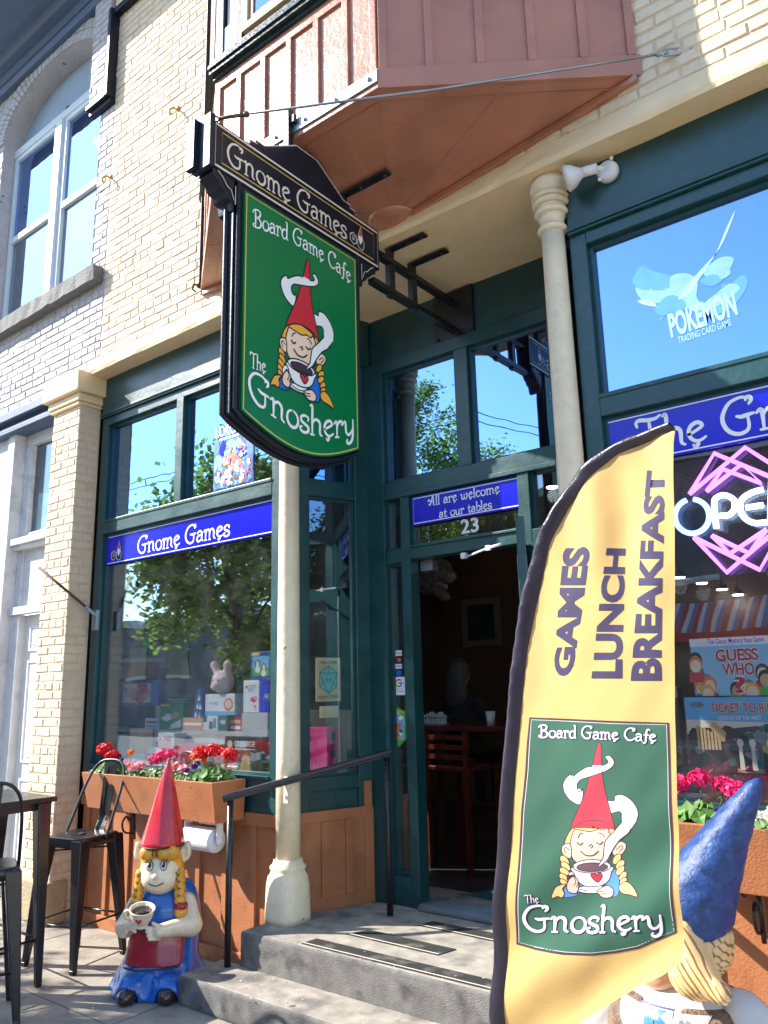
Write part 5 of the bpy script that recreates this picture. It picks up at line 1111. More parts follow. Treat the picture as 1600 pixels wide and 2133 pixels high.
def plant(name, label, x, y, heads, pm, head_r, spread, hgt, leaf_n, leaf_r, lm, group, dense=60, petal=.013):
    t = thing(name, label, 'flowers', (x, y, 1.075), 0, group); lf = MB(); st = MB()
    for _ in range(leaf_n):
        a = rng.uniform(0, 6.28); r = spread * math.sqrt(rng.random()); z = rng.uniform(.02, hgt * .72) * (1 - .4 * r / spread)
        p = (r * math.cos(a), r * .8 * math.sin(a) - .01, z); disc_leaf(lf, p, leaf_r * rng.uniform(.6, 1.15), (math.cos(a) * .7, math.sin(a) * .7 - .4, rng.uniform(.3, 1)), 0)
        if _ % 2 == 0: st.tube([(0, 0, 0), (p[0] * .5, p[1] * .5, z * .8), p], .0016, 4)
    lf.build('leaves', lm, t)
    for hx, hy, hz in heads:
        st.tube([(hx * .2, hy * .2, 0), (hx * .8, hy * .8, hz * .6), (hx, hy, hz)], .0024, 5); f = MB()
        for _ in range(dense):
            v = Vector((rng.gauss(0, 1), rng.gauss(0, 1), rng.gauss(.35, .9))).normalized(); c = Vector((hx, hy, hz)) + Vector((v.x * head_r, v.y * head_r, v.z * head_r * .72)) * rng.uniform(.75, 1)
            disc_leaf(f, c, petal * rng.uniform(.7, 1.2), v + Vector((rng.uniform(-.5, .5), rng.uniform(-.5, .5), rng.uniform(-.5, .5))), 0, .22, 7)
        f.build('flower_head', pm, t)
    st.build('stems', leaf_g, t); return t
GP = 'flowers growing in the planter boxes'
plant('geranium', 'red geranium at the far left end of the left planter', -5.20, 3.40, [(-.03, -.03, .185), (.05, -.02, .135)], PM['red'], .062, .11, .16, 46, .030, leaf_g, GP, 120)
plant('geranium', 'pink geranium in the left planter just behind the red hat tip', -4.60, 3.42, [(-.10, 0, .13), (-.02, .0, .16), (.07, .0, .165)], PM['pink'], .05, .13, .13, 50, .020, leaf_d, GP, 70)
plant('geranium', 'large red geranium at the right end of the left planter', -4.10, 3.42, [(-.09, -.02, .19), (.0, .0, .205), (.13, .02, .18)], PM['red'], .056, .14, .17, 70, .032, leaf_g, GP, 110)
plant('petunia', 'striped pale pink petunia in the left planter behind the bar stool', -4.86, 3.38, [(-.05, -.03, .09), (.03, -.04, .07), (.08, -.02, .09)], PM['stripe'], .032, .10, .09, 40, .018, leaf_d, GP, 26, .016)
plant('petunia', 'pale pink petunia in the left planter right of the red hat tip', -4.36, 3.38, [(-.03, -.03, .10), (.04, -.02, .09)], PM['stripe'], .03, .08, .08, 30, .018, leaf_d, GP, 22, .016)
plant('marigold', 'orange marigold standing alone in the left half of the left planter', -5.0, 3.43, [(0, 0, .165)], PM['orange'], .026, .05, .12, 24, .014, leaf_d, GP, 40, .010)
plant('marigold', 'pair of orange marigolds in the left planter beside the big red geranium', -4.27, 3.43, [(-.03, 0, .16), (.05, .01, .145)], PM['orange'], .028, .07, .12, 34, .014, leaf_d, GP, 40, .010)
plant('pansy', 'dark violet pansies in the left planter beside the left red geranium', -5.06, 3.37, [(-.03, -.02, .10), (.04, -.02, .105), (0, .02, .12)], PM['violet'], .018, .06, .09, 24, .016, leaf_d, GP, 14, .012)
plant('pansy', 'dark violet pansies in the left planter under the large red geranium', -4.19, 3.35, [(-.05, -.02, .08), (.03, -.01, .13), (.02, -.02, .11)], PM['violet'], .018, .06, .09, 24, .016, leaf_d, GP, 14, .012)
plant('geranium', 'bright pink geranium in the right planter beside the blue hat', -1.06, 3.40, [(-.10, 0, .16), (-.02, .0, .185), (.07, .01, .165), (.12, -.01, .15)], PM['pink'], .045, .14, .14, 60, .032, leaf_g, GP, 70)
plant('geranium', 'pink geranium in the right planter cut by the right edge of the photo', -.58, 3.42, [(-.03, 0, .15), (.08, 0, .17)], PM['pink'], .045, .12, .13, 50, .03, leaf_g, GP, 70)
plant('alyssum', 'white alyssum flowering in the right planter right of the blue hat', -.80, 3.37, [(-.07, -.02, .06), (0, -.03, .07), (.06, -.01, .065), (.0, .04, .08)], PM['white'], .04, .11, .10, 60, .016, leaf_d, GP, 90, .008)
plant('pansy', 'dark violet pansies in the right planter left of the blue hat', -.98, 3.36, [(-.02, -.02, .07), (.04, -.02, .06)], PM['violet'], .018, .05, .07, 20, .015, leaf_d, GP, 14, .012)
gc = MB()
for x0, x1 in ((-5.33, -3.97), (-1.2, .85)):
    for _ in range(int(620 * (x1 - x0) / 1.36)):
        x = rng.uniform(x0, x1); y = rng.uniform(3.31, 3.5); disc_leaf(gc, (x, y, 1.085 + rng.uniform(0, .05)), rng.uniform(.007, .014), (rng.uniform(-.6, .6), rng.uniform(-.9, .3), 1), 0 if rng.random() < .55 else 1, .2, 6)
tag(gc.build('ground_cover', [leaf_d, mat('pale_leaf', lin(196, 204, 160), .6, transl=.2)]), 'small pale green and white leaves covering the planter soil', 'ground cover', kind='stuff')
# ---------------------------------------------------------------- paper towel roll under the planter
t = thing('paper_towel_roll', 'white paper towel roll in a holder under the left planter', 'paper towel roll')
TR = lambda x: (x, 3.395, .752)
b = MB(Matrix.Translation((0, 3.395, .752)) @ Matrix.Rotation(R(90), 4, 'Y')); b.lathe([(.02, -4.29), (.070, -4.29), (.071, -4.28), (.071, -4.03), (.070, -4.02), (.02, -4.02)], (0, 0, 0), 36); b.build('roll', mat('paper', lin(226, 226, 232), .9, bump=.3, bscale=90), t)
b = MB(); b.box(-4.30, -3.99, 3.38, 3.41, .842, .86); 
for x in (-4.305, -3.995): b.bar((x, 3.395, .86), (x, 3.395, .752), .012, .05, up=(0, 1, 0)); b.ball((x, 3.395, .752), (.016, .03, .03))
b.build('holder', M['white'], t, bevel=.004)
# ---------------------------------------------------------------- fixtures on the walls
t = thing('flood_light', 'white outdoor flood lamp on a round box by the right column', 'lamp')
b = MB(Matrix.Translation((-1.26, YF, 4.19)) @ Matrix.Rotation(R(90), 4, 'X')); b.lathe([(0, 0), (.054, 0), (.056, .02), (.052, .04), (.04, .048), (0, .049)], (0, 0, 0), 28); b.ball((-.035, -.045, .05), .010); b.ball((.035, .045, .05), .010); b.build('wall_box', M['white'], t)
b = MB(); b.tube([(-1.275, YF - .04, 4.205), (-1.31, YF - .075, 4.20)], .015, 10); b.tube([(-1.295, YF - .07, 4.20), (-1.375, YF - .10, 4.19)], .026, 16); b.build('socket', M['white'], t)
b = MB(); d = Vector((-.9, -.33, -.22)).normalized(); p = Vector((-1.365, YF - .10, 4.19)); prof = [(.0, .026), (.015, .034), (.045, .058), (.072, .068), (.084, .066), (.090, .05)]
b.tube([p + d * a for a, r in prof], [r for a, r in prof], 20); b.build('bulb', mat('frosted_bulb', lin(214, 214, 210), .25, coat=.4), t)
t = thing('flagpole_stub', 'brown bare rod in a metal wall holder on the pier side', 'rod')
b = MB(); A = Vector((-5.70, 3.52, 2.265)); B = Vector((-6.02, 3.20, 2.645)); b.tube([A, B], .011, 8); b.build('rod', M['rust'], t)
b = MB(); b.tube([A - (B - A) * .03, A + (B - A) * .16], .016, 10); b.box(-5.73, -5.67, 3.515, 3.545, 2.14, 2.30); b.build('holder', M['steel'], t, bevel=.003)
hk = mat('brass_hook', lin(178, 146, 74), .4, metal=.5, var=.2, vscale=40)
for x, z, lab in ((-5.65, 6.09, 'small brass wall hook on the bricks near the arched window'), (-4.71, 6.285, 'small brass wall hook on the cream bricks near the bay')):
    b = MB(); b.ball((x, YW - .003, z + .03), (.022, .008, .03)); b.tube(smooth_curve([(x, YW, z + .02), (x, YW - .04, z + .01), (x, YW - .075, z - .03), (x, YW - .07, z - .06), (x, YW - .05, z - .055)], 4), .009, 8); tag(b.build('wall_hook', hk), lab, 'hook', 'brass hooks on the brick wall')
b = MB(); b.ball((-4.36, YW - .003, 4.60), .02); b.tube(smooth_curve([(-4.36, YW, 4.60), (-4.36, YW - .05, 4.59), (-4.36, YW - .06, 4.55), (-4.36, YW - .03, 4.54)], 4), .007, 8); b.tube([(-4.36, YW - .05, 4.56), (-4.34, YW - .06, 4.75), (-4.33, YW - .04, 5.2)], .003, 6); tag(b.build('wall_hook', M['rust']), 'rusty eye hook with thin wire below the left end of the bay', 'hook', 'brass hooks on the brick wall')

# ---------------------------------------------------------------- fallen petals and grit on the pavement
pp = MB()
for _ in range(420):
    x = rng.uniform(-6.2, -.6); y = rng.uniform(1.0, 3.5)
    z = .003 if not (-3.86 < x < -1.40 and y > 2.97) else (.153 if not (x > -3.67 and y > 3.26) else .333)
    if z == .003 and y > 3.45: continue
    a = rng.uniform(0, 6.28); r = rng.uniform(.004, .011); pp.add([(x + r * math.cos(a + k * 2.1) * (1 if k else .6), y + r * math.sin(a + k * 2.1), z + rng.uniform(0, .003)) for k in range(3)], [(0, 1, 2)], 0 if rng.random() < .6 else 1)
tag(pp.build('fallen_petals', [PM['white'], mat('dry_petal', lin(150, 128, 96), .8)]), 'scattered white petals and dry bits lying on the pavement', 'petals', kind='stuff')
# ---------------------------------------------------------------- feather flag on its pole
ff = thing('feather_flag', 'tall yellow feather flag reading games lunch breakfast in front of the steps', 'flag')
FN, FD = (.25, 1, 0), 1.8375
fnrm = Vector((-.25, -1, 0)).normalized()
def fdisp(px, py):
    """soft diagonal folds of the cloth, metres towards the street"""
    a = (px * .55 + py * .30); b = (px * .9 - py * .16)
    top = min(1, max(0, (1500 - py) / 500)); low = min(1, max(0, (py - 1650) / 350))
    d = .004 * math.sin(b / 34) + .003 * math.sin(a / 45 + 1.0) + .0006 * math.sin((px + py * .5) / 13)
    d += top * (.008 * math.sin((px - .10 * (1500 - py)) / 21 + .8) + .005 * math.sin(px / 15 - py / 90)) + low * .010 * math.sin((px * .7 + py) / 34)
    return d + .02 * math.sin((py - 900) / 420) - .00012 * (px - 1240)
def fpt(px, py, h=0):
    return at(px, py, FN, FD) + fnrm * (fdisp(px, py) + h)
def interp(T, y):
    ys = [t[0] for t in T]; xs = [t[1] for t in T]; return float(np.interp(y, ys, xs))
OUT = [(878, 1393), (884, 1365), (890, 1345), (915, 1290), (960, 1230), (1030, 1175), (1120, 1131), (1250, 1101), (1400, 1084), (1650, 1067), (1850, 1055), (2000, 1045), (2133, 1040), (2240, 1035)]
INN = [(896, 1402), (905, 1368), (918, 1338), (947, 1280), (1000, 1230), (1060, 1187), (1130, 1156), (1270, 1126), (1350, 1113), (1500, 1101), (1750, 1086), (1950, 1072), (2133, 1067), (2240, 1063)]
RGT = [(880, 1405), (920, 1401), (1100, 1402), (1300, 1403), (1500, 1405), (1700, 1408), (1850, 1412), (1990, 1418)]
def hem(px): return float(np.interp(px, [1063, 1130, 1200, 1260, 1320, 1380, 1418], [2236, 2192, 2136, 2096, 2060, 2032, 2004]))
flag_y = mat('flag_cloth', lin(216, 178, 112), .75, var=.05, vscale=6, bump=.1, bscale=220, transl=.3)
flag_k = mat('flag_sleeve', lin(40, 36, 50), .32, var=.1, vscale=20, bump=.15, bscale=120)
c = MB(); NU, NV = 44, 130; vs = []
for j in range(NV + 1):
    t = j / NV
    for i in range(NU + 1):
        s = i / NU
        y = 897 + (2226 - 897) * t; xl = interp(INN, y); px = xl + (interp(RGT, min(y, 1990)) - xl) * s
        yb = hem(max(1063, min(1418, px)))
        yy = 897 + (yb - 897) * t if t > .0 else 897
        xl2 = interp(INN, yy); px = xl2 + (interp(RGT, min(yy, 1990)) - xl2) * s
        vs.append(fpt(px, yy))
c.add(vs, [((NU + 1) * j + i, (NU + 1) * j + i + 1, (NU + 1) * (j + 1) + i + 1, (NU + 1) * (j + 1) + i) for j in range(NV) for i in range(NU)], 0, True)
c.build('cloth', flag_y, ff)
c = MB(); vs = []; rows = 110; K_ = 10
for j in range(rows + 1):
    y = 879 + (2240 - 879) * (j / rows) ** 1.15; o = Vector(fpt(interp(OUT, y), y)); n_ = Vector(fpt(interp(INN, y + 10 * (1 - j / rows)), y + 10 * (1 - j / rows)))
    wr = .003 * math.sin(y / 11) * (1 if y < 1500 else .4)
    for i in range(2 * K_):
        a = math.pi * i / K_; s = .5 - .5 * math.cos(a); w = (n_ - o).length; bu = math.sin(a) * min(.016, w * .35) * (1.4 - .8 * s) + wr * math.sin(a * 2 + y / 17)
        vs.append(o.lerp(n_, s) + fnrm * bu)
c.add(vs, [(2 * K_ * j + i, 2 * K_ * j + (i + 1) % (2 * K_), 2 * K_ * (j + 1) + (i + 1) % (2 * K_), 2 * K_ * (j + 1) + i) for j in range(rows) for i in range(2 * K_)], 0, True)
c.build('sleeve', flag_k, ff)
PB = Vector(fpt(1050, 2215)); dwn = (Vector(fpt(1049, 2215)) - Vector(fpt(1061, 1850))).normalized(); GB = PB + dwn * (PB.z / -dwn.z)
c = MB(); c.tube([GB, PB - dwn * .02], .009, 10); c.build('pole', M['blackmetal'], ff)
c = MB(); c.tube([GB + Vector((0, 0, .14)), GB + Vector((0, 0, .0))], .016, 10)
for a in (.3, 1.87, 3.44, 5.01): c.bar(GB + Vector((0, 0, .02)), GB + Vector((.38 * math.cos(a), .38 * math.sin(a), .014)), .03, .012)
c.build('ground_base', M['blackmetal'], ff)
# printed artwork, drawn in the flag's own outline
FK = dict(K); FK.update(white=mat('print_white', lin(204, 198, 208), .7), red=mat('print_red', lin(190, 40, 58), .7), green=mat('print_green', lin(46, 92, 74), .75, var=.08, vscale=5, transl=.15), black=mat('print_line', lin(58, 34, 46), .7), skin=mat('print_skin', lin(216, 174, 154), .7), hair=mat('print_hair', lin(232, 178, 116), .7), blue=mat('print_blue', lin(70, 128, 204), .7), coffee=mat('print_coffee', lin(96, 66, 78), .7), purple=mat('print_purple', lin(36, 26, 70), .7))
cr = lambda x, y: (1030 + x / 3.0775, 1440 + y / 3.0775)
D = Decal(.000012)
def word(st, y0, y1, r0, r1, l0, l1):
    vs_, fs_2 = font_mesh(st, .06); W = max(v[0] for v in vs_)
    out = []
    for a, b in vs_:
        t = a / W; xr = r0 + (r1 - r0) * t; xl = l0 + (l1 - l0) * t; out.append((xr + (xl - xr) * b, y0 + (y1 - y0) * t))
    D.h += .00004; D.items.append((out, fs_2, D.mi(FK['purple']), D.h))
word('GAMES', 1408, 1140, 1203, 1236, 1163, 1181); word('LUNCH', 1413, 1142, 1301, 1297, 1243, 1268); word('BREAKFAST', 1418, 978, 1376, 1379, 1320, 1340)
pan = [(275, 170), (500, 180), (800, 195), (1113, 206), (1120, 600), (1130, 1100), (1140, 1555), (1080, 1577), (1000, 1610), (920, 1645), (780, 1670), (650, 1680), (480, 1668), (300, 1636), (190, 1606), (205, 1400), (222, 1180), (228, 1000), (240, 760), (262, 500), (268, 330)]
D.poly([cr(*p) for p in pan], FK['green']); D.line([cr(*p) for p in pan], FK['black'], 4.6, closed=True)
cxp = sum(p[0] for p in pan) / len(pan); cyp = 900
D.line([cr(p[0] + (9 if p[0] < cxp else -9), p[1] + (9 if p[1] < 500 else -9 if p[1] > 1500 else 0)) for p in pan], FK['white'], 1.0, closed=True)
emblem(D, lambda u, v: cr(240 + u * 885, 1600 - v * 1415), FK, 2.0)
# lettering runs with y upwards, the photo's rows run downwards
class FlipD:
    def __init__(s, d): s.d = d
def ftext(st, x0, yb, size, width, pen, curve):
    strokes, W = stroke_text(st); sx = width / W
    for col, extra in ((FK['purple'], 2.2), (FK['white'], 0)):
        for P in strokes:
            Q = [cr(x0 + a * sx, yb - b * size + curve(x0 + a * sx)) for a, b in P]; k = len(Q)
            ws = [size / 3.0775 * pen * (.75 + .5 * math.sin(math.pi * j / (k - 1))) + extra for j in range(k)]
            v_, f_ = ribbon(Q, ws); D.h += .000008; D.items.append((v_, f_, D.mi(col), D.h))
ftext('Board Game Cafe', 332, 300, 80, 715, .11, lambda x: 16 * ((x - 650) / 400) + 6 * ((x - 650) / 350) ** 2)
ftext('The', 262, 1340, 52, 78, .07, lambda x: 0)
ftext('Gnoshery', 238, 1530, 168, 850, .10, lambda x: -6 + 14 * math.sin((x - 240) / 850 * 3.14) * 1.0)
D.build('print', lambda px, py, h: fpt(px, py, h + .0010), ff, cut=9)
# ---------------------------------------------------------------- things in the left display window
def atY(px, py, y): return at(px, py, (0, 1, 0), y)
def rectY(x0, y0, x1, y1, Y):
    """photo rectangle (left, top, right, bottom) on the plane y = Y -> x0, x1, z0, z1"""
    ym = (y0 + y1) / 2; xm = (x0 + x1) / 2
    return atY(x0, ym, Y).x, atY(x1, ym, Y).x, atY(xm, y1, Y).z, atY(xm, y0, Y).z
card = {}
def cm(*c):
    if c not in card: card[c] = mat('card_%d' % len(card), lin(*c), .4, var=.04, vscale=12, coat=.2)
    return card[c]
def game_box(name, label, cat, R4, Y, depth, col, side, art=None, group=None, tilt=0):
    x0, x1, z0, z1 = R4; t = thing(name, label, cat, (x0, Y, z0), tilt, group)
    b = MB(); b.box(0, x1 - x0, 0, depth, 0, z1 - z0, 0); b.build('carton', side, t, bevel=.002)
    D = Decal(.00004); W, H = x1 - x0, z1 - z0
    D.poly([(.002, .002), (W - .002, .002), (W - .002, H - .002), (.002, H - .002)], col)
    if art: art(D, W, H)
    D.build('front', lambda u, v, h: (u, -.0008 - h, v), t); return t
SH = 1.06
def put(R4, z=None):
    x0, x1, z0, z1 = R4
    return (x0, x1, z0 if z is None else z, z1 if z is None else z + (z1 - z0))
WB = 'boxed games and gifts in the left window'
def riser(label, x0, x1, y0, y1, z1):
    t = MB(); t.box(x0, x1, y0, y1, SH + .0005, z1); tag(t.build('display_riser', mat('riser_cloth', lin(196, 192, 186), .8, var=.1)), label, 'riser')
b_mid = atY(390, 1520, 3.92).z; b_top = atY(300, 1470, 4.02).z
riser('grey display riser behind the front row of boxes in the left window', -5.3, -3.95, 3.86, 4.00, b_mid - .001)
riser('tall grey display riser at the back of the left window', -5.55, -4.55, 4.02, 4.19, b_top - .001)
def blobs(D, W, H, cols, n, r, x0=0, y0=0, x1=1, y1=1, seed=1):
    q = random.Random(seed)
    for i in range(n):
        x = W * q.uniform(x0, x1); y = H * q.uniform(y0, y1); a = r * q.uniform(.5, 1.3); an = [q.uniform(.6, 1.2) for _ in range(7)]
        D.poly([(min(W * .985, max(W * .015, x + a * an[k] * math.cos(k * .8976))), min(H * .985, max(H * .015, y + a * an[k] * math.sin(k * .8976)))) for k in range(7)], K[cols[i % len(cols)]], 0)
def pz(seed): 
    def f(D, W, H):
        D.poly([(.08 * W, .12 * H), (.80 * W, .12 * H), (.80 * W, .88 * H), (.08 * W, .88 * H)], K['white']); blobs(D, W, H, ['orange', 'tan', 'red', 'sky', 'cream', 'pink'], 26, .07 * W, .16, .22, .72, .78, seed)
        D.line([(.05 * W, .93 * H), (.30 * W, .96 * H)], K['gold'], .012)
    return f
x0, x1, z0, z1 = rectY(247, 1417, 328, 1469, 4.02); game_box('puzzle_box', 'blue puzzle box at the left back under the brown cup cushion', 'puzzle', (x0, x1, b_top, b_top + z1 - z0), 4.03, .10, cm(40, 90, 190), cm(26, 60, 140), pz(3), WB)
tz = b_top + z1 - z0
t = thing('cup_cushion', 'brown drink cup shaped plush with green straw on the puzzle box', 'plush', (x0 + .20, 4.09, tz))
b = MB(); b.lathe([(0, 0), (.13, .0), (.165, .03), (.175, .10), (.17, .15)], (0, 0, 0), 24); b.build('cup_body', mat('plush_brown', lin(150, 92, 60), .9, bump=.6, bscale=60), t)
b = MB(); b.lathe([(.17, .148), (.185, .155), (.18, .175), (.10, .20), (0, .205)], (0, 0, 0), 24); b.build('lid', mat('plush_lid', lin(176, 186, 190), .8), t)
b = MB(); b.tube([(.02, 0, .195), (.07, 0, .36)], .033, 12); b.build('straw', mat('plush_green', lin(16, 150, 90), .8), t)
def chess(D, W, H):
    for i in range(6):
        for j in range(4):
            if (i + j) % 2: D.poly([(W * (.1 + .13 * i), H * (.08 + .09 * j)), (W * (.23 + .13 * i), H * (.08 + .09 * j)), (W * (.23 + .13 * i), H * (.17 + .09 * j)), (W * (.1 + .13 * i), H * (.17 + .09 * j))], K['white'])
    D.type('LEARN TO PLAY', K['white'], W * .5, H * .72, .018, W * .6, .02, 'CENTER'); D.type('CHESS', K['white'], W * .5, H * .55, .04, W * .66, .03, 'CENTER'); D.line([(W * .1, H * .5), (W * .9, H * .5), (W * .9, H * .82), (W * .1, H * .82)], K['white'], .004, closed=True)
x0, x1, z0, z1 = rectY(350, 1416, 398, 1490, 3.96); game_box('chess_box', 'dark green box teaching chess standing behind the card game box', 'game box', (x0, x1, b_mid, b_mid + z1 - z0), 3.95, .05, cm(24, 96, 62), cm(14, 56, 40), chess, WB)
def cards(D, W, H):
    D.poly([(W * .05, H * .42), (W * .35, H * .62), (W * .6, H * .48), (W * .3, H * .3)], K['white']); D.poly([(W * .42, H * .52), (W * .66, H * .7), (W * .88, H * .58), (W * .62, H * .40)], K['tan']); D.poly([(W * .4, H * .02), (W * .9, H * .1), (W * .9, H * .4), (W * .5, H * .2)], K['white']); D.line([(W * .06, H * .92), (W * .4, H * .92)], K['gold'], .012); D.line([(W * .06, H * .85), (W * .3, H * .85)], K['red'], .012)
x0, x1, z0, z1 = rectY(335, 1439, 384, 1494, 3.88); game_box('card_game_box', 'green card game box with playing cards on its front', 'game box', (x0, x1, b_mid, b_mid + z1 - z0), 3.875, .05, cm(26, 150, 78), cm(20, 100, 56), cards, WB)
# triangular box
t = thing('pyramid_box', 'blue triangular game box patterned with white triangles', 'game box', (atY(397, 1488, 3.88).x, 3.875, b_mid), 0, WB); W = .17; H = .30
b = MB(); b.prism([(0, 0), (W, 0), (W * .62, H), (W * .5, H)], lambda u, v, k: (u, .05 * k, v)); b.build('carton', cm(20, 74, 150), t)
D = Decal(.00004)
for i, (u, v) in enumerate([(.15, .1), (.4, .08), (.68, .1), (.3, .32), (.56, .3), (.42, .52), (.6, .5), (.5, .72)]): D.poly([(W * u, H * v), (W * (u + .16), H * v), (W * (u + .08), H * (v + .14))], K['white' if i != 4 else 'gold'])
D.poly([(W * .05, .004), (W * .95, .004), (W * .93, .03), (W * .07, .03)], K['white']); D.type('Tri-ominos', K['red'], W * .5, .007, .018, W * .8, .03, 'CENTER'); D.build('front', lambda u, v, h: (u, -.0008 - h, v), t)
def mug(D, W, H):
    D.poly([(0, 0), (W, 0), (W, H * .18), (0, H * .18)], K['sky']); D.poly(arc(W * .78, H * .5, W * .16, H * .3, 0, 345, 16), K['orange']); D.poly(arc(W * .78, H * .52, W * .11, H * .2, 0, 345, 16), K['cream']); D.type('mugs', K['grey'], W * .3, H * .5, .028, W * .3, .0, 'CENTER')
x0, x1, z0, z1 = rectY(432, 1443, 494, 1487, 3.9); game_box('mug_box', 'white and blue mug gift box under the pink pig plush', 'gift box', (x0, x1, b_mid + .11, b_mid + .11 + z1 - z0), 3.88, .1, cm(226, 228, 230), cm(190, 196, 204), mug, WB); pz_ = b_mid + .11 + z1 - z0; px_ = (x0 + x1) / 2 - .03
def wb(D, W, H):
    D.poly([(W * .62, 0), (W, 0), (W, H), (W * .62, H)], K['teal']); D.poly([(0, H * .55), (W * .18, H * .55), (W * .18, H), (0, H)], K['teal']); D.type('W&B', K['white'], W * .81, H * .45, .03, W * .2, .02, 'CENTER'); D.poly([(W * .28, H * .1), (W * .42, H * .1), (W * .42, H * .6), (W * .28, H * .6)], K['teal']); D.poly([(W * .44, H * .15), (W * .56, H * .15), (W * .56, H * .8), (W * .44, H * .8)], K['grey'])
x0, x1, z0, z1 = rectY(422, 1487, 474, 1521, 3.87); game_box('tumbler_box', 'white and teal tumbler gift box below the mug box', 'gift box', (x0, x1, b_mid, b_mid + .109), 3.868, .11, cm(220, 222, 222), cm(12, 82, 84), wb, WB)
pig = thing('pig_plush', 'pale pink pig plush toy with upright ears on a mug box', 'plush', (px_, 3.93, pz_))
def pigf(X, Y, Z):
    a = s_ell(X, Y, Z, (0, 0, .085), (.095, .075, .085)); a = smin(a, s_ell(X, Y, Z, (.0, -.07, .055), (.045, .03, .032)), .02)
    for s in (-1, 1): a = smin(a, s_cap(X, Y, Z, (s * .05, 0, .14), (s * .075 - .02, -.005, .21), .028, .032), .02)
    return a
sdf_part('plush_body', pigf, (-.14, -.12, -.01), (.14, .1, .26), .008, mat('plush_pink', lin(228, 190, 190), .9, var=.08, bump=.5, bscale=80, var2=lin(214, 214, 160), v2scale=6, v2amt=.6), pig)
b = MB(); b.ball((-.03, -.072, .095), .007); b.ball((.03, -.072, .095), .007); b.build('eyes', K['black'], pig)
def pups(D, W, H):
    D.poly([(.10 * W, .14 * H), (.92 * W, .14 * H), (.92 * W, .84 * H), (.10 * W, .84 * H)], K['sky']); D.poly([(.10 * W, .14 * H), (.92 * W, .14 * H), (.92 * W, .42 * H), (.10 * W, .42 * H)], K['lime'])
    for u, v in ((.36, .56), (.66, .42)):
        D.poly(arc(W * u, H * v, W * .13, H * .16, 0, 340, 14), K['coffee']); D.poly(arc(W * u, H * (v - .02), W * .07, H * .14, 0, 340, 12), K['white']); D.poly(arc(W * u, H * (v - .2), W * .12, H * .12, 0, 340, 12), K['white'])
    D.line([(.1 * W, .92 * H), (.4 * W, .92 * H)], K['gold'], .02)
x0, x1, z0, z1 = rectY(509, 1416, 562, 1484, 3.80)
def mug2(D, W, H):
    D.poly([(W * .62, 0), (W, 0), (W, H), (W * .62, H)], K['navy']); D.type('COFFEE', K['grey'], W * .36, H * .74, .024, W * .36, .02, 'CENTER'); D.type('MUG', K['grey'], W * .32, H * .64, .024, W * .22, .02, 'CENTER'); blobs(D, W, H, ['pink', 'red', 'cream'], 9, .018, .34, .06, .5, .5, 5); D.poly(arc(W * .13, H * .78, .012, .012, 0, 330, 8), K['red'])
riser('small black display riser under the coffee mug box', x0, x1, 3.78, 3.9, z0 - .001)
game_box('mug_box', 'tall white and blue coffee mug box under the puppy puzzle', 'gift box', (x0, x1, z0, z1), 3.79, .1, cm(228, 228, 230), cm(26, 48, 110), mug2, WB); zt = z1
x0, x1, z0, z1 = rectY(524, 1358, 566, 1416, 3.80); game_box('puzzle_box', 'blue puzzle box picturing two beagle puppies', 'puzzle', (x0, x1, zt + .001, zt + z1 - z0), 3.79, .05, cm(24, 66, 160), cm(20, 46, 110), pups, WB)
def wood(D, W, H):
    D.poly([(.01, .01), (W - .01, .01), (W - .01, H * .42), (.01, H * .42)], K['white']); D.line([(W * .15, H * .5), (W * .85, H * .5), (W * .85, H * .92), (W * .15, H * .92)], K['gold'], .004, closed=True); D.poly(arc(W * .5, H * .2, W * .22, H * .06, 0, 180, 10), K['grey'])
x0, x1, z0, z1 = rectY(271, 1493, 303, 1584, 3.74); game_box('wooden_game_box', 'pale wooden game box with white label at the left of the window', 'game box', (x0, x1, SH, SH + z1 - z0), 3.735, .07, cm(206, 172, 120), cm(196, 160, 108), wood, WB)
def big(D, W, H):
    D.type('GIGANTIC', K['grey'], W * .62, H * .87, .016, W * .55, .02, 'CENTER'); D.type('COFFEE MUG', K['grey'], W * .62, H * .81, .014, W * .6, .02, 'CENTER'); D.poly(arc(W * .16, H * .86, .012, .010, 0, 330, 8), K['red'])
    for i, (s, q) in enumerate((('I LIKE', .022), ('BIG', .034), ('MUGS', .024))): D.type(s, K['black'], W * .42, H * (.56 - .13 * i), q, None, .02, 'CENTER')
x0, x1, z0, z1 = rectY(330, 1494, 364, 1580, 3.74); game_box('mug_box', 'white mug box with the words I LIKE BIG MUGS', 'gift box', (x0, x1, SH, SH + z1 - z0), 3.735, .11, cm(228, 228, 226), cm(206, 206, 206), big, WB)
x0, x1, z0, z1 = rectY(378, 1490, 421, 1521, 3.86); game_box('craft_box', 'small tan craft box above the red board game box', 'game box', (x0, x1, b_mid, b_mid + .09), 3.866, .1, cm(214, 160, 110), cm(180, 128, 84), lambda D, W, H: D.line([(W * .1, H * .5), (W * .9, H * .5)], K['white'], .02), WB)
def catan(D, W, H):
    D.line([(W * .04, H * .05), (W * .96, H * .05), (W * .96, H * .95), (W * .04, H * .95)], K['pink'], .008, closed=True); blobs(D, W, H, ['coffee', 'grey', 'tan', 'red'], 18, .05, .08, .1, .92, .5, 8); D.poly([(W * .33, H * .5), (W * .63, H * .5), (W * .63, H * .92), (W * .33, H * .92)], K['red']); D.type('CATAN', K['cream'], W * .48, H * .66, .048, W * .26, .03, 'CENTER')
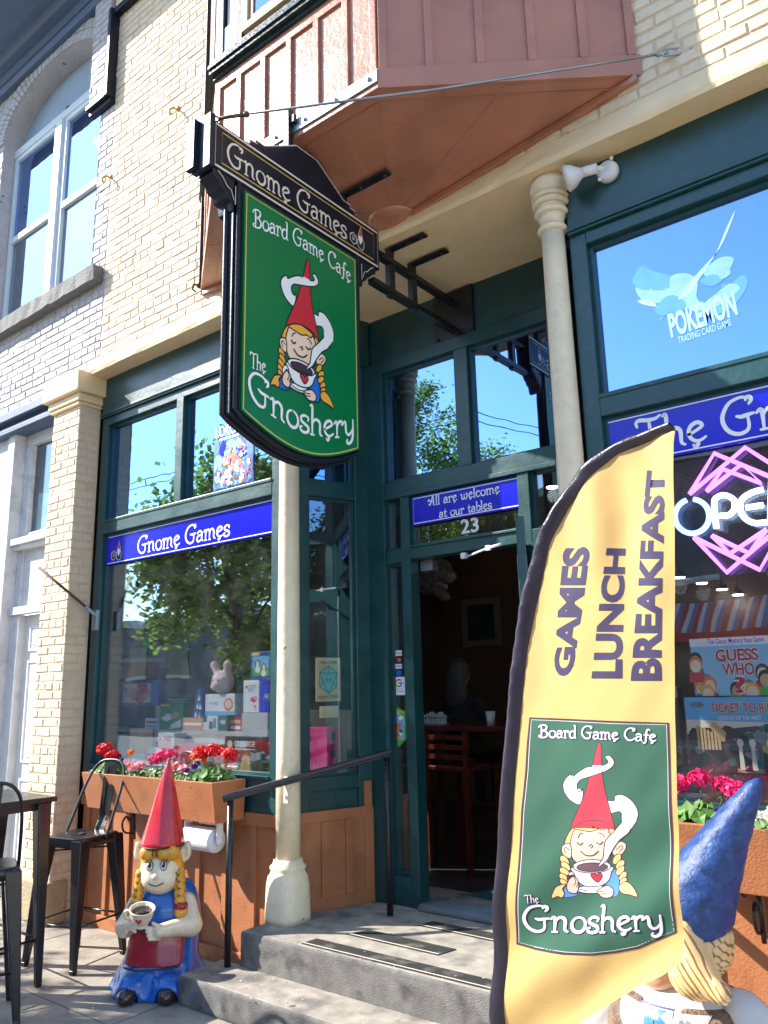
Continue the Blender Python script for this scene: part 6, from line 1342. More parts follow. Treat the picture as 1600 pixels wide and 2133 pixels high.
x0, x1, z0, z1 = rectY(371, 1521, 460, 1590, 3.74); game_box('board_game_box', 'red board game box in the middle of the front row', 'game box', (x0, x1, SH, SH + z1 - z0), 3.732, .07, cm(196, 46, 54), cm(160, 36, 44), catan, WB)
def crib(D, W, H):
    D.poly(arc(W * .14, H * .82, W * .07, W * .07, 0, 345, 16), K['cream'], 0, K['orange'], .006); D.type('CRIBBAGE', K['cream'], W * .26, H * .78, .036, W * .55, .02); D.line([(W * .26, H * .72), (W * .8, H * .72)], K['white'], .004); D.poly([(W * .35, .01), (W * .75, .01), (W * .65, H * .6), (W * .5, H * .6)], K['tan']); D.poly([(0, H * .1), (W * .3, H * .1), (W * .3, H * .5), (0, H * .5)], K['red'])
x0, x1, z0, z1 = rectY(470, 1528, 549, 1622, 3.70); game_box('board_game_box', 'black game box with orange round emblem at the right of the front row', 'game box', (x0, x1, SH, SH + z1 - z0), 3.69, .05, cm(36, 36, 40), cm(26, 26, 28), crib, WB)
x0, x1, z0, z1 = rectY(507, 1486, 534, 1560, 3.86)
ro = thing('rock_carving', 'dark grey carved rock ornament between the boxes and the pink box', 'ornament', ((x0 + x1) / 2, 3.90, SH)); sdf_part('rock', lambda X, Y, Z: s_ell(X, Y, Z, (0, 0, .16), (.07, .05, .17)) + .008 * np.sin(70 * X + 30 * Z) * np.sin(60 * Z + 20 * Y), (-.1, -.08, -.02), (.1, .08, .36), .01, mat('rock', (.035, .035, .038), .7, var=.4, bump=1, bscale=60), ro)
ph = thing('pale_ornament', 'rounded pale green ornament behind the marigolds in the left window', 'ornament', (atY(416, 1600, 3.68).x, 3.70, SH)); b = MB(); b.lathe([(0, 0), (.05, .0), (.065, .06), (.06, .12), (.04, .17), (.015, .19), (0, .192)], (0, 0, 0), 20); b.build('egg', mat('pale_glaze', lin(214, 220, 176), .5), ph)
# further stock that fills the gaps
def stripes(cols):
    def f(D, W, H):
        for i, c in enumerate(cols): D.poly([(W * .08, H * (.12 + .8 * i / len(cols))), (W * .92, H * (.12 + .8 * i / len(cols))), (W * .92, H * (.12 + .8 * (i + .55) / len(cols))), (W * .08, H * (.12 + .8 * (i + .55) / len(cols)))], K[c])
    return f
for lab, R4, Y, lev, c1, c2, art in (('white gift box behind the pale wooden game box', (303, 1478, 332, 1500), 3.93, 1, (230, 230, 226), (200, 200, 198), ('sky', 'grey')), ('yellow game box between the white mug box and the red board game', (455, 1488, 476, 1520), 3.955, 1, (238, 196, 70), (200, 150, 50), ('red', 'blue')),
    ('small red game box standing right of the tumbler box', (478, 1490, 503, 1521), 3.90, 1, (200, 50, 56), (150, 36, 44), ('white', 'gold')), ('teal game box behind the blue triangular box', (402, 1452, 432, 1490), 4.06, 1, (60, 160, 170), (40, 110, 120), ('white', 'orange')),
    ('white boxed cup low in the front row beside the wooden box', (306, 1528, 329, 1582), 3.76, 0, (228, 224, 220), (190, 186, 180), ('pink', 'grey')), ('cream card box low in the front row beside the black game box', (459, 1540, 472, 1600), 3.74, 0, (232, 220, 190), (190, 180, 150), ('teal', 'orange'))):
    x0, x1, z0, z1 = rectY(*R4, Y); zb = b_mid if lev else SH
    if Y > 4.02: zb = SH + .0
    game_box('gift_box', lab, 'gift box', (x0, x1, zb, (zb + z1 - z0) if Y < 4.02 else z1), Y, .04, cm(*c1), cm(*c2), stripes(art), WB)
# pink spotted box, seen through both panes of the corner
pk = thing('pink_dice_box', 'tall pink game box with black spots in the window corner', 'game box', (-3.86, 3.82, SH), R(18)); b = MB(); b.box(0, .30, 0, .22, 0, .34); b.build('carton', cm(222, 60, 130), pk, bevel=.003)
D = Decal(.00004)
for z in (.06, .17, .28): D.poly(arc(.15, z, .034, .034, 0, 345, 18), K['black'])
D.build('front', lambda u, v, h: (u, -.0008 - h, v), pk)
D = Decal(.00004)
for z in (.06, .17, .28): D.poly(arc(.11, z, .034, .034, 0, 345, 18), K['black'])
D.build('front', lambda u, v, h: (.3008 + h, u, v), pk)
# picture hanging inside the shop, seen through the left window
x0, x1, z0, z1 = rectY(402, 1175, 600, 1330, 5.2); pf = thing('picture_frame', 'large picture in a pale frame hanging inside the left window', 'picture', (x0, 5.2, z0)); b = MB(); bar_frame(b, 0, x1 - x0, 0, z1 - z0, .05, 0, .03); b.build('frame', cm(120, 140, 120), pf); b = MB(); b.box(.05, x1 - x0 - .05, .01, .02, .05, z1 - z0 - .05); b.build('picture', mat('dark_picture', (.03, .04, .03), .4, var=.5, vscale=3), pf)
# poster in the left transom light
x0, x1, z0, z1 = rectY(446, 880, 529, 1012, 3.615); po = thing('poster', 'blue and purple card game poster in the left transom window', 'poster', (x0, 3.615, z0))
b = MB(); b.box(0, x1 - x0, 0, .004, 0, (z1 - z0) * .8); b.build('sheet', cm(40, 120, 190), po)
D = Decal(.00004); W, H = x1 - x0, z1 - z0; blobs(D, W, H, ['sky', 'purple', 'blue', 'teal', 'sky', 'blue', 'navy', 'purple', 'sky'], 90, .06, .03, .03, .97, .66, 11); blobs(D, W, H, ['tan', 'orange', 'white', 'cream', 'coffee', 'pink'], 70, .022, .25, .05, .75, .5, 12); blobs(D, W, H, ['white', 'sky', 'pink'], 40, .014, .05, .05, .95, .66, 13); D.type('LORCANA', K['white'], W * .5, H * .83, .085, W * .9, .02, 'CENTER'); D.type('TRADING CARD GAME', K['white'], W * .5, H * .76, .022, W * .7, .01, 'CENTER'); D.build('print', lambda u, v, h: (u, -.0008 - h, v), po)
# big pale cling in the right transom light
x0, x1, z0, z1 = rectY(1318, 470, 1562, 715, 3.6188); po = thing('window_cling', 'pale swirling card game cling in the right transom window', 'window cling', (x0, 3.6188, z0))
cl1 = mat('cling_pale', lin(205, 226, 250), .12, metal=.95, var=.08, vscale=14); cl2 = mat('cling_blue', lin(150, 196, 250), .10, metal=.95, var=.1, vscale=9); cl3 = mat('cling_light', lin(244, 247, 252), .12, metal=.95, var=.05, vscale=12)
D = Decal(.00004); W, H = x1 - x0, z1 - z0
for P_, c in (([(.02, .62), (.14, .58), (.34, .60), (.46, .50), (.40, .44), (.26, .42), (.10, .46)], cl1), ([(.0, .70), (.10, .80), (.20, .72), (.30, .66), (.42, .58), (.30, .52), (.16, .56), (.06, .60)], cl2), ([(.36, .62), (.50, .60), (.58, .50), (.56, .36), (.66, .22), (.52, .26), (.42, .36), (.34, .50)], cl1), ([(.56, .26), (.74, .30), (.94, .44), (.98, .34), (.84, .20), (.66, .18)], cl2), ([(.64, .56), (.78, .64), (.90, .60), (.84, .50), (.72, .48)], cl1), ([(.18, .38), (.30, .46), (.40, .42), (.34, .32), (.24, .30)], cl2), ([(.40, .40), (.52, .52), (.66, .62), (.80, .72), (.92, .90), (.96, .99), (.88, .88), (.74, .66), (.60, .52), (.50, .42)], cl3), ([(.44, .42), (.56, .30), (.70, .34), (.84, .40), (.92, .34), (.82, .28), (.64, .24), (.48, .30)], cl1), ([(.60, .50), (.72, .52), (.80, .46), (.70, .42)], cl2), ([(.30, .34), (.42, .40), (.46, .32), (.38, .26)], cl2), ([(.03, .50), (.10, .44), (.20, .40), (.14, .48)], cl3), ([(.76, .54), (.84, .56), (.86, .48), (.78, .46)], cl1)): D.poly([(W * a, H * b) for a, b in P_], c, 4)
for i in range(14): a = rng.uniform(.02, .9); b_ = rng.uniform(.2, .8); D.poly([(W * a, H * b_), (W * (a + .03), H * (b_ + .012)), (W * (a + .05), H * (b_ + .03)), (W * (a + .02), H * (b_ + .02))], cl1)
D.type('POKEMON', cl3, W * .30, H * .10, .12, W * .58, .05, 'LEFT', .07); D.type('TRADING CARD GAME', cl3, W * .36, H * .025, .035, W * .46, .01, 'LEFT', .07); D.build('print', lambda u, v, h: (u, -.0006 - h, v), po)
# ---------------------------------------------------------------- right display window
neon_w = mat('neon_white', lin(225, 235, 255), .3, emit=2.2); neon_p = mat('neon_purple', lin(205, 110, 245), .3, emit=1.7); neon_b = mat('neon_blue', lin(150, 175, 240), .3, emit=1.3)
ne = thing('neon_sign', 'lit OPEN sign in white and purple tubes in the right window', 'neon sign')
NY = 3.665; q = lambda x, y: tuple(atY(1380 + x * .375, 900 + y * .375, NY))
b = MB(); b.tube([q(165 + 95 * math.cos(R(a)), 468 + 95 * math.sin(R(a))) for a in range(-85, 260, 12)], .0125, 10); b.build('letter_o', neon_b, ne)
b = MB(); b.tube(smooth_curve([q(300, 535), q(288, 400), q(300, 365), q(345, 350), q(395, 375), q(400, 425), q(370, 460), q(320, 465)], 4), .0125, 10); b.build('letter_p', neon_w, ne)
b = MB(); b.tube(smooth_curve([q(560, 318), q(500, 335), q(445, 370), q(430, 420), q(455, 475), q(510, 505), q(585, 500)], 4), .0125, 10); b.tube([q(465, 420), q(560, 405)], .0125, 10); b.build('letter_e', neon_w, ne)
b = MB(); b.tube([q(600, 500), q(595, 290), q(700, 460), q(695, 250)], .0125, 10); b.build('letter_n', neon_w, ne)
for L_ in ([(150, 345), (288, 118), (700, 290)], [(150, 345), (460, 85), (720, 250)], [(245, 330), (335, 205), (550, 285), (440, 178), (245, 330)]):
    b = MB(); b.tube([q(*p) for p in L_], .010, 8); b.build('tube', neon_p, ne)
for L_ in ([(175, 585), (357, 780), (640, 540)], [(175, 585), (540, 765), (660, 560)], [(275, 575), (375, 675), (580, 540)], [(275, 575), (480, 672), (580, 540)]):
    b = MB(); b.tube([q(*p) for p in L_], .010, 8); b.build('tube', neon_p, ne)
b = MB(); b.box(q(165, 468)[0] - .16, q(700, 300)[0], NY + .03, NY + .034, q(300, 800)[2], q(300, 60)[2]); b.build('backing', glass_mat('acrylic', .03, tint=(.86, .87, .9)), ne)
def guess(D, W, H):
    D.poly([(0, H * .86), (W, H * .86), (W, H), (0, H)], K['white']); D.type('The Classic Mystery Face Game', K['navy'], W * .5, H * .90, .022, W * .6, .01, 'CENTER')
    qq = random.Random(4)
    for i in range(22):
        u = qq.choice([qq.uniform(.04, .30), qq.uniform(.72, .97)]) if i < 15 else qq.uniform(.1, .9); v = qq.uniform(.12, .68) if i < 15 else qq.uniform(.05, .2)
        D.poly(arc(W * u, H * v, .030, .038, 0, 345, 12), K[qq.choice(['coffee', 'hair', 'black', 'orange', 'grey'])]); D.poly(arc(W * u, H * v - .008, .023, .030, 0, 345, 12), K[qq.choice(['skin', 'tan', 'skin'])]); D.poly([(W * u - .03, H * v - .035), (W * u + .03, H * v - .035), (W * u + .035, max(0.002, H * v - .08)), (W * u - .035, max(.002, H * v - .08))], K[qq.choice(['red', 'purple', 'teal', 'blue', 'lime'])])
    for s, y, w in (('GUESS', .60, .46), ('WHO', .36, .34), ('?', .06, .13)):
        D.type(s, K['white'], W * .5, H * y, H * .20 if s != '?' else H * .27, W * w, .11, 'CENTER'); D.type(s, K['red'], W * .5, H * y, H * .20 if s != '?' else H * .27, W * w * .98, .035, 'CENTER')
RB = 'boxed board games in the right window'
x0, x1, z0, z1 = rectY(1441, 1326, 1640, 1450, 3.72); game_box('board_game_box', 'light blue board game box with cartoon faces and red question mark', 'game box', (x0, x1, z0, z1), 3.725, .06, cm(150, 200, 226), cm(60, 90, 160), guess, RB); zg = z0
def ticket(D, W, H):
    D.poly([(0, H * .62), (W, H * .62), (W, H), (0, H)], K['sky']); D.poly([(0, H * .5), (W * .4, H * .58), (W * .7, H * .62), (W, H * .6), (W, H * .66), (0, H * .70)], K['cream']); blobs(D, W, H, ['coffee', 'black', 'grey', 'teal', 'tan', 'coffee', 'black'], 60, .04, .02, .04, .98, .55, 21)
    for i in range(7): D.poly([(W * (.10 + .035 * i), H * .30), (W * (.125 + .035 * i), H * .30), (W * (.125 + .035 * i), H * (.62 - .02 * i)), (W * (.10 + .035 * i), H * (.62 - .02 * i))], K['tan'])
    D.poly([(W * .5, H * .28), (W * .62, H * .28), (W * .6, H * .5), (W * .52, H * .5)], K['black'])
    for u in (.5, .62, .78): D.poly([(W * u, H * .05), (W * (u + .05), H * .05), (W * (u + .04), H * .36), (W * (u + .01), H * .36)], K['cream']); D.poly(arc(W * (u + .025), H * .4, .014, .018, 0, 340, 10), K['skin'])
    D.type('TICKET TO RIDE', K['cream'], W * .27, H * .80, H * .125, W * .66, .09); D.type('TICKET TO RIDE', K['red'], W * .27, H * .80, H * .125, W * .66, .02); D.type('LEGENDS OF THE WEST', K['white'], W * .34, H * .70, H * .055, W * .42, .02); D.poly(arc(W * .13, H * .9, .03, .012, 0, 345, 12), K['grey'])
x0, x1, z0, z1 = rectY(1432, 1452, 1645, 1612, 3.70); zs = z0; game_box('board_game_box', 'board game box with a dark train town picture under the cartoon face box', 'game box', (x0, x1, z0, min(z1, zg - .002)), 3.705, .06, cm(60, 66, 66), cm(40, 44, 50), ticket, RB)
x0, x1, z0, z1 = rectY(1330, 1430, 1418, 1600, 3.90); game_box('board_game_box', 'grey game box half hidden behind the feather flag', 'game box', (x0, x1, zs, z1), 3.90, .06, cm(90, 86, 78), cm(50, 50, 50), lambda D, W, H: (D.poly([(0, H * .86), (W, H * .86), (W, H), (0, H)], K['cream']), D.type('TICKET TO RIDE', K['red'], W * .5, H * .88, .05, W * .9, .02, 'CENTER'), blobs(D, W, H, ['coffee', 'black', 'teal', 'tan'], 24, .05, .05, .05, .95, .8, 9)), RB)
t = MB(); t.box(-1.40, 1.4, 3.69, 4.25, SH + .001, zs - .001); tag(t.build('display_riser', mat('maroon_cloth', (.10, .010, .030), .8, var=.25, vscale=6, bump=.4, bscale=20)), 'dark red cloth covered display riser in the right window', 'riser')
gd = thing('gold_drape', 'gold fabric drape hanging at the right edge of the right window', 'drape'); b = MB(); vs = []
for j in range(13):
    for i in range(25): vs.append((-.70 + .55 * i / 24 + .02 * math.sin(j * .8), 3.76 + .03 * math.sin(i * 1.3) + .01 * math.sin(j), zg + .17 + .9 * j / 12))
b.add(vs, [(25 * j + i, 25 * j + i + 1, 25 * j + 26 + i, 25 * j + 25 + i) for j in range(12) for i in range(24)], 0, True); b.build('cloth', mat('gold_cloth', lin(150, 116, 50), .4, metal=.3, var=.2, vscale=12), gd)
# ---------------------------------------------------------------- stickers on the sidelight and side window
def sticker(label, R4, Y, col, art=None, shape=None):
    x0, x1, z0, z1 = R4; D = Decal(.00004); W, H = x1 - x0, z1 - z0
    D.poly([(W * a, H * b) for a, b in (shape or [(0, 0), (1, 0), (1, 1), (0, 1)])], col)
    if art: art(D, W, H)
    o = D.build('sticker', lambda u, v, h: (x0 + u, Y - h, z0 + v)); return tag(o, label, 'sticker', 'stickers on the sidelight glass')
SY_ = DY + .0535
def ST(x0, y0, x1, y1): return rectY(x0, y0, x1, y1, SY_)
sticker('topmost white card sticker on the sidelight', ST(824, 1355, 837, 1366), SY_, K['white'], lambda D, W, H: D.line([(W * .1, H * .5), (W * .9, H * .5)], K['grey'], H * .2))
sticker('card sticker with overlapping red and orange circles', ST(824, 1369, 837, 1380), SY_, K['coffee'], lambda D, W, H: (D.poly(arc(W * .36, H * .5, H * .34, H * .34, 0, 340, 14), K['red']), D.poly(arc(W * .62, H * .5, H * .34, H * .34, 0, 340, 14), K['orange'])))
sticker('white card sticker with dark blue letters on the sidelight', ST(824, 1383, 837, 1393), SY_, K['white'], lambda D, W, H: D.type('VISA', K['navy'], W * .5, H * .3, H * .42, W * .8, .03, 'CENTER'))
sticker('small bright blue square card sticker', ST(825, 1397, 836, 1407), SY_, K['blue'])
def gart(D, W, H):
    for c, a0, a1 in (('red', 50, 160), ('gold', 160, 215), ('lime', 215, 300), ('blue', 300, 365)): D.line(arc(W * .5, H * .66, W * .20, W * .20, a0, a1, 8), K[c], W * .09)
    D.line([(W * .5, H * .66), (W * .72, H * .66)], K['blue'], W * .08); D.type('Review us', K['grey'], W * .5, H * .32, H * .07, W * .5, .0, 'CENTER'); D.type('on Google', K['grey'], W * .5, H * .18, H * .10, W * .7, .0, 'CENTER')
sticker('white square sticker with a coloured letter G', ST(817, 1410, 845, 1448), SY_, K['white'], gart)
def shart(D, W, H):
    D.poly([(W * .25, H * .18), (W * .78, H * .18), (W * .85, H * .7), (W * .5, H * .85), (W * .15, H * .7)], K['sky'], 0, K['white'], .003); D.poly([(W * .4, H * .2), (W * .62, H * .2), (W * .66, H * .6), (W * .36, H * .6)], K['orange']); blobs(D, W, H, ['teal', 'sky', 'white'], 10, .012, .3, .3, .8, .75, 3); D.type('POKEMON', K['gold'], W * .5, H * .82, H * .09, W * .8, .04, 'CENTER'); D.line([(W * .35, H * .24), (W * .65, H * .24)], K['white'], .004)
sticker('green and orange shield shaped sticker low on the sidelight', ST(812, 1472, 848, 1556), SY_, K['lime'], shart, [(.1, .75), (.0, .5), (.1, .2), (.5, 0), (.95, .2), (1, .6), (.9, .85), (.5, 1)])
# welcome banner in the side window
Xs, Ls = wall_xf((-3.60, 3.66), (-3.40, 4.20)); nn = (Xs.to_3x3() @ Vector((0, 1, 0)))
sp = lambda px, py: Xs.inverted() @ at(px, py, nn, nn.dot(Xs @ Vector((0, .05, 0))))
a, c = sp(660, 1462), sp(711, 1370); wv = thing('welcome_banner', 'tan welcome banner with a twenty sided die in the side window', 'banner'); wv.matrix_world = Xs @ Matrix.Translation((a.x, .062, a.z))
W, H = c.x - a.x, c.z - a.z; b = MB(); b.box(0, W, 0, .004, 0, H); b.build('sheet', cm(196, 180, 136), wv)
D = Decal(.00004); D.type('WELCOME', K['coffee'], W * .5, H * .86, H * .07, W * .7, .02, 'CENTER'); D.type('ADVENTURERS', K['coffee'], W * .5, H * .07, H * .07, W * .8, .02, 'CENTER')
hx_ = [(W * .5 + W * .40 * math.sin(k * 1.0472), H * .5 + W * .40 * math.cos(k * 1.0472) * 1.2) for k in range(6)]; D.poly(hx_, cm(120, 190, 190), 0, K['teal'], .006)
tr = [(W * .5, H * .64), (W * .30, H * .42), (W * .70, H * .42)]; D.line(tr, K['teal'], .005, closed=True)
for i, j in ((0, 0), (0, 1), (0, 5), (1, 5), (1, 4), (1, 3), (2, 1), (2, 2), (2, 3)): D.line([tr[i], hx_[j]], K['teal'], .005)
D.type('20', K['teal'], W * .5, H * .46, H * .07, W * .2, .02, 'CENTER'); D.build('print', lambda u, v, h: (u, -.0008 - h, v), wv)
a, c = sp(668, 1496), sp(706, 1470); wv = thing('small_notice', 'small cream notice under the welcome banner in the side window', 'notice'); wv.matrix_world = Xs @ Matrix.Translation((a.x, .062, a.z)); b = MB(); b.box(0, c.x - a.x, 0, .003, 0, c.z - a.z); b.build('sheet', cm(206, 190, 150), wv)
# ---------------------------------------------------------------- inside the dark doorway
t = MB(); p0 = at(985, 1866, (0, 0, 1), LZ); t.prism([(p0.x, p0.y - .02), (p0.x + .75, p0.y - .10), (p0.x + .72, p0.y + .36), (p0.x + .03, p0.y + .42)], lambda u, v, k: (u, v, LZ + .008 - .008 * k)); o = t.build('doormat', mat('mat_green', lin(30, 90, 84), .9, bump=.5, bscale=120)); tag(o, 'green doormat lettered in white inside the open doorway', 'doormat')
D = Decal(.00004); D.text('Gnoshery', K['white'], .06, .16, .14, .58, .09); D.build('lettering', lambda u, v, h: (p0.x + u, p0.y + v - .07, LZ + .009 + h), o)
def chair(label, x, y, rz):
    t = thing('dining_chair', label, 'chair', (x, y, LZ), rz, 'dark red wooden chairs inside')
    for sx in (-.19, .19):
        for sy in (-.19, .19): b = MB(); b.box(sx - .018, sx + .018, sy - .018, sy + .018, 0, .98 if sy < 0 else .70); b.build('leg', M['darkred'], t)
    b = MB(); b.box(-.22, .22, -.2, .22, .70, .73); b.build('seat', M['darkred'], t, bevel=.005)
    b = MB()
    for z in (.78, .85, .92): b.box(-.18, .18, -.2, -.18, z, z + .035)
    b.build('back_slats', M['darkred'], t)
chair('dark red chair at the left of the table inside the doorway', -4.0, 5.35, R(8)); chair('dark red chair at the middle of the table inside the doorway', -3.45, 5.3, R(-5))
t = thing('dining_table', 'dark red wooden table inside the open doorway', 'table', (-3.75, 5.85, LZ)); b = MB(); b.box(-.8, .8, -.4, .4, .96, 1.0); b.build('tabletop', M['darkred'], t, bevel=.006)
for sx in (-.7, .7):
    for sy in (-.32, .32): b = MB(); b.box(sx - .03, sx + .03, sy - .03, sy + .03, 0, .96); b.build('leg', M['darkred'], t)
def ctr(px, py, Y): return atY(px, py, Y)
for lab, px in (('white paper cup on the table inside the doorway', 1020),):
    p = ctr(px, 1455, 5.6); c = thing('paper_cup', lab, 'cup', (p.x, 5.6, LZ + 1.0)); b = MB(); b.lathe([(.0, 0), (.03, 0), (.04, .11), (.036, .11), (.03, .01), (0, .01)], (0, 0, 0), 18); b.build('cup', M['white'], c)
p = ctr(905, 1450, 5.62); c = thing('condiment_rack', 'wire rack of sachets on the table inside the doorway', 'rack', (p.x, 5.62, LZ + 1.0)); b = MB(); b.box(-.11, .11, -.05, .05, .0, .008); b.tube([(-.11, -.05, .06), (.11, -.05, .06), (.11, .05, .06), (-.11, .05, .06)], .004, 5, closed=True); b.build('rack', M['steel'], c); b = MB()
for i in range(7): b.box(-.10 + .03 * i, -.085 + .03 * i, -.03, .03, .009, .08 + .012 * (i % 3))
b.build('sachets', M['white'], c)
pr = thing('person', 'person with long pale hair in dark clothes seated behind the table inside', 'person', (atY(958, 1430, 6.5).x, 6.5, LZ), R(170))
def torso(X, Y, Z):
    a = s_ell(X, Y, Z, (0, 0, .98), (.20, .12, .28)); a = smin(a, s_cap(X, Y, Z, (-.2, 0, 1.15), (-.26, -.12, .92), .06, .05), .05); a = smin(a, s_cap(X, Y, Z, (.2, 0, 1.15), (.26, -.12, .92), .06, .05), .05)
    a = smin(a, s_cap(X, Y, Z, (0, 0, 1.2), (0, -.01, 1.34), .06, .055), .04); a = smin(a, s_ell(X, Y, Z, (0, -.02, 1.43), (.078, .095, .115)), .03); a = smin(a, s_ell(X, Y, Z, (0, -.115, 1.42), (.014, .02, .02)), .01)
    for s in (-1, 1): a = smin(a, s_cap(X, Y, Z, (s * .09, .02, .74), (s * .10, -.36, .72), .085, .07), .05); a = smin(a, s_cap(X, Y, Z, (s * .10, -.36, .72), (s * .10, -.34, .25), .065, .045), .04)
    return a
pb = sdf_part('body', torso, (-.36, -.46, .2), (.36, .2, 1.58), .016, mat('dark_clothes', (.018, .018, .022), .8), pr); pb.data.materials.append(mat('person_skin', lin(206, 160, 132), .5))
for f_ in pb.data.polygons: f_.material_index = 1 if f_.center.z > 1.27 else 0
sdf_part('hair', lambda X, Y, Z: np.maximum(smin(s_ell(X, Y, Z, (0, .01, 1.45), (.10, .11, .125)), s_ell(X, Y, Z, (0, .06, 1.28), (.13, .07, .2)), .05), -s_ell(X, Y, Z, (0, -.12, 1.41), (.075, .09, .11))), (-.2, -.16, 1.0), (.2, .2, 1.62), .014, mat('pale_hair', lin(74, 74, 76), .6, var=.2, vscale=30), pr)
x0, x1, z0, z1 = rectY(962, 1246, 1041, 1346, 8.0); pf = thing('picture_frame', 'framed dark print on the wall inside the open doorway', 'picture', (x0, 8.0, z0)); b = MB(); bar_frame(b, 0, x1 - x0, 0, z1 - z0, .07, 0, .03); b.build('frame', cm(120, 112, 100), pf); b = MB(); b.box(.07, x1 - x0 - .07, .01, .02, .07, z1 - z0 - .07); b.build('picture', mat('dark_print', (.03, .045, .04), .3, var=.5, vscale=4), pf)
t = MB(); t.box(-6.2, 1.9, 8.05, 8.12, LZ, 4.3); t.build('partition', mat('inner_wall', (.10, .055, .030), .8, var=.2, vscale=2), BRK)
p = ctr(925, 1215, 7.7); dn = thing('dinosaur_head', 'grey dinosaur head trophy mounted on a dark shield inside the doorway', 'trophy', tuple(p), R(-12))
def dino(X, Y, Z):
    a = s_cap(X, Y, Z, (-.25, 0, .10), (.02, -.1, .12), .20, .17); a = smin(a, s_cap(X, Y, Z, (.0, -.12, .14), (.36, -.24, .02), .15, .07), .06); a = smin(a, s_cap(X, Y, Z, (-.05, -.1, -.05), (.24, -.2, -.20), .10, .045), .04)
    a = smin(a, s_ell(X, Y, Z, (.08, -.20, .20), (.06, .05, .045)), .03); return a + .012 * np.sin(45 * X + 12 * Z) * np.sin(50 * Z)
sdf_part('head', dino, (-.5, -.45, -.35), (.5, .25, .4), .018, mat('dino_grey', lin(150, 150, 140), .7, var=.25, vscale=16), dn)
b = MB()
for i in range(9): b.lathe([(.014, 0), (.0, -.05)], (.06 + .032 * i, -.20 - .008 * i, .02 - .012 * i), 6); b.lathe([(.0, .045), (.012, 0)], (.04 + .022 * i, -.19 - .003 * i, -.085 - .014 * i), 6)
b.build('teeth', M['white'], dn); b = MB(); b.prism([(-.35, .35), (-.05, .35), (-.02, 0), (-.2, -.45), (-.38, 0)], lambda u, v, k: (u, .10 + .05 * k, v)); b.build('shield', M['dark'], dn)
for i, (px, py, Y) in enumerate([(1415, 1202, 7.0), (1462, 1214, 7.6), (1504, 1227, 8.0 - .2), (1537, 1238, 7.9), (437, 888, 5.6), (1150, 1014, 6.2)]):
    p = ctr(px, py, Y); c = thing('ceiling_lamp', ['small lit spot lamp in the right window nearest the flag', 'second small lit spot lamp from the flag in the right window', 'third small lit spot lamp from the flag in the right window', 'small lit spot lamp in the right window farthest from the flag', 'small white lamp seen in the left transom beside the poster', 'small white lamp seen in the small pane right of the blue welcome sign'][i], 'lamp', tuple(p), 0, 'small lamps glowing inside the shop')
    b = MB(); b.lathe([(0, 0), (.055, 0), (.05, .03), (.012, .06), (.008, .10), (0, .10)], (0, 0, 0), 14); b.build('lamp_shade', M['black'], c); b = MB(); b.lathe([(0, -.012), (.045, -.010), (.05, -.002), (0, -.001)], (0, 0, 0), 14); lq = bpy.data.lights.new('lamp_light', 'POINT'); lq.energy = .3 if i < 4 else 1.2; lq.color = (1, .88, .7); lq.shadow_soft_size = .06; lo = bpy.data.objects.new('lamp_light', lq); COL.objects.link(lo); lo.parent = c; lo.location = (0, 0, -.08); b.build('bulb', mat('lamp_glow', (1, .93, .8), .4, emit=7), c)
    b = MB(); b.tube([(0, 0, .10), (0, 0, max(.2, 4.37 - p.z))], .004, 5); b.build('rod', M['black'], c)
# ---------------------------------------------------------------- across the street (seen in the glass) and street trees
bark = mat('bark', (.07, .05, .035), .9, var=.3, bump=1, bscale=25)
leafm = [mat('tree_leaf', (.27, .37, .05), .5, var=.4, vscale=.9, transl=.55), mat('tree_leaf_dark', (.06, .13, .02), .55, var=.35, vscale=1.1, transl=.45), mat('tree_leaf_yellow', (.26, .34, .05), .5, var=.3, vscale=1.5, transl=.55)]
def tree(label, x, y, zc, rx, rz, n, seed, ztrunk, lean=(0, 0), group='street trees beside the pavement'):
    q = random.Random(seed); t = thing('street_tree', label, 'tree', (x, y, 0), 0, group); b = MB()
    top = Vector((lean[0], lean[1], zc + rz * .3)); b.tube(smooth_curve([(0, 0, 0), (.04, .02, ztrunk * .6), (lean[0] * .4, lean[1] * .4, zc - rz * .4), top], 4), [.13 - .10 * i / 12 for i in range(13)], 8); cl = []
    for i in range(46):
        v = Vector((q.gauss(0, 1), q.gauss(0, 1), q.gauss(0, 1))).normalized() * q.uniform(.35, 1) ** .6; c = Vector((lean[0] + v.x * rx, lean[1] + v.y * rx, zc + v.z * rz)); cl.append((c, rx * q.uniform(.16, .34)))
        if i < 22: s = Vector((lean[0] * .4, lean[1] * .4, zc - rz * q.uniform(.2, .9))); b.tube([s, s.lerp(c, .5) + Vector((0, 0, .15)), c], [.035, .022, .008], 5)
    b.build('trunk', bark, t); lf = MB()
    for i in range(n):
        c, r = cl[q.randrange(len(cl))]; d = Vector((q.gauss(0, 1), q.gauss(0, 1), q.gauss(0, .8))) * .62 * r; p = c + d; s = q.uniform(.05, .09)
        e = Vector((q.gauss(0, 1), q.gauss(0, 1), q.gauss(0, .7))).normalized(); g = e.orthogonal().normalized(); k = .6
        lf.add([p - e * s, p + g * s * k, p + e * s, p - g * s * k], [(0, 1, 2, 3)], 0 if q.random() < .5 else (1 if q.random() < .45 else 2))
    lf.build('crown', leafm, t); return t
tree('broad green street tree mirrored in the left display window', -10.8, -2.1, 3.75, 1.75, 1.95, 17000, 11, 2.6, (.1, .0))
tree('narrow green street tree mirrored over the open door', -15.2, -12.6, 8.6, 2.1, 4.2, 15000, 23, 4.2)
tree('far street tree mirrored low in the right door transom', -13.9, -15.2, 7.0, 1.6, 3.2, 6000, 37, 3.4)
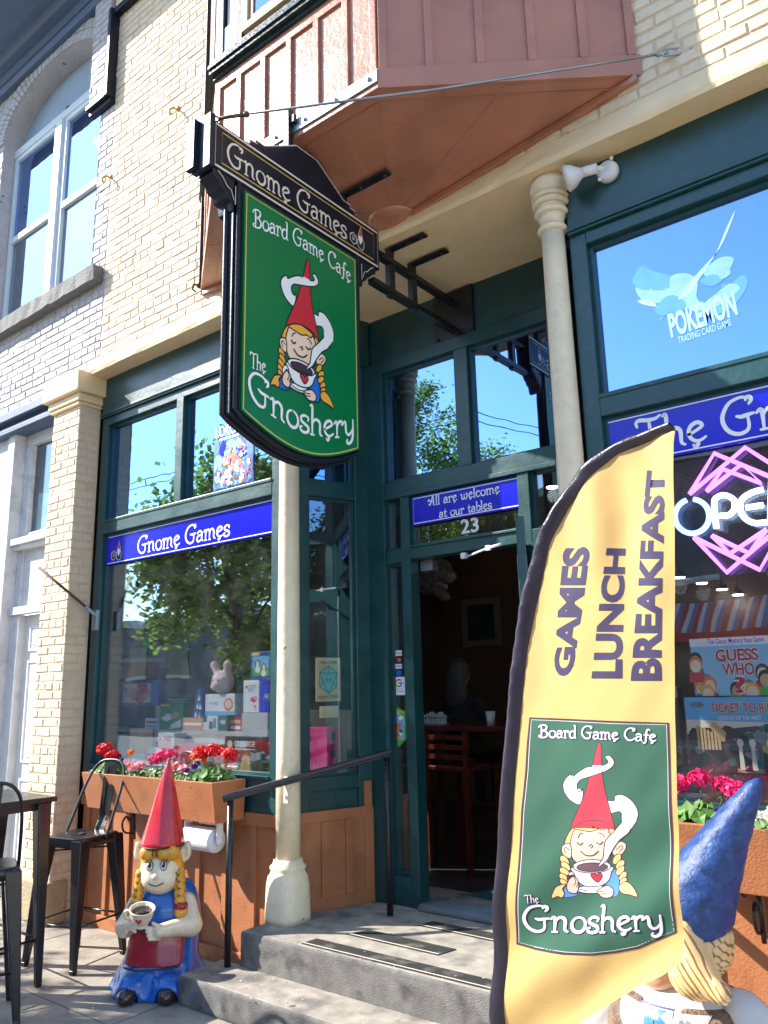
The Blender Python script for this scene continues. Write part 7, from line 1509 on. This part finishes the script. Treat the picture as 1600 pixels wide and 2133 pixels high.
def far_building(label, x0, x1, y, h, wallm, capm, win, wm, floors, name='far_building'):
    t = thing(name, label, 'building', ((x0 + x1) / 2, y, 0)); L = (x1 - x0) / 2
    b = MB(); b.box(-L, L, -9, 0, 0, h); b.build('wall', wallm, t); b = MB(); b.box(-L - .1, L + .1, -9.1, .14, h, h + .32); b.build('parapet', capm, t)
    for f in floors:
        x = -L + win[0]
        while x < L - win[0] * .5:
            b = MB(); b.box(x - win[1] / 2, x + win[1] / 2, -.02, .05, f, f + win[2]); w = b.build('window', wm, t); b = MB(); b.box(x - win[1] / 2 - .1, x + win[1] / 2 + .1, 0, .12, f - .15, f); b.build('sill', capm, w); x += win[0]
    return t
brk = bpy.data.materials.new('red_brick'); brk.use_nodes = True; _n = brk.node_tree.nodes; _t = _n.new('ShaderNodeTexBrick'); _c = _n.new('ShaderNodeTexCoord'); _m = _n.new('ShaderNodeMapping'); _m.inputs['Rotation'].default_value = (R(90), 0, 0)
brk.node_tree.links.new(_c.outputs['Object'], _m.inputs[0]); brk.node_tree.links.new(_m.outputs[0], _t.inputs[0]); _t.inputs['Color1'].default_value = (.16, .05, .04, 1); _t.inputs['Color2'].default_value = (.11, .035, .03, 1); _t.inputs['Mortar'].default_value = (.2, .16, .14, 1); _t.inputs['Scale'].default_value = 1; _t.inputs['Brick Width'].default_value = .24; _t.inputs['Row Height'].default_value = .08; _t.inputs['Mortar Size'].default_value = .008
brk.node_tree.links.new(_t.outputs['Color'], _n['Principled BSDF'].inputs['Base Color'])
wdk = mat('far_window', (.02, .025, .03), .1); gst = mat('grey_stucco', lin(112, 108, 106), .85, var=.06, vscale=.4, bump=.3); lgt = mat('pale_cap', lin(196, 192, 184), .7)
far_building('long low grey building with pale parapet across the street', -62, -25.5, -16.8, 4.9, gst, lgt, (3.4, 1.5, 1.5), wdk, [2.4])
fb = far_building('red brick two storey building with striped awning across the street', -17.5, 9, -16.8, 8.2, brk, lgt, (2.6, 1.05, 2.0), wdk, [4.6])
aw = [mat('awning_red', lin(190, 40, 50), .8), mat('awning_white', lin(214, 210, 206), .8), mat('awning_blue', lin(90, 110, 150), .8)]
t = MB(); n = 45
for i in range(n):
    xa, xb = -4 + 6.0 * i / n, -4 + 6.0 * (i + 1) / n; t.add([(xa, .1, 3.9), (xb, .1, 3.9), (xb, 1.2, 2.95), (xa, 1.2, 2.95)], [(0, 1, 2, 3)], (0, 1, 2)[i % 3]); t.add([(xa, 1.2, 2.95), (xb, 1.2, 2.95), (xb, 1.21, 2.65), (xa, 1.21, 2.65)], [(0, 1, 2, 3)], 0)
t.build('awning', aw, fb)
t = MB(); t.box(-11, 11, .0, .06, .5, 2.7); t.build('shopfront', wdk, fb)
far_building('tan building filling the gap across the street', -25.2, -17.8, -17.2, 5.6, mat('tan_stucco', lin(140, 120, 100), .85, var=.08, vscale=.5), lgt, (2.4, 1.1, 1.6), wdk, [3.0])
for z, lab in ((8.15, 'upper utility wire running along the street'), (7.95, 'lower utility wire running along the street')):
    b = MB(); b.tube([(-60, -6.5, z + .6), (-30, -6.5, z - .1), (-9, -6.5, z - .3), (-7, -16.9, z - .2)], .012, 5); tag(b.build('utility_wire', M['black']), lab, 'wire', 'utility wires over the street')
